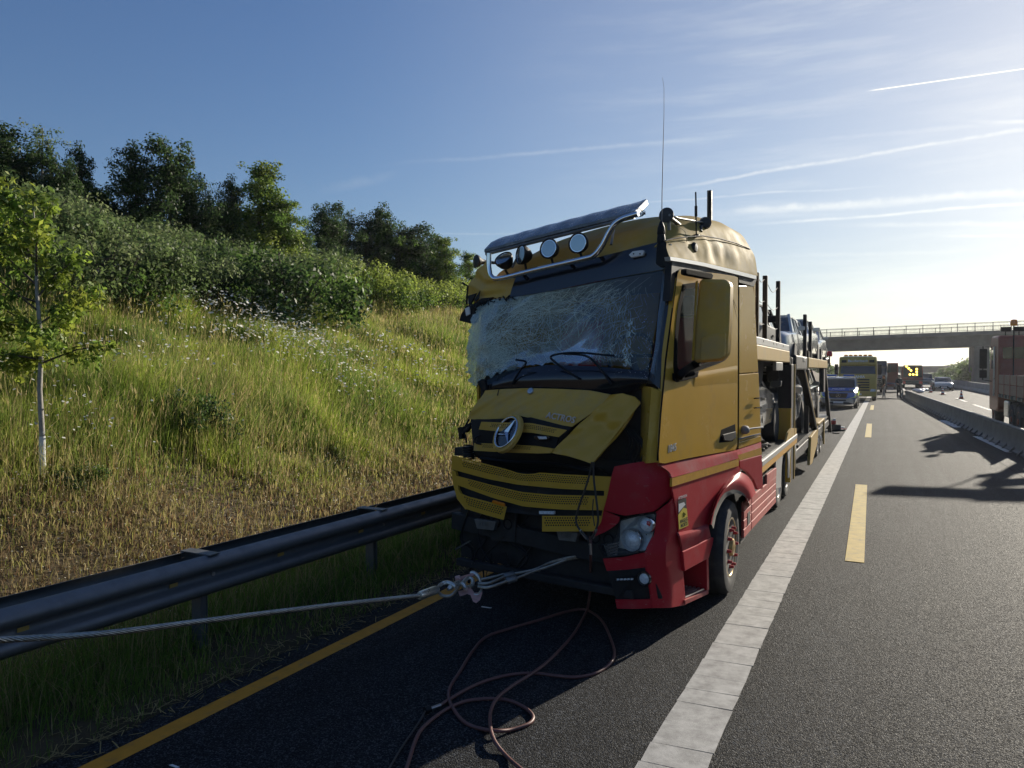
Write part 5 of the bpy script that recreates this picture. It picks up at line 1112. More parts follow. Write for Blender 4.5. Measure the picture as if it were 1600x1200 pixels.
m=MB(); m.prism([RC(x,y,-.004) for x,y in((948,892),(1000,889),(1010,893),(1024,907),(1034,936),(962,937))],vB(.03)); fg=m.build('fog_lamp_panel',M['black'],tk,bevel=.006)
fc=RC(1007,904,-.0); m=MB(); m.lathe([(.062,.0),(.06,.018),(.05,.02),(.047,.006)],fc,-CB,24); m.build('fog_lamp_ring',M['black_gloss'],fg,smooth=50)
m=MB(); m.lathe([(.047,.004),(.03,.012),(0,.014)],fc,-CB,20); m.build('fog_lamp',M['lens'],fg,smooth=60)
m=MB(); m.prism([RC(x,y,-.006) for x,y in((961,903),(991,901),(991,906),(962,908.5))],vB(-.012)); dl=m.build('daytime_lamp',M['black_gloss'],fg)
for k in range(5):
    m=MB(); x=964+5.4*k; m.prism([RC(x,904-.1*k,-.02),RC(x+4,904-.1*k,-.02),RC(x+4,906.3-.1*k,-.02),RC(x,906.8-.1*k,-.02)],vB(-.003)); m.build('led',M['lens'],dl)
# headlamp unit
ho=[(968,813),(998,805),(1026,800.5),(1023,830),(1019,848),(1010,861),(985,867),(943,872),(934,853),(950,846),(961,841)]
m=MB(); m.prism([RC(x,y,.09) for x,y in ho],vB(.05)); hl=m.build('headlamp',M['lamp_inner'],tk)
m=MB(); O_=resamp([RC(x,y,.0) for x,y in ho+ho[:1]],45)[:-1]; I_=resamp([RC(x,y,.09) for x,y in ho+ho[:1]],45)[:-1]; m.grid([list(O_)+[O_[0]],list(I_)+[I_[0]]]); m.build('lamp_housing',M['lamp_inner'],hl)
m=MB(); m.ring(O_,scale_loop(O_,.955),vB(.02)); m.build('lamp_frame',M['black'],hl)
for (x,y,rr_) in((990,843,.088),(1012,819,.070)):
    c=RC(x,y,.075); m=MB(); m.lathe([(rr_*1.06,0),(rr_*1.06,.04),(rr_,.05),(rr_*.93,.035),(rr_*.9,.01)],c,-CB,28); ring=m.build('projector_ring',M['chrome'],hl,smooth=50)
    m=MB(); m.lathe([(rr_*.93,.012),(rr_*.8,.035),(rr_*.45,.058),(0,.064)],c,-CB,24); m.build('projector_lens',M['lens'],ring,smooth=60)
m=MB(); m.lathe([(.024,0),(.024,.05),(0,.06)],RC(1016,817,.05),-CB,12); m.build('indicator_bulb',M['redlens'],hl,smooth=60)
for k in range(5):
    m=MB(); x0=948+1.6*k; y0=851+4.2*k; m.prism([RC(x0,y0,.05),RC(x0+20-2*k,y0-5,.05),RC(x0+20-2*k,y0-2.6,.05),RC(x0,y0+2.4,.05)],vB(-.02)); m.build('light_bar',M['reflector'],hl)
m=MB(); m.prism([RC(x,y,.004) for x,y in((934,853),(943,849.5),(951,871),(943,872))],vB(.02)); m.build('lamp_end_cap',M['black_gloss'],hl,bevel=.004)
m=MB(); m.prism(scale_loop([RC(x,y,.004) for x,y in ho],.965),vB(.003)); m.build('headlamp_cover',M['headglass'],hl)
# --- red side: ledge, stripe, fender, steps
RS=M['red']
m=MB(); G=loft([SDs([(1030,726.5),(1075,717.5),(1110,710.5),(1152,703.5)],.0),SDs([(1045,737),(1085,727),(1115,716),(1151,704.5)],-.03),SDs([(1050,746.5),(1085,737),(1120,727),(1154.4,716)],-.055)],20,5); m.grid(G,0,thick=vA(.02)); m.build('side_ledge',M['red_ledge'],tk,smooth=30,fixn=False)
m=MB(); m.prism(SDs([(1050.4,747.5),(1154.4,717.3),(1154.4,728),(1050,760.5)],-.055),vA(.02)); m.build('marking_tape',M['stripe'],tk)
m=MB(); m.grid(loft([SDs([(1150,703.5),(1189.3,691)],-.0),SDs([(1151.5,711.5),(1189.6,699.5)],-.04)],8,3),0,thick=vA(.02)); m.build('side_ledge_rear',M['red_ledge'],tk,fixn=False)
m=MB(); m.prism(SDs([(1152.5,711.3),(1189.6,699.3),(1190.3,710),(1155.7,719.5)],-.04),vA(.02)); m.build('marking_tape',M['stripe'],tk)
m=MB(); m.prism(SDs([(1155.7,719.8),(1190.3,710.5),(1192.4,763.5),(1184,765),(1178,750),(1168,738),(1156.5,731)],-.042),vA(.03)); m.build('rear_fender',RS,tk,bevel=.006)
arch=[(1108.5,818),(1113,798),(1121.5,776),(1130,761),(1137,752),(1146,743),(1157,737)]
m=MB(); m.prism(SDs([(1050,760.8),(1154.4,728.3),(1156,731),(1157,736)]+arch[::-1][1:]+[(1106,833),(1084,842),(1068,848),(1060,830),(1056,790)],-.045),vA(.02)); m.build('side_panel',RS,tk)
m=MB(); G=loft([SDs([(1060,832),(1084,827),(1106,818)],-.046),SDs([(1063,840),(1084,834),(1108,826)],-.075),SDs([(1067,861),(1090,851),(1111,839.5)],-.05)],10,4); m.grid(G,0,thick=vA(.02)); m.build('lower_crease',M['red_ledge'],tk,smooth=30,fixn=False)
outer=[(1108.5,818),(1113,798),(1121.5,776),(1130,761),(1137,752),(1146,743),(1157,737),(1168,743),(1176,754),(1181,771)]
inner=[(1112,820),(1116,800),(1123,783),(1131,771),(1138,767),(1146,764.5),(1154,766),(1161,770),(1166,776),(1169,784)]
m=MB(); G=loft([resamp(SDs(outer,-.05),20),resamp(SDs([(a[0]*.5+b[0]*.5,a[1]*.5+b[1]*.5) for a,b in zip(outer,inner)],-.095),20),resamp(SDs(inner,-.085),20)],26,4,True); m.grid(G,0,thick=vA(.015)); m.build('wheel_arch',RS,tk,smooth=50,fixn=False)
m=MB(); m.grid([resamp(SDs(inner,-.09),20),resamp(SDs([(x+3,y+6) for x,y in inner],-.085),20),resamp(SDs([(x+3,y+6) for x,y in inner],.25),20)],0); m.build('arch_lip',pbr('arch_rubber',(.16,.145,.12),.8,dirt=(.3,.27,.22),dirt_amt=.5),tk,smooth=60)
m=MB(); m.prism(SDs([(1067,862),(1088,852.5),(1112,839.5),(1117,840),(1108,872),(1070,893)],-.06),vA(.05)); m.build('step_fairing',RS,tk,bevel=.008)
m=MB(); m.prism(SDs([(1069,893),(1106,873),(1105,918),(1071,922)],.22),vA(.02)); m.build('step_recess',RS,tk)
m=MB(); m.prism(SDs([(1104,874),(1107,872),(1108,921),(1105,922)],-.05),vA(.27)); m.build('step_cheek',RS,tk)
p4=SDs([(1071,938),(1107,922)],-.05); m=MB(); m.add([p4[0],p4[1],p4[1]+CA*.28+CZ*.01,p4[0]+CA*.28+CZ*.01,p4[0]-CZ*.035,p4[1]-CZ*.035,p4[1]+CA*.28-CZ*.03,p4[0]+CA*.28-CZ*.03],[(0,1,2,3),(4,7,6,5),(0,4,5,1),(1,5,6,2),(2,6,7,3),(3,7,4,0)]); m.build('step_plate',M['red_skirt'],tk)
for k in range(6):
    m=MB(); a=p4[0]+CB*.03+CA*(.03+.04*k)+CZ*.012; m.bar(a,a+(p4[1]-p4[0])*.85,.018,.012); m.build('step_tread',M['alu'],tk)
# blind spot sticker, half hidden by the sprung corner panel
sx0=SD(1071,774,-.0475); M['stk_w']=pbr('sticker_white',(.62,.63,.62),.5); M['stk_y']=pbr('sticker_yellow',(.58,.46,.03),.5); M['stk_k']=pbr('sticker_black',(.012,.012,.014),.5)
def SK(u,v,d=0): # u metres rearwards from sticker's right edge, v metres down
    return cab(-.0475-d,0,0)+CB*((SD(1072,774,-.0475)-CO)@CB+u)+CZ*(SD(1072,774,-.0475)[2]-v)
m=MB(); m.prism([SK(-.17,.02),SK(.0,.02),SK(.02,.17),SK(-.16,.17)],vA(-.001)); st=m.build('blind_spot_sticker',M['stk_k'],tk)
m=MB(); m.prism([SK(-.17,.14,.002),SK(-.06,.095,.002),SK(.012,.115,.002),SK(.045,.265,.002),SK(-.15,.265,.002)],vA(-.001)); m.build('sticker_field',M['stk_y'],st)
m=MB(); m.prism([SK(-.16,.05,.002),SK(-.05,.05,.002),SK(-.02,.075,.002),SK(-.07,.09,.002),SK(-.16,.12,.002)],vA(-.001)); m.build('sticker_lorry',M['stk_w'],st)
m=MB(); m.tube([SK(-.06,.135,.004),SK(-.02,.155,.004),SK(-.055,.175,.004)],.0025,4,0,True); m.build('sticker_arrow',M['stk_k'],st)
for tx,u,v,s,mt in(('ATTENTION',-.078,.002,.032,'stk_w'),('ANGLES',-.055,.205,.045,'stk_k'),('MORTS',-.045,.242,.045,'stk_k')): text_mesh('sticker_text',tx,s,frame(SK(u,v,.0035),CB,CZ,0),M[mt],st,.0005,0,.0006)
# --- mirror
mo=[(1091,438),(1096,435.5),(1130,436),(1137,439),(1139.5,448),(1138,500),(1135,550),(1131,560),(1120,564),(1088,566.5),(1081,563),(1082,545),(1086,490)]
m=MB(); m.prism(FRs(mo,.30),vB(.13)); mi=m.build('door_mirror',YD,tk,bevel=.03,smooth=40)
m=MB(); m.prism(FRs([(1097,531),(1100,526),(1133,519),(1135.5,522),(1134,556),(1128,561),(1097,564),(1095,558)],.30),vB(-.03)); m.build('wide_angle_housing',YD,mi,bevel=.014); m=MB(); m.prism(FRs([(1087,440),(1091,438),(1088,490),(1085,563),(1081,563),(1082,545),(1085,490)],.298),vB(-.008)); m.build('mirror_rim',Y_,mi,bevel=.004)
m=MB(); m.tube(cat([SD(1060,590,-.02),SD(1066,583,-.10),FR(1078,574,.34),FR(1092,566,.36)],5),.035,10); m.build('mirror_arm',M['matt_black'],mi,smooth=60)
m=MB(); m.tube([SD(1071,586,-.05),SD(1083,583,-.08)],.022,8); m.build('mirror_pivot',M['matt_black'],mi,smooth=60)
# --- red skirts behind the front wheel, on the straight chassis
XS=-1.30
def PX(x,y,X=XS): return pX(x,y,X)
ySk=[8.28,8.82,11.08]
def zt(y): return .76-.027*(y-8.28)
def zb_(y): return .36-.022*(y-8.28)
for (ya,yb,hole) in((8.28,8.80,(8.5,8.66)),(8.84,11.08,None)):
    nrib=4
    for k in range(nrib):
        f0,f1=k/nrib,(k+1)/nrib; m=MB()
        m.prism([(XS,ya,zb_(ya)+(zt(ya)-zb_(ya))*f0+.004),(XS,yb,zb_(yb)+(zt(yb)-zb_(yb))*f0+.004),(XS,yb,zb_(yb)+(zt(yb)-zb_(yb))*f1-.004),(XS,ya,zb_(ya)+(zt(ya)-zb_(ya))*f1-.004)],(-.03,0,0)); m.build('skirt_panel',M['red_skirt'],tk,bevel=.008)
    if hole: m=MB(); m.bx(XS+.001,XS+.006,hole[0],hole[1],.46,.60); m.build('skirt_slot',M['dark_inside'],tk)
m=MB(); m.bx(XS-.06,XS-.035,8.28,11.1,.3,.8); m.build('skirt_back',M['dark_inside'],tk)
m=MB(); m.prism([(XS+.002,10.1,.70),(XS+.002,11.1,.68),(XS+.002,11.1,.80),(XS+.002,10.1,.83)],(-.03,0,0)); m.build('skirt_top_panel',M['red_skirt'],tk,bevel=.006)
m=MB(); m.prism([(-1.36,7.93,.16),(-1.68,7.93,.16),(-1.68,7.93,.95),(-1.36,7.93,.95)],(0,.02,0)); m.build('mud_flap',M['rubber'],tk)
m=MB()
for a in np.linspace(.1,math.pi-.1,14):
    pass
m.grid([[(-1.32,7.4+.60*math.cos(a),.46+.60*math.sin(a)) for a in np.linspace(.15,math.pi-.1,18)],[(-1.75,7.4+.60*math.cos(a),.46+.60*math.sin(a)) for a in np.linspace(.15,math.pi-.1,18)]]); m.build('wheel_well',M['dark_inside'],tk,smooth=60)
# ------------------------------------------------------------------ cars
def make_car(name,label,cat_,paint,L_=4.4,W_=1.8,H_=1.45,kind='hatch',group=None,rims=None):
    """built at the origin facing -Y (nose at y=-L/2), wheels on z=0"""
    t=thing(name,label,cat_,group=group); h=H_; hw=W_/2
    belt=.62*h if kind!='van' else .55*h
    S={'hatch':[(-.5,.30,.36,.44),(-.485,.22,.50,.80),(-.42,.20,.60,.93),(-.22,.20,.66,.99),(-.1,.20,.70,1.),(.2,.20,.72,1.),(.40,.20,.73,.97),(.48,.24,.70,.88),(.5,.34,.60,.75)],
       'sedan':[(-.5,.30,.38,.46),(-.485,.22,.50,.80),(-.42,.20,.58,.93),(-.22,.20,.64,.99),(-.1,.20,.67,1.),(.2,.20,.69,1.),(.34,.20,.69,.98),(.47,.24,.68,.88),(.5,.36,.60,.78)],
       'suv':[(-.5,.32,.44,.5),(-.485,.24,.56,.82),(-.42,.21,.63,.94),(-.24,.20,.67,.99),(-.1,.2,.69,1.),(.2,.2,.70,1.),(.42,.2,.70,.98),(.485,.25,.69,.9),(.5,.36,.6,.8)],
       'van':[(-.5,.20,.34,.62),(-.49,.16,.46,.86),(-.44,.14,.54,.95),(-.34,.14,.60,.99),(-.25,.14,.64,1.),(.2,.14,.64,1.),(.44,.14,.64,1.),(.49,.18,.62,.97),(.5,.24,.55,.9)]}[kind]
    rows=[]
    for y,zb,zt_,w_ in S:
        a=w_*hw; rows.append([(-a*.90,y*L_,zb*h),(-a*.985,y*L_,zb*h+.06*h),(-a,y*L_,(zb+zt_)/2*h),(-a*.97,y*L_,zt_*h-.05*h),(-a*.86,y*L_,zt_*h),(-a*.4,y*L_,zt_*h+.02*h),(a*.4,y*L_,zt_*h+.02*h),(a*.86,y*L_,zt_*h),(a*.97,y*L_,zt_*h-.05*h),(a,y*L_,(zb+zt_)/2*h),(a*.985,y*L_,zb*h+.06*h),(a*.9,y*L_,zb*h)])
    G=np.array(rows); cols=np.stack([cat(G[:,j],4) for j in range(G.shape[1])],1)
    m=MB(); m.grid(cols); nb=cols.shape[1]; m.add(cols[0],[tuple(range(nb))]); m.add(cols[-1],[tuple(range(nb))]); m.add([cols[0][0],cols[0][-1],cols[-1][-1],cols[-1][0]],[(0,1,2,3)]); body=m.build('body',paint,t,smooth=35)
    # greenhouse: y front base, front top, rear top, rear base
    gy={'hatch':(-.20,-.02,.36,.47),'sedan':(-.19,-.02,.20,.37),'suv':(-.22,-.07,.42,.485),'van':(-.36,-.22,.46,.492)}[kind]
    zb_=[np.interp(y,[s[0] for s in S],[s[2] for s in S])*h for y in gy]; ct=hw*(.74 if kind!='van' else .84); cb_=hw*.87
    def gp(k,s):  # corners
        y=gy[k]*L_; return (s*cb_,y,zb_[k]-.03*h) if k in(0,3) else (s*ct,y,h*.965)
    g=MB()
    for s in(-1,1): g.add([gp(k,s) for k in range(4)],[(0,1,2,3)])
    g.add([gp(0,-1),gp(0,1),gp(1,1),gp(1,-1)],[(0,1,2,3)]); g.add([gp(3,-1),gp(3,1),gp(2,1),gp(2,-1)],[(0,1,2,3)]); g.build('windows',M['glass'],t)
    m=MB(); rr_=[]
    for k,(yy,dz) in enumerate(((gy[1]-.02,-.02),(gy[1]+.06,.02),((gy[1]+gy[2])/2,.035),(gy[2]-.05,.02),(gy[2]+.02,-.02))): rr_.append([(x*ct*1.03,yy*L_,h*(.965+dz)-abs(x)**3*.03*h) for x in(-1,-.8,-.3,.3,.8,1)])
    m.grid(loft(rr_,9,4),0,thick=(0,0,-.03)); m.build('roof',paint,t,smooth=50)
    for s in(-1,1):
        for a,b_ in((0,1),(3,2)):
            m=MB(); p,q=np.array(gp(a,s)),np.array(gp(b_,s)); m.bar(p+(s*.006,0,0),q+(s*.006,0,0),.05,.045); m.build('pillar',paint,t)
        for f in((.45,) if kind in('sedan','hatch') else (.36,.66)):
            yb=gy[0]+(gy[3]-gy[0])*(f+.08); yt=gy[1]+(gy[2]-gy[1])*f; m=MB(); m.bar((s*(cb_+.008),yb*L_,np.interp(yb,[q[0] for q in S],[q[2] for q in S])*h-.02),(s*(ct+.008),yt*L_,h*.96),.06,.02,0,(s,0,0)); m.build('pillar',paint,t)
    fr_y,rr_y=-.305*L_,.295*L_; wr_=.225*h if kind!='van' else .185*h; 
    for s in(-1,1):
        for y in(fr_y,rr_y):
            m=MB(); m.lathe([(wr_*1.13,0),(wr_*1.13,.16),(0,.16)],(s*(hw-.155),y,wr_),(s,0,0),20); m.build('wheel_arch',M['dark_inside'],t)
            m=MB(); o=(s*(hw-.20),y,wr_); m.lathe([(wr_*.66,.0),(wr_*.96,.0),(wr_,.03),(wr_,.18),(wr_*.96,.21),(wr_*.68,.213)],o,(s,0,0),24); w_=m.build('wheel',M['rubber'],t,smooth=40)
            m=MB(); m.lathe([(wr_*.69,.20),(wr_*.66,.21),(wr_*.63,.13),(wr_*.2,.15),(0,.16)],o,(s,0,0),20)
            for k in range(5):
                a=k*1.2566; c=np.array(o)+(s*.19,0,0); d=np.array([0,math.cos(a),math.sin(a)]); m.bar(c+d*wr_*.08,c+d*wr_*.66,.06,.03,0,(1,0,0))
            m.build('rim',rims or M['alu'],w_,smooth=30)
        hz_=np.interp(-.48,[q[0] for q in S],[q[2] for q in S])*h
        m=MB(); m.prism([(s*hw*.42,-.492*L_,hz_-.10*h),(s*hw*.80,-.478*L_,hz_-.09*h),(s*hw*.90,-.44*L_,hz_-.02*h),(s*hw*.45,-.478*L_,hz_-.035*h)],(0,-.015,.0)); m.build('headlight',M['lens'],t)
        rz=np.interp(.48,[q[0] for q in S],[q[2] for q in S])*h
        m=MB(); m.prism([(s*hw*.55,.494*L_,rz-.14*h),(s*hw*.84,.488*L_,rz-.15*h),(s*hw*.86,.486*L_,rz-.02*h),(s*hw*.55,.492*L_,rz-.05*h)] if kind!='van' else [(s*hw*.86,.497*L_,.36*h),(s*hw*.96,.493*L_,.36*h),(s*hw*.96,.493*L_,.62*h),(s*hw*.86,.497*L_,.62*h)],(0,.02,0)); m.build('tail_light',M['redlens'],t)
        yb=(gy[0]+.05)*L_; m=MB(); m.prism([(s*hw*.98,yb,.68*h),(s*hw*1.16,yb+.02,.69*h),(s*hw*1.17,yb+.02,.76*h),(s*hw*1.0,yb,.76*h)],(0,.09,0)); m.build('mirror',paint if kind!='van' else M['black'],t,bevel=.015)
        m=MB()
        for yy in((-.16,.08,.30) if kind!='van' else (-.2,.02)): m.bar((s*hw*1.003,yy*L_,.3*h),(s*hw*.965,yy*L_,.62*h),.006,.01)
        m.build('door_gap',M['black'],t)
        for yy in(.02,.24):
            m=MB(); m.bar((s*hw*1.01,yy*L_,.56*h),(s*hw*1.01,(yy+.04)*L_,.56*h),.02,.03); m.build('door_handle',paint,t)
    zf=S[1][1]*h; m=MB(); m.prism([(-hw*.40,-.499*L_,zf+.08*h),(hw*.40,-.499*L_,zf+.08*h),(hw*.46,-.495*L_,zf+.20*h),(-hw*.46,-.495*L_,zf+.20*h)],(0,-.012,0)); m.build('grille',M['black'],t)
    m=MB(); m.prism([(-.26,-.503*L_,zf+.02),(.26,-.503*L_,zf+.02),(.26,-.503*L_,zf+.13),(-.26,-.503*L_,zf+.13)],(0,-.012,0)); m.build('number_plate',M['white'],t)
    m=MB(); m.prism([(-.26,.503*L_,zf+.16*h),(.26,.503*L_,zf+.16*h),(.26,.503*L_,zf+.16*h+.11),(-.26,.503*L_,zf+.16*h+.11)],(0,.012,0)); m.build('number_plate',M['white'],t)
    m=MB(); m.prism([(-hw*.85,-.485*L_,zf*.98),(hw*.85,-.485*L_,zf*.98),(hw*.82,-.48*L_,zf+.07*h),(-hw*.82,-.48*L_,zf+.07*h)],(0,-.03,0)); m.prism([(-hw*.8,.495*L_,zf),(hw*.8,.495*L_,zf),(hw*.78,.49*L_,zf+.1*h),(-hw*.78,.49*L_,zf+.1*h)],(0,.03,0)); m.build('bumper_trim',M['black'],t)
    return t
def place(o,x,y,z,rz=0,rx=0): o.location=(x,y,z); o.rotation_euler=(rx,0,rz); return o
# --- bed, posts and upper deck of the truck
XL=-3.78
m=MB(); m.prism([(-1.34,9.35,.97),(-1.34,14.0,.97),(XL,14.0,.97),(XL,9.35,.97)],(0,0,.05)); m.build('bed_floor',M['dark_metal'],tk)
def archpoly(x,y0,y1,zt_,zb__,wheels,r,n=12):
    """side board outline with wheel cut-outs, in the plane X=x"""
    P=[(x,y0,zt_),(x,y0,zb__)]
    for c in wheels:
        P+=[(x,c+r*math.cos(a),.455+r*math.sin(a)) for a in np.linspace(math.pi*1.02,-.02*math.pi,n)]
    P+=[(x,y1,zb__),(x,y1,zt_)]; return P
SG=pbr('silver_grey_side',(.36,.36,.35),.45,metal=.35,var=.06,dirt=DUSTC,dirt_amt=.3,ds=5)
m=MB(); m.prism(archpoly(-1.31,11.12,14.0,.90,.50,(12.3,13.45),.53),(-.02,0,0)); m.build('wheel_cover',SG,tk)
m=MB(); m.bx(-1.34,-1.29,9.6,14.02,.985,1.06); m.build('bed_edge',SG,tk,bevel=.01)
m=MB(); m.bx(-1.325,-1.295,9.6,14.0,.905,.98); m.build('reflective_tape',M['stripe'],tk)
m=MB(); m.prism([(-1.305,12.1,.98),(-1.305,14.0,.98),(-1.305,14.0,1.16),(-1.305,13.2,1.22),(-1.305,12.7,1.18)],(-.03,0,0)); m.build('arch_board',M['yellow_pale'],tk)
r=np.random.default_rng(71)
for k in range(7):
    m=MB(); y=9.7+k*.32; m.bar((-1.45,y,1.06),(-1.95,y+.12,1.06),.07,.05); m.build('tie_down_track',M['black'],tk,bevel=.008)
m=MB(); m.tube(cat([(-1.5,9.8,1.07),(-1.42,10.3,1.12),(-1.6,10.8,1.09),(-1.45,11.3,1.12),(-1.7,11.8,1.08)],6),.02,6); m.build('strap_bundle',M['black'],tk,smooth=60)
for X_,s in((-1.30,1),(XL,-1)):
    m=MB(); m.bx(X_-s*.10,X_,9.0,12.75,2.32,2.505); m.build('deck_side_board',M['yellow_pale'],tk,bevel=.012)
    m=MB(); m.bx(X_-s*.08,X_-s*.01,9.0,12.75,2.508,2.60); ds=m.build('perforated_rail',SG,tk,bevel=.006)
    for y in(9.75,10.75,11.1,11.9):
        m=MB(); m.bx(X_-.004*s,X_-.012*s if False else X_-s*.004+s*.001,y,y+.05,2.55,2.58) if False else m.bx(X_-s*.012,X_-s*.008,y,y+.05,2.55,2.58); m.build('rail_slot',M['black'],ds)
    for y,zt_ in((9.5,3.40),(10.27,3.45),(11.68,3.53)):
        m=MB(); m.bx(X_-s*.09,X_-s*.03,y-.035,y+.035,2.5,zt_); m.build('stanchion',M['black'],tk,bevel=.006)
    m=MB()
    for dz in(.78,.50,.20):
        pts=[(X_-s*.06,y,2.6+dz*f) for y,f in((8.6,1.12),(9.5,1.0))]+[(X_-s*.06,9.9,2.6+dz*.93),(X_-s*.06,10.27,2.6+dz*1.02),(X_-s*.06,11.0,2.6+dz*.90),(X_-s*.06,11.68,2.6+dz*1.08)]
        m.tube(cat(pts,6),.0045,5)
    m.build('safety_wire',M['grey_matt'],tk,smooth=60)
m=MB(); m.bx(XL+.1,-1.42,9.0,12.75,2.36,2.42); m.build('deck_floor',M['dark_metal'],tk)
m=MB(); m.bx(XL,-1.30,12.75,13.0,2.28,2.42); m.build('deck_rear_beam',M['matt_black'],tk,bevel=.01)
m=MB(); m.bx(-1.36,-1.31,11.1,11.9,2.19,2.315); m.build('deck_plate',M['grey_metal'],tk,bevel=.01)
for X_ in(-1.75,-4.62+.9):
    pass
m=MB(); m.bx(-1.79,-1.74,8.64,8.69,.98,4.27); m.build('headboard_post',M['black'],tk); m=MB(); m.bx(-3.93,-3.88,8.9,8.95,.98,3.98); m.build('headboard_post',M['black'],tk)
m=MB(); m.bx(XL,-1.45,8.95,9.05,1.0,2.35); m.build('headboard',M['dark_inside'],tk)
for X_,s in((-1.30,1),(XL,-1)):
    m=MB(); m.bx(X_-s*.24,X_-s*.02,13.25,13.62,.30,2.30); m.build('lift_column',M['black'],tk,bevel=.012)
    m=MB(); m.bx(X_-s*.20,X_,13.635,13.70,.30,2.30); m.build('column_edge',M['yellow_pale'],tk,bevel=.008)
    m=MB(); m.bx(X_-s*.235,X_-s*.02,13.19,13.245,.3,1.55); m.build('column_front',Y_,tk)
# --- the trailer behind
tr_=thing('car_transporter_trailer','two deck car transporter trailer with dark lift frame hitched behind the wrecked truck','trailer',(-2.5,19,0),world=True)
m=MB()
for x in(-1.42,-3.65): m.bar((x,14.4,.62),(x,25.0,.60),.14,.18)
m.bar((-2.5,12.5,.62),(-2.5,16,.60),.16,.18)
for y in(15,17,19,21,23,24.8): m.bar((-3.65,y,.60),(-1.42,y,.60),.1,.12)
m.build('lower_frame',M['dark_metal'],tr_,bevel=.01)
for xa,xb in((-1.98,-1.36),(-3.7,-3.08)):
    m=MB(); m.prism([(xa,15.0,.72),(xb,15.0,.72),(xb,25.0,.78),(xa,25.0,.78)],(0,0,.04)); m.build('lower_runway',M['dark_metal'],tr_)
for k in range(16):
    y=15.3+k*.22
    m=MB(); m.bar((-1.95,y,.79-.0*k),(-1.40,y,.79),.05,.022); m.build('tread_bar',M['grey_metal'],tr_)
m=MB(); m.prism([(-1.36,16.9,.16),(-1.36,17.5,.13),(-1.36,19.1,.46),(-1.36,19.2,.80),(-1.36,17.2,.74)],(.06,0,0)); m.build('ramp_side',M['yellow_pale'],tr_,bevel=.01)
m=MB(); m.prism([(-1.95,15.2,.50),(-1.40,15.2,.50),(-1.40,17.3,.40),(-1.95,17.3,.40)],(0,0,.06)); m.build('front_ramp',M['dark_metal'],tr_)
for y in(20.0,21.0):
    wheel(tr_,-1.50,y,.40,.40,.30,1,M['alu'],M['chrome'],.10); wheel(tr_,-3.55,y,.40,.40,.30,-1,M['alu'],M['chrome'],.10)
m=MB(); m.bx(-1.75,-1.30,19.4,21.6,.84,.90); m.build('mudguard',M['yellow_pale'],tr_,bevel=.015)
m=MB(); m.bx(-1.34,-1.30,21.5,21.62,.2,.9); m.build('rear_edge',M['yellow_pale'],tr_); m=MB(); m.bx(-1.6,-1.38,22.4,22.44,.2,.7); m.build('mud_flap',M['rubber'],tr_)
for X_,s in((-1.30,1),(XL,-1)):
    for ya,yb in((16.4,19.2),(19.24,22.6)):
        m=MB(); m.bx(X_-s*.10,X_,ya,yb,2.25,2.46); m.build('deck_side_board',M['yellow_pale'],tr_,bevel=.012)
    m=MB(); m.bar((X_-s*.05,16.4,2.54),(X_-s*.05,16.9,2.50),.08,.14); m.build('board_end',M['matt_black'],tr_)
    for y,zt_ in((16.1,3.33),(17.4,3.26)):
        m=MB(); m.bx(X_-s*.09,X_-s*.02,y-.04,y+.04,2.4,zt_); m.build('stanchion',M['black'],tr_,bevel=.01)
    m=MB(); m.bar((X_-s*.08,15.7,2.25),(X_-s*.06,19.0,.75),.12,.16); m.build('lift_strut',M['matt_black'],tr_,bevel=.01)
    m=MB(); m.bar((X_-s*.02,15.95,2.15),(X_-s*.0,19.2,.72),.012,.03); m.build('strut_edge',M['yellow_pale'],tr_)
    m=MB(); m.bar((X_-s*.07,22.4,2.25),(X_-s*.05,25.0,.30),.10,.14); m.build('rear_strut',M['black'],tr_,bevel=.01)
    m=MB(); m.bar((X_-s*.12,17.4,2.2),(X_-s*.12,17.4,.8),.10,.10); m.build('lift_column',M['black'],tr_)
    m=MB(); m.bx(X_-s*.15,X_-s*.03,21.6,22.2,1.6,2.24); m.build('hydraulic_box',M['black'],tr_,bevel=.01)
m=MB(); m.bx(XL+.05,-1.36,13.7,16.35,2.27,2.42); m.build('front_overhang',M['black'],tr_,bevel=.02)
m=MB(); m.bx(-1.42,-1.31,13.95,16.2,2.2,2.47); m.build('deck_crank_case',M['black'],tr_,bevel=.03)
m=MB(); m.bx(-1.38,-1.30,15.2,15.8,2.36,2.44); m.build('deck_lever',M['grey_metal'],tr_,bevel=.01)
for xa,xb in((-1.98,-1.42),(-3.66,-3.1)):
    m=MB(); m.prism([(xa,16.3,2.36),(xb,16.3,2.36),(xb,25.0,2.30),(xa,25.0,2.30)],(0,0,.06)); m.build('upper_runway',M['dark_metal'],tr_)
m=MB()
for k in range(5): m.tube(cat([(-1.4,22.7+k*.4,2.40+.05*k%2),(-1.36,22.9+k*.4,2.52),(-1.4,23.1+k*.4,2.42)],5),.025,5)
m.build('deck_chain',M['black'],tr_,smooth=60)
bp=MB(); bp.cyl((-1.38,25.0,2.3),(-1.38,25.0,2.62),.02,8); bo=bp.build('beacon_post',M['black'],tr_); m=MB(); m.lathe([(.0,0),(.08,.0),(.085,.10),(.06,.17),(0,.18)],(-1.38,25.0,2.62),CZ,14); m.build('beacon',M['redlens'],bo,smooth=50)
m=MB(); m.bx(-3.7,-1.36,25.0,25.12,.35,.62); m.build('rear_bumper',M['dark_metal'],tr_); 
m=MB(); m.bx(-1.62,-1.34,25.13,25.16,.42,.56); m.build('tail_lamp',M['redlens'],tr_)
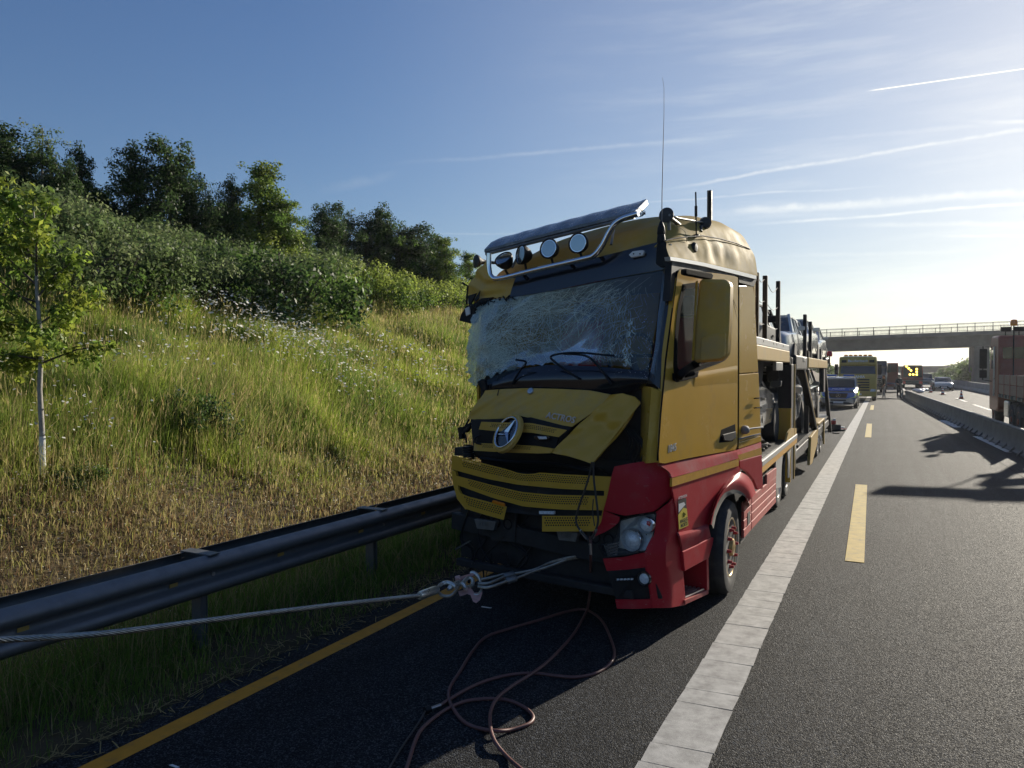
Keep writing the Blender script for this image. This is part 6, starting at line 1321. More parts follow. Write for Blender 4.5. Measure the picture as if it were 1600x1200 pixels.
# --- the load
c=make_car('transported_car','dark blue hatchback standing at the front of the truck upper deck behind wire-strung posts','car',M['dark_car'],4.1,1.78,1.33,'hatch'); place(c,-2.42,12.3,2.0,0,R(-1))
c=make_car('transported_car','grey car on the truck lower bed directly behind the yellow cab','car',M['grey_car'],4.2,1.9,1.32,'hatch'); place(c,-2.46,11.55,1.03,math.pi,0)
c=make_car('transported_car','white car on the upper deck, above the gap between truck and trailer','car',M['white_car'],4.2,1.9,1.30,'suv'); place(c,-2.42,16.75,2.10,0,R(-.5))
c=make_car('transported_car','silver car on the lower trailer deck just behind the black lift column','car',M['silver'],4.3,1.88,1.42,'hatch'); place(c,-2.45,16.2,.80,0,R(2))
c=make_car('transported_car','middle silver car of the upper trailer deck','car',M['silver'],4.2,1.85,1.30,'hatch'); place(c,-2.45,21.1,2.30,0,0)
c=make_car('transported_car','dark grey car at the rear of the lower trailer deck','car',M['grey_car'],4.2,1.88,1.42,'suv'); place(c,-2.45,21.0,.82,0,0)
c=make_car('transported_car','rearmost light car on the upper trailer deck','car',M['silver'],4.0,1.8,1.22,'hatch'); place(c,-2.45,25.3,2.30,0,R(1))
# --- steel towing rope, hook and sling
def laid_rope(path,r_,nst=6,turns=7.,mat=None,parent=None,name='strand',core=True):
    P=[np.array(p,float) for p in path]; D=np.r_[0,np.cumsum([np.linalg.norm(P[i+1]-P[i]) for i in range(len(P)-1)])]
    n=max(40,int(D[-1]*turns*14)); s=np.linspace(0,D[-1],n); Q=np.stack([np.interp(s,D,[p[k] for p in P]) for k in range(3)],1)
    T=np.gradient(Q,axis=0); T/=np.linalg.norm(T,axis=1)[:,None]; U=np.cross(T,[0,0,1.]); U/=np.linalg.norm(U,axis=1)[:,None]; V=np.cross(T,U)
    m=MB(); m.tube(Q[::6],r_*.45,6); m.build('core',M['dark_inside'],parent)
    for k in range(nst):
        a=2*math.pi*(k/nst+s*turns); m=MB(); m.tube(Q+U*(np.cos(a)*r_*.66)[:,None]+V*(np.sin(a)*r_*.66)[:,None],r_*.33,6); m.build(name,mat,parent,smooth=60)
M['wire']=pbr('greased_wire_rope',(.45,.42,.36),.36,metal=.9,var=.2,vs=30,rvar=.1,dirt=(.10,.085,.06),dirt_amt=.25,ds=25)
M['worn_steel']=pbr('worn_pale_steel',(.74,.70,.60),.32,metal=.8,var=.1,vs=18,rvar=.1,dirt=(.15,.11,.07),dirt_amt=.2,ds=20)
M['hook_red']=pbr('chipped_pink_hook_paint',(.70,.38,.32),.42,metal=.35,var=.15,vs=20,dirt=(.12,.08,.07),dirt_amt=.4,ds=25)
rp=thing('tow_rope','taut steel wire tow rope running in from the left edge to the towing hook','rope',(-3.2,4.0,.6),world=True)
pts=[gnd(-160,1012,1.0),gnd(0,1000,.86),gnd(160,990,.80),gnd(330,969,.72),gnd(500,948,.62),gnd(655,931,.52)]
laid_rope(cat(pts,10),.0175,6,5.2,M['wire'],rp)
m=MB(); e0=gnd(655,931,.52); e1=gnd(683,921,.50); m.tube([e0,e0+(e1-e0)*.1,e0+(e1-e0)*.9,e1],[.026,.033,.034,.026],14); m.build('ferrule',M['worn_steel'],rp,smooth=50)
e2=gnd(672,925,.50); tip=gnd(716,916,.47)
Lp=[e1,gnd(688,913,.51),gnd(698,909,.51),gnd(708,912,.50),tip,gnd(706,930,.46),gnd(692,931,.46),gnd(684,924,.48),e1]
laid_rope(cat(Lp[:-1],6)[:-2],.013,6,12,M['wire'],rp,'eye_strand')
m=MB(); m.tube(cat([gnd(686,916,.505),gnd(697,910.5,.508),gnd(708,914,.50),gnd(712,918,.49)],6),[.012]*4+[.019]*11+[.012]*4,10); m.build('thimble',M['worn_steel'],rp,smooth=60)
hk=thing('towing_hook','heavy steel hook and shackle with flaking pink paint joining rope and sling','hook',tuple(gnd(735,915,.45)),world=True)
# swivel shank, bow and hook body as thick forged bars
m=MB(); m.tube(cat([gnd(700,921,.475),gnd(708,915,.485),gnd(717,911,.475),gnd(724,914,.46),gnd(728,920,.45)],6),[.012,.016]+[.022]*21+[.018,.014],12); m.build('shackle_bow',M['worn_steel'],hk,smooth=60)
m=MB(); m.tube([gnd(714,907,.47),gnd(724,903,.47),gnd(739,898,.475)],[.020,.018,.015],12); m.lathe([(0,-.02),(.03,-.02),(.03,.02),(0,.02)],gnd(716,905,.47),(_rt+_up*.3),14); m.build('shackle_pin',M['hook_red'],hk,smooth=50)
m=MB(); m.tube(cat([gnd(734,895,.485),gnd(741,896,.48),gnd(748,902,.465),gnd(751,910,.45)],6),[.008,.013,.016]+[.020]*9+[.018,.016,.014,.012,.012,.01,.01],12); m.build('upper_claw',M['worn_steel'],hk,smooth=60)
m=MB(); m.tube(cat([gnd(722,912,.45),gnd(731,903,.465),gnd(738,906,.45),gnd(738,914,.43),gnd(731,918,.43)],6),.017,10); m.build('inner_bow',M['worn_steel'],hk,smooth=60)
H=[(716,925),(724,924),(731,919),(737,922),(741,928),(748,927),(753,921),(753.5,928),(750,938),(744,942.5),(739,940),(735,930),(730,928),(725,930),(718,932)]
m=MB(); P=[gnd(x,y,.40+(942-y)*.0012) for x,y in H]; m.prism(P,_fw*.035); m.build('hook_body',M['hook_red'],hk,bevel=.009)
m=MB(); m.tube(cat([gnd(741,929,.413),gnd(746,929.5,.412),gnd(751,924,.42),gnd(752.5,918,.43)],6),.010,8); m.build('hook_throat',M['worn_steel'],hk,smooth=60)
slg=thing('wire_sling','doubled wire rope sling with crimped ferrules running from the hook under the cab','rope',tuple(gnd(800,900,.45)),world=True)
for dy,fx,fy in((0,797,898),(6.5,801,905)):
    a=[gnd(747,912+dy*.7,.445),gnd(765,911+dy,.45),gnd(fx-6,fy+2,.46)]
    laid_rope(cat(a,8),.0135,6,12,M['wire'],slg,'eye_strand')
    if dy==0: laid_rope(cat([gnd(748,906,.45),gnd(765,903,.455),gnd(fx-8,fy-1,.465)],8),.0125,6,12,M['wire'],slg,'eye_strand')
    m=MB(); q0=gnd(fx-10,fy+3,.46); q1=gnd(fx+6,fy-1.5,.47); m.tube([q0,q0+(q1-q0)*.1,q0+(q1-q0)*.9,q1],[.022,.027,.027,.022],14); m.build('ferrule',M['grey_metal'],slg,smooth=50)
    b_=[q1,gnd(835,890+dy*.4,.49),gnd(860,879+dy*.8,.52),FR(885,872+dy*.5,-.35),FR(915,868+dy*.3,-.2)]
    laid_rope(cat(b_,8),.012,6,12,M['wire'],slg)
# --- air hoses on the ground
M['hose']=pbr('pinkish_air_hose',(.15,.06,.05),.5,var=.15,vs=20,dirt=(.10,.07,.06),dirt_amt=.4,ds=12)
M['hose_dark']=pbr('black_air_hose',(.03,.028,.028),.45,var=.2,vs=15,dirt=(.08,.075,.07),dirt_amt=.3,ds=10)
hs=thing('air_hose','long dusty reddish air hose looping over the asphalt in front of the cab','hose',tuple(gnd(800,1060,0)),world=True)
top=[FR(923,838,-.42),FR(923,870,-.42),gnd(922,920,.18),gnd(919,945,.05)]
loopA=[(915,958),(895,992),(862,1028),(833,1051),(800,1072),(776,1092),(766,1115),(767,1140),(774,1160),(790,1180),(812,1200),(840,1222)]
loopB=[(628,1222),(640,1185),(648,1160),(660,1138),(690,1113),(720,1098),(745,1093),(775,1092),(800,1096),(822,1107),(833,1120),(826,1131),(800,1140),(775,1142),(748,1138),(725,1128),(710,1110),(701,1090),(704,1072),(718,1050),(738,1018),(760,995),(800,981),(845,968),(880,957),(908,952),(925,957),(942,972),(955,1000),(960,1022),(952,1038),(930,1052),(900,1058),(870,1056),(835,1052),(800,1054),(765,1062),(735,1074),(705,1091),(688,1102)]
rr=.0115
def g3(px,py,z): return gnd(px,py,z+rr)
A=top+[g3(x,y,.022 if abs(x-833)<40 or abs(x-776)<10 else .0) for x,y in loopA]
m=MB(); m.tube(cat(A,8),rr,10); m.build('hose',M['hose'],hs,smooth=60)
Bz=[g3(x,y,(.022 if i in(13,) else 0)) for i,(x,y) in enumerate(loopB)]
m=MB(); m.tube(cat(Bz,8),rr,10); m.build('hose',M['hose'],hs,smooth=60)
q0,q1=g3(688,1102,.005),g3(672,1108,.008); m=MB(); m.tube([q0,q1],.013,10); m.build('brass_coupling',pbr('coupling',(.3,.3,.3),.3,metal=.9),hs,smooth=50)
m=MB(); m.tube([g3(672,1107,.012),g3(664,1110,.012)],.022,12); m.build('coupling_sleeve',M['black'],hs,smooth=50)
m=MB(); m.tube(cat([g3(665,1110,.01),g3(655,1128,0),g3(640,1150,0),g3(625,1172,0),g3(606,1204,0),g3(590,1230,0)],6),.006,8); m.build('thin_hose',M['hose_dark'],hs,smooth=60)
# Y piece with two hoses into the broken front
for pts in ([(925,722),(921,742),(913,768),(905,790),(900,812),(904,825),(912,834),(919,843)],[(927,722),(928,750),(931,775),(934,800),(934,818),(929,832),(923,843)],[(927,780),(926,800),(929,822)]):
    m=MB(); m.tube(cat([FR(x,y,-.50) for x,y in pts],6),.009 if len(pts)>3 else .005,8); m.build('branch_hose',M['hose_dark'],hs,smooth=60)
for (x0,y0,x1,y1) in((906,828,917,842),(932,827,926,840),(922,850,923,866)):
    m=MB(); m.tube([FR(x0,y0,-.50),FR(x1,y1,-.48)],.012,10); m.build('coupling',M['alu'],hs,smooth=50)
# ------------------------------------------------------------------ other vehicles and people, farther away
def lorry_cab(t,W_,H_,L_,paint,zb=.45,header=None,letter=None,text='',slats=5):
    """cab-over front facing -Y, front face at y=0"""
    hw=W_/2
    prof=[(0.06,zb),(0,.75),(.0,1.25),(.06,1.9),(.14,2.0),(.30,H_*.80),(.34,H_*.86),(.60,H_),(L_,H_-.02),(L_,zb)]
    m=MB(); L0=[(-hw,y,z) for y,z in prof]; m.prism(L0,(W_,0,0)); m.build('cab_body',paint,t,bevel=.09,smooth=40)
    zs0,zs1=2.02,H_*.80-.02; ys=lambda z:np.interp(z,[2.0,H_*.80],[.14,.30])-.006
    m=MB(); m.prism([(-hw*.93,ys(zs0),zs0),(hw*.93,ys(zs0),zs0),(hw*.90,ys(zs1),zs1),(-hw*.90,ys(zs1),zs1)],(0,-.012,0)); m.build('windscreen',M['glass'],t)
    m=MB(); m.prism([(-hw*.96,.20,zs1+.02),(hw*.96,.20,zs1+.02),(hw*.96,.12,zs1+.12),(-hw*.96,.12,zs1+.12)],(0,.06,.02)); m.build('sun_visor',header or paint,t)
    for k in range(slats):
        z=.78+k*.19; m=MB(); m.bx(-hw*.62,hw*.62,-.03,.0,z,z+.10); m.build('grille_slat',M['black'],t)
    for s in(-1,1):
        m=MB(); m.prism([(s*hw*.66,-.012,.72),(s*hw*.97,.03,.74),(s*hw*.97,.03,.90),(s*hw*.70,-.012,.92)],(0,-.02,0)); m.build('headlight',M['lens'],t)
        m=MB(); m.bx(s*(hw+.05),s*(hw+.30),.22,.36,1.95,2.75); m.build('mirror',M['black'],t,bevel=.04)
        m=MB(); m.prism([(s*(hw+.004),.45,2.0),(s*(hw+.004),1.25,2.05),(s*(hw+.004),1.25,2.7),(s*(hw+.004),.62,2.72)],(s*.006,0,0)); m.build('side_window',M['glass'],t)
        m=MB(); m.bar((s*(hw+.003),1.36,zb+.3),(s*(hw+.003),1.36,2.85),.012,.012); m.build('door_gap',M['black'],t)
    m=MB(); m.prism([(-hw*.98,-.03,.36),(hw*.98,-.03,.36),(hw*.98,-.03,.70),(-hw*.98,-.03,.70)],(0,.2,0)); m.build('bumper',paint,t,bevel=.03)
    m=MB(); m.bx(-.26,.26,-.045,-.032,.46,.57); m.build('number_plate',M['white'],t)
    if text: text_mesh('maker_lettering',text,.26,frame((0,-.014,1.80),(1,0,0),(0,.06,1),0),letter or M['chrome'],t,.01,0,.006)
# yellow recovery lorry behind the police van
yl_=thing('recovery_lorry','olive yellow lorry with amber roof bar facing the camera behind the police van','lorry',(-1.33,57.2,0)); YB=pbr('olive_yellow_paint',(.44,.31,.05),.5,coat=.1,var=.05)
yl_.scale=(1,1,.95); lorry_cab(yl_,2.42,3.30,2.3,YB,text='SCANIA',letter=M['badge'])
text_mesh('roof_lettering','Baudenbach',.27,frame((0,.345,2.98),(1,0,0),(0,.25,.95),0),M['badge'],yl_,.03)
for s in(-1,1):
    m=MB(); m.prism([(s*.72,.30,2.86),(s*1.05,.30,2.86),(s*1.05,.38,3.06),(s*.72,.38,3.06)],(0,-.02,0)); m.build('roof_emblem',M['black'],yl_)
m=MB(); m.bx(-.95,.95,.65,.95,3.3,3.34); rb2=m.build('roof_bar',M['alu'],yl_)
for k in range(6):
    m=MB(); m.bx(-.9+k*.31,-.66+k*.31,.67,.93,3.345,3.46); m.build('beacon',M['amber'],rb2,bevel=.02)
m=MB(); m.bx(-1.2,1.2,2.5,9.,.95,1.15); m.build('chassis_deck',M['dark_metal'],yl_); m=MB(); m.bx(-1.22,1.22,2.6,4.2,1.2,2.9); m.build('equipment_locker',YB,yl_,bevel=.03)
m=MB(); m.bar((0,3.4,2.95),(0,8.5,2.2),.4,.4); m.build('crane_boom',YB,yl_)
m=MB(); m.bx(1.215,1.24,2.6,4.2,1.25,2.8); m.build('locker_shutter',M['alu'],yl_)
for y in(1.45,5.6,7.0):
    for s in(-1,1): wheel(yl_,s*1.05,y,.5,.5,.3,s,M['alu'],M['chrome'],.08)
# police van
pv=make_car('police_van','blue and silver police van with lime chevrons parked facing the camera','police van',M['silver'],4.9,1.95,1.95,'van'); place(pv,-2.05,48.2,0); pv.scale=(1,1,.93)
m=MB(); m.prism([(-.80,-2.30,1.085),(.80,-2.30,1.085),(.82,-1.72,1.235),(-.82,-1.72,1.235)],(0,0,.03)); m.build('blue_bonnet',M['blue_police'],pv)
m=MB(); m.prism([(-.84,-2.462,.62),(.84,-2.462,.62),(.82,-2.44,.98),(-.82,-2.44,.98)],(0,-.02,0)); m.build('blue_front',M['blue_police'],pv)
m=MB(); m.prism([(-.42,-2.49,.66),(.42,-2.49,.66),(.5,-2.485,.94),(-.5,-2.485,.94)],(0,-.01,0)); m.build('dark_grille',M['black'],pv)
for s in(-1,1):
    m=MB(); m.prism([(s*.42,-2.496,.60),(s*.90,-2.47,.70),(s*.92,-2.46,.84),(s*.8,-2.48,.72)],(0,-.012,0)); m.build('lime_chevron',M['lime'],pv)
    m=MB(); m.prism([(s*.55,-2.32,1.125),(s*.93,-2.1,1.15),(s*.95,-1.9,1.19),(s*.74,-2.2,1.15)],(0,0,.02)); m.build('lime_chevron',M['lime'],pv)
    m=MB(); m.bx(s*.985,s*.995,-1.6,2.2,.75,.95); m.build('lime_stripe',M['lime'],pv)
    m=MB(); m.bx(s*.18,s*.78,-.75,-.45,1.97,2.07); m.build('blue_light',M['blue_police'],pv,bevel=.03)
text_mesh('police_lettering','POLIZEI',.20,frame((0,-2.06,1.20),(1,0,0),(0,.58,.15),0),M['white'],pv,.004,0,.004)
m=MB(); m.tube([(.12*math.cos(a),-2.505,.80+.12*math.sin(a)) for a in np.linspace(0,6.283,20)[:-1]],.012,5,0,True)
for k in range(3): a=math.pi/2+k*2.094; m.bar((0,-2.505,.80),(.12*math.cos(a),-2.505,.80+.12*math.sin(a)),.018,.018)
m.build('maker_star',M['chrome'],pv)
# orange dropside lorry on the other carriageway, seen from behind its left side
ot=thing('orange_lorry','orange lorry with dropside bed and roof beacon beyond the safety barrier','lorry',(5.3,33.0,0)); OT=M['orange_truck']; hw=1.27
m=MB(); m.prism([(-hw,y,z) for y,z in((0,.75),(0,3.25),(.12,3.50),(1.9,3.55),(2.2,3.3),(2.45,2.2),(2.45,.6),(.6,.6))],(2*hw,0,0)); m.build('cab_body',OT,ot,bevel=.08,smooth=40)
for a,c in((-1.13,-.83),(-.77,-.2),(.2,.8)):
    m=MB(); m.bx(a,c,-.012,-.002,2.62,3.05); m.build('rear_window',M['glass'],ot,bevel=.0)
for k in range(3):
    m=MB(); m.bx(-hw*.98,hw*.98,-.02,-.004,1.75+k*.22,1.77+k*.22); m.build('rear_wall_rib',OT,ot)
m=MB(); m.cyl((-.80,-.03,1.5),(-.80,-.03,3.85),.022,8); m.build('beacon_pole',M['black'],ot); m=MB(); m.lathe([(0,0),(.11,0),(.12,.13),(.09,.22),(0,.24)],(-.80,-.03,3.85),CZ,14); m.build('beacon',M['amber'],ot,smooth=50)
for x in(-.98,-.55):
    m=MB(); m.bx(x-.16,x+.16,.5,.7,3.66,3.84); m.cyl((x,.6,3.5),(x,.6,3.68),.02,6); m.build('work_lamp',M['black'],ot,bevel=.03)
m=MB(); m.bx(-hw-.42,-hw-.16,1.75,1.88,2.25,3.05); m.bx(-hw-.42,-hw-.16,1.75,1.88,1.88,2.2); mm_=m.build('mirror',M['black'],ot,bevel=.03); m=MB(); m.tube([(-hw,1.8,3.1),(-hw-.3,1.82,3.14),(-hw-.3,1.82,1.8),(-hw,1.8,1.75)],.025,6); m.build('mirror_arm',M['black'],mm_)
m=MB(); m.bx(-hw-.41,-hw-.17,1.738,1.748,2.29,3.01); m.build('mirror_glass',M['black'],mm_)
m=MB(); m.bx(-hw-.012,-hw-.002,.9,1.8,2.25,3.05); m.build('side_window',M['glass'],ot); m=MB(); m.bx(-hw-.07,-hw-.02,.75,.85,1.2,3.1); m.build('grab_handle',M['alu'],ot)
m=MB(); m.bx(-hw,hw,-6.9,-.12,1.18,1.30); m.build('bed_floor',M['dark_metal'],ot)
for s in(-1,1):
    for k in range(5):
        y1=-.15-k*1.35
        for z0,z1 in((1.32,1.66),(1.68,2.02)):
            m=MB(); m.bx(s*hw,s*(hw-.05),y1-1.28,y1,z0,z1); m.build('dropside_board',pbr('worn_orange_board',(.25,.13,.09),.6,var=.15,dirt=(.3,.2,.14),dirt_amt=.5) if (s,k,z0)==(-1,0,1.32) else bpy.data.materials['worn_orange_board'],ot,bevel=.012)
        m=MB(); m.bx(s*(hw+.015),s*(hw-.06),y1-1.36,y1-1.29,1.2,2.06); m.build('dropside_stake',OT,ot)
    for k in range(9): m=MB(); m.bx(s*(hw+.03),s*(hw-.02),-.5-k*.7,-.38-k*.7,1.2,1.31); m.build('latch',M['grey_metal'],ot)
    for y in(1.3,-3.0,-4.4,-5.8): wheel(ot,s*1.1,y,.52,.52,.32,s,OT,M['alu'],.1)
    for y in(-3.0,-4.4,-5.8):
        m=MB(); m.grid([[(s*(hw-.02),y+.60*math.cos(a),.52+.60*math.sin(a)) for a in np.linspace(.3,math.pi-.3,12)],[(s*.8,y+.60*math.cos(a),.52+.60*math.sin(a)) for a in np.linspace(.3,math.pi-.3,12)]],0); m.build('mudguard',M['grey_metal'],ot,smooth=60)
m=MB(); m.bx(-.5,.5,-7,2.2,.65,1.16); m.build('chassis_frame',M['dark_metal'],ot); m=MB(); m.bx(-1.2,-.7,-1.9,-.9,.5,1.1); m.build('tank',M['alu'],ot,bevel=.06)
m=MB(); m.bx(-hw,hw,-.1,-.06,1.32,2.0); m.build('front_board',OT,ot)
# loading crane folded on its bed (out of frame to the right, its shadow lies on the road)
m=MB(); m.cyl((1.05,-.75,1.3),(1.05,-.75,5.5),.17,12); cr=m.build('crane_column',M['dark_metal'],ot)
m=MB(); m.bar((-.32,-.6,6.05),(1.2,-.6,5.95),.26,.40); m.bar((1.2,-.6,5.95),(2.9,-.45,5.75),.32,.55); m.build('crane_boom',OT,cr)
m=MB(); m.bar((1.05,-.75,5.4),(2.4,-1.6,4.3),.26,.4); m.bar((2.4,-1.6,4.3),(1.0,-2.6,3.7),.22,.3); m.bar((1.0,-2.6,3.7),(.35,-1.9,4.6),.14,.2); m.bar((2.6,-.6,5.6),(1.5,-1.0,4.9),.14,.18); m.build('crane_arm',OT,cr)
m=MB(); m.tube(cat([(.9,-2.6,3.7),(.5,-2.7,3.3),(.8,-2.8,2.9)],5),.06,8); m.tube(cat([(1.1,-2.6,3.7),(1.5,-2.7,3.3),(1.2,-2.8,2.9)],5),.06,8); m.build('crane_grab',M['dark_metal'],cr)
m=MB(); m.tube(cat([(1.05,-.9,5.3),(.6,-1.1,4.9),(.5,-.9,5.6),(-.1,-.6,5.9)],6),.03,6); m.build('hydraulic_hose',M['black'],cr)
# fire engine with arrow board, cars, open-door lorry
fe=thing('arrow_board_truck','dark red road service truck showing a lit yellow arrow in the closed lane','lorry',(3.55,99.0,0)); RDk=pbr('dark_red_paint',(.20,.03,.02),.5)
m=MB(); m.bx(-1.1,1.1,0,6,.95,2.55); m.build('body',RDk,fe,bevel=.05); m=MB(); m.bx(-1.1,1.1,.05,5,.45,.9); m.build('underbody',M['dark_metal'],fe)
m=MB(); m.bx(-.95,1.0,-.14,-.05,1.35,2.75); m.build('arrow_panel',M['dark_inside'],fe)
AM=emit('arrow_lamp',(1.,.62,.08),7.)
for x,z in((-.62,2.62),(-.38,2.38),(-.14,2.14),(.45,2.30),(.45,1.98),(.45,1.66),(.10,1.66),(-.25,1.66)):
    m=MB(); m.cyl((x,-.20,z),(x,-.14,z),.10,10); m.build('arrow_lamp',AM,fe)
for s in(-1,1):
    for y in(.9,4.6): m=MB(); m.lathe([(.2,0),(.44,.0),(.44,.28),(.2,.28)],(s*.75,y,.44),(s,0,0),16); m.build('wheel',M['rubber'],fe)
    m=MB(); m.bx(s*.7,s*1.05,-.06,0,.55,.85); m.build('tail_light',M['redlens'],fe)
c=make_car('car','dark estate car with shining roof edge beside the standing man','car',M['black_car'],4.6,1.82,1.5,'suv'); place(c,1.02,82.5,0)
c=make_car('car','white saloon driving away past the traffic cones','car',M['white_car'],4.6,1.82,1.45,'sedan'); place(c,6.1,91,0)
c=make_car('car','dark green grey off-roader driving away ahead of the white saloon','car',M['grey_car'],4.6,1.9,1.8,'suv'); place(c,5.15,106,0)
c=make_car('car','pale small car driving away in the distance beneath the far bridge','car',M['silver'],4.2,1.78,1.5,'hatch'); place(c,7.4,170,float(zr(170)))
od=thing('open_door_truck','dark truck behind the yellow lorry with its cab door swung open','lorry',(-.55,76,0)); lorry_cab(od,2.45,3.05,2.2,M['black_car'],slats=4)
m=MB(); m.prism([(1.25,1.3,1.0),(2.15,.85,1.0),(2.15,.85,2.85),(1.25,1.3,2.85)],(.02,.05,0)); dr=m.build('open_door',RDk,od,bevel=.02); m=MB(); m.prism([(1.34,1.24,2.0),(2.07,.875,2.0),(2.07,.875,2.74),(1.34,1.24,2.74)],(-.012,-.024,0)); m.build('door_window',M['glass_clear'],dr)
m=MB(); m.bx(-1.2,1.2,2.3,9,.9,2.6); m.build('load_body',M['dark_metal'],od,bevel=.03)
for y in(1.3,6.):
    for s in(-1,1): wheel(od,s*1.05,y,.5,.5,.3,s,M['grey_metal'],M['alu'],.06)
# traffic cones
cone=thing('traffic_cone','largest and nearest red and white traffic cone','traffic cone',(0,0,0),group='traffic cones on the other carriageway')
m=MB(); m.bx(-.19,.19,-.19,.19,0,.04); m.build('base',M['black'],cone,bevel=.01)
CR=pbr('cone_red',(.42,.05,.02),.6); 
for k,(z0,z1) in enumerate(((.04,.18),(.18,.30),(.30,.43),(.43,.54),(.54,.66))):
    rr0=.145-.115*(z0-.04)/.62; rr1=.145-.115*(z1-.04)/.62; m=MB(); m.lathe([(rr0,z0),(rr1,z1)],(0,0,0),CZ,16); m.build('stripe_band',CR if k%2==0 else M['white'],cone,smooth=60)
for i,(px,py,lb) in enumerate(((1502,623.5,'largest and nearest red and white traffic cone, beside the orange lorry'),(1473,617,'second traffic cone, just right below the white saloon'),(1454.5,613.5,'third traffic cone, left below the white saloon'),(1441,610.5,'farthest and smallest traffic cone, next to the barrier end'))):
    o=cone if i==0 else copy_tree(cone); p=gnd(px,py,0); o.location=tuple(p); o.rotation_euler=(0,0,i*.6); o['label']=lb
# people ------------------------------------------------------------------------
SKIN=pbr('skin',(.42,.25,.18),.6)
def person(name,label,loc,rz,h,jacket,trousers,hair,pose):
    J=dict(pel=(0,0,.53),spine=(0,.005,.64),chest=(0,0,.755),neck=(0,0,.845),head0=(0,-.012,.885),head1=(0,-.015,.94),head2=(0,-.005,.985))
    for s,n in((-1,'l'),(1,'r')):
        st=pose['stride']*s
        J['hip'+n]=(s*.052,0,.51); J['knee'+n]=(s*.058,-st*.5-.008,.275); J['ank'+n]=(s*.062,-st+.01,.04); J['toe'+n]=(s*.075,-st-.075,.012)
        J['sho'+n]=(s*.108,0,.80); J['elb'+n]=(s*.135,*pose['elb'+n]); J['wri'+n]=pose['wri'+n]
    E=[('pel','spine'),('spine','chest'),('chest','neck'),('neck','head0'),('head0','head1'),('head1','head2')]
    for n in'lr': E+=[('pel','hip'+n),('hip'+n,'knee'+n),('knee'+n,'ank'+n),('ank'+n,'toe'+n),('chest','sho'+n),('sho'+n,'elb'+n),('elb'+n,'wri'+n)]
    RAD=dict(pel=.075,spine=.072,chest=.086,neck=.032,head0=.042,head1=.052,head2=.038,hip=.058,knee=.036,ank=.024,toe=.020,sho=.044,elb=.029,wri=.019)
    for n in'lr':
        w_=np.array(J['wri'+n]); d=w_-np.array(J['elb'+n]); d/=np.linalg.norm(d); sd=np.cross(d,(0,1,0)); sd/=np.linalg.norm(sd)+1e-9
        J['palm'+n]=tuple(w_+d*.03); E.append(('wri'+n,'palm'+n))
        for k in range(4):
            a='f%d%s'%(k,n); J[a]=tuple(w_+d*(.062-.006*abs(k-1.3))+sd*(k-1.5)*.012+np.array([0,-.012,0])); E.append(('palm'+n,a))
        J['th'+n]=tuple(w_+d*.035+np.array([0,-.028,0])); E.append(('wri'+n,'th'+n))
    RAD.update(palm=.016,f0=.0055,f1=.006,f2=.0055,f3=.005,th=.0065)
    names=list(J); me=bpy.data.meshes.new('b'); me.from_pydata([tuple(c*h for c in J[n]) for n in names],[(names.index(a),names.index(b)) for a,b in E],[])
    o=bpy.data.objects.new('b',me); COL.objects.link(o); o.modifiers.new('s','SKIN'); o.modifiers.new('u','SUBSURF').levels=1
    for i,n in enumerate(names):
        k=n if n in RAD else n[:-1]; r_=RAD[k]*h; sv=me.skin_vertices[0].data[i]; sv.radius=(r_*(1.18 if k in('chest','pel','spine') else 1),r_*(.82 if k in('chest','spine','pel') else 1)); sv.use_root=(n=='pel')
    bpy.context.view_layer.update(); m2=bpy.data.meshes.new_from_object(o.evaluated_get(bpy.context.evaluated_depsgraph_get())); bpy.data.objects.remove(o)
    for mt in(jacket,trousers,SKIN,M['black']): m2.materials.append(mt)
    wr={n:np.array(J['wri'+n])*h for n in'lr'}
    for p in m2.polygons:
        c=np.array(p.center); z=c[2]/h; i=0
        if z<.05: i=3
        elif z<.525 and abs(c[0])<.105*h: i=1
        if z>.85: i=2
        if min(np.linalg.norm(c-wr[n]) for n in'lr')<.075*h and not(z<.49 and abs(c[0])<.09*h): i=2
        p.material_index=i; p.use_smooth=True
    t=thing('person',label,'person',loc,rz); b=bpy.data.objects.new('body',m2); COL.objects.link(b); b.parent=t
    m=MB(); m.ball((0,.006*h,.962*h),(.054*h,.06*h,.048*h)); m.build('hair',hair,t,smooth=60)
    f=MB(); f.ball((0,-.064*h,.935*h),(.010*h,.014*h,.014*h)); f.build('nose',SKIN,t,smooth=60)
    for s in(-1,1):
        f=MB(); f.ball((s*.020*h,-.058*h,.948*h),(.007*h,.006*h,.005*h)); f.build('eye',M['black'],t); f=MB(); f.ball((s*.053*h,-.005*h,.938*h),(.008*h,.014*h,.02*h)); f.build('ear',SKIN,t,smooth=60)
    f=MB(); f.ball((0,-.056*h,.912*h),(.016*h,.006*h,.004*h)); f.build('mouth',pbr('lips',(.3,.12,.1),.6) if 'lips' not in bpy.data.materials else bpy.data.materials['lips'],t)
    return t
DK=pbr('dark_cloth',(.014,.016,.022),.85); GY=pbr('grey_trousers',(.24,.23,.22),.85); HR=pbr('dark_hair',(.025,.02,.015),.7)
p=gnd(1404.5,622,0); person('person','person in dark clothes standing with legs apart beside the dark estate car',tuple(p),R(25),1.80,DK,DK,HR,dict(stride=.02,elbl=(.02,.66),elbr=(.02,.66),wril=(-.10,-.10,.62),wrir=(.10,-.10,.60)))
p=gnd(1381,623,0); person('person','person in dark jacket and pale trousers walking beside the yellow lorry',tuple(p),R(-60),1.80,DK,GY,HR,dict(stride=.09,elbl=(.05,.66),elbr=(-.02,.66),wril=(-.145,.02,.53),wrir=(.145,-.10,.56)))
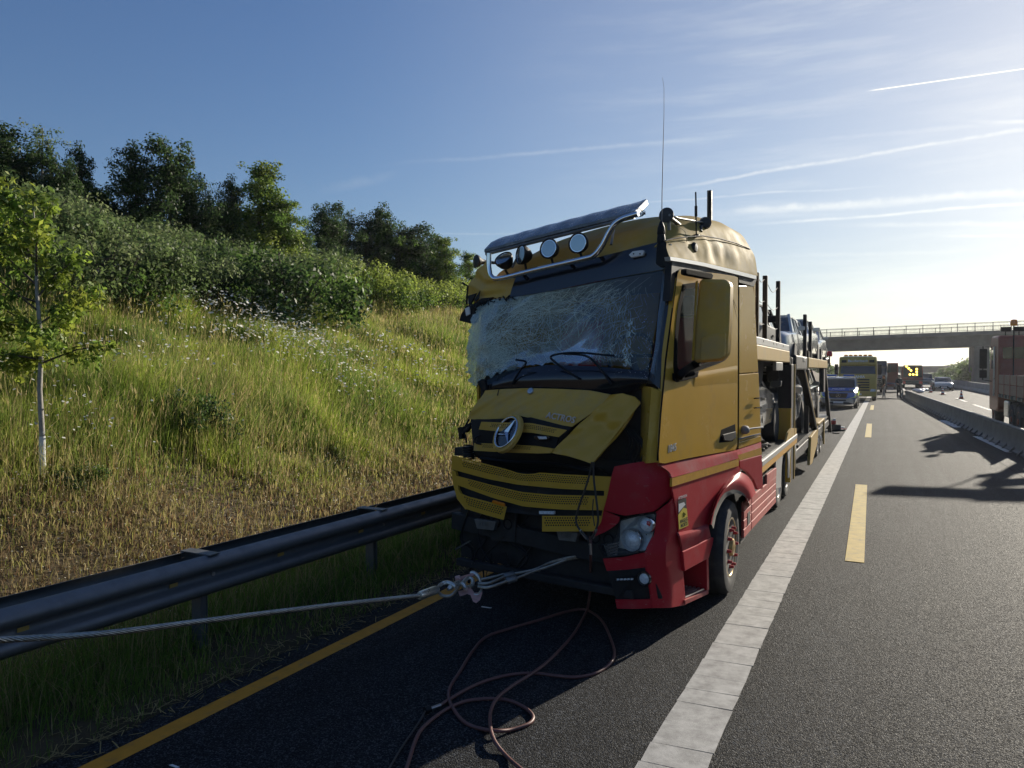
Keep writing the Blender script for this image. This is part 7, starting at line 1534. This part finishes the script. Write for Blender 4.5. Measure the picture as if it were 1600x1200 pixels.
p=gnd(1391,623.5,0); m=MB(); m.bx(-.9,.9,-.35,.35,0,.06); o=m.build('mat',M['black'],None,bevel=.02); o.location=tuple(p+np.array([0,0,.004])); tag(o,'flat black mat lying on the road beside the walking person','mat')
# small loose things on the road
def debris(name,label,cat_,px,py,parts):
    p=gnd(px,py,0); t=thing(name,label,cat_,tuple(p+np.array([0,0,.004])))
    for nm,c,d,mt in parts: m=MB(); m.box(c,d,Matrix.Rotation(.4,3,'Z')); m.build(nm,mt,t,bevel=min(d)*.2)
    return t
tl=thing('broken_lamp_trolley','broken black and red light unit lying behind the trailer','debris',tuple(gnd(1304,673,0)+np.array([0,0,.004])))
for nm,c,d,mt in(('housing',(0,0,.12),(.34,.3,.22),M['black']),('foot',(.08,-.05,.03),(.5,.25,.05),M['black']),('red_glass',(-.05,-.03,.30),(.16,.14,.14),M['redlens']),('white_cap',(-.02,.04,.40),(.10,.10,.06),M['white'])):
    m=MB(); m.box(c,d,Matrix.Rotation(.4,3,'Z')); m.build(nm,mt,tl,bevel=.015)
for i,(px,py,mt,lb) in enumerate(((1311,671,M['redlens'],'red plastic fragment on the road left of the wide white line'),(1318,668.5,M['white'],'pale plastic fragment on the road farthest behind the trailer'),(1316,673,M['redlens'],'small red lamp splinter nearest the wide white line'),(1308,677,M['black'],'black plastic splinter on the road close behind the trailer'))):
    m=MB(); m.prism([(0,0,0),(.22,.03,0),(.26,.16,0),(.1,.2,0),(-.04,.1,0)],(0,0,.03)); o=m.build('lamp_fragment',mt,None); o.location=tuple(gnd(px,py,0)+np.array([0,0,.004])); o.rotation_euler=(0,0,i*1.3); tag(o,lb,'debris','lamp fragments on the road')
m=MB(); m.prism([(0,0,0),(.09,.005,0),(.1,.02,0),(.0,.014,0)],(0,0,.004)); o=m.build('plastic_scrap',M['white'],None); o.location=tuple(gnd(752,949,0)+np.array([0,0,.003])); tag(o,'tiny pale scrap on the dark asphalt below the hook','debris')
m=MB(); m.prism([(0,0,0),(.06,.0,0),(.07,.012,0),(.01,.014,0)],(0,0,.004)); o=m.build('plastic_scrap',M['white'],None); o.location=tuple(gnd(264,1197,0)+np.array([0,0,.003])); tag(o,'tiny pale scrap at the bottom edge right of the orange line','debris')
# white sandbags on the barrier's far end
for i,(px,py) in enumerate(((1424,612),(1431,611.5),(1437,611),(1428,614))):
    m=MB(); m.ball((0,0,.16),(.45,.32,.16)); o=m.build('sandbag',M['white'],None,smooth=60); p=gnd(px,py,0); o.location=(p[0]+.5,p[1],.0 if i<3 else .0); o.rotation_euler=(0,0,i*.8); tag(o,['leftmost white sandbag at the end of the barrier','middle white sandbag at the end of the barrier','rightmost white sandbag at the end of the barrier','nearest white sandbag at the end of the barrier'][i],'sandbag','white sandbags at the end of the barrier')
# ------------------------------------------------------------------ thin morning haze
hm=bpy.data.materials.new('haze'); hm.use_nodes=True; n=hm.node_tree.nodes; n.clear()
ho_=n.new('ShaderNodeOutputMaterial'); hv=n.new('ShaderNodeVolumePrincipled'); hm.node_tree.links.new(hv.outputs[0],ho_.inputs['Volume'])
hv.inputs['Color'].default_value=(.93,.95,1,1); hv.inputs['Density'].default_value=HAZE; hv.inputs['Anisotropy'].default_value=.55
m=MB(); m.bx(-1600,1600,-120,2600,-8,26); hzb=m.build('haze',hm,None); tag(hzb,kind='stuff')
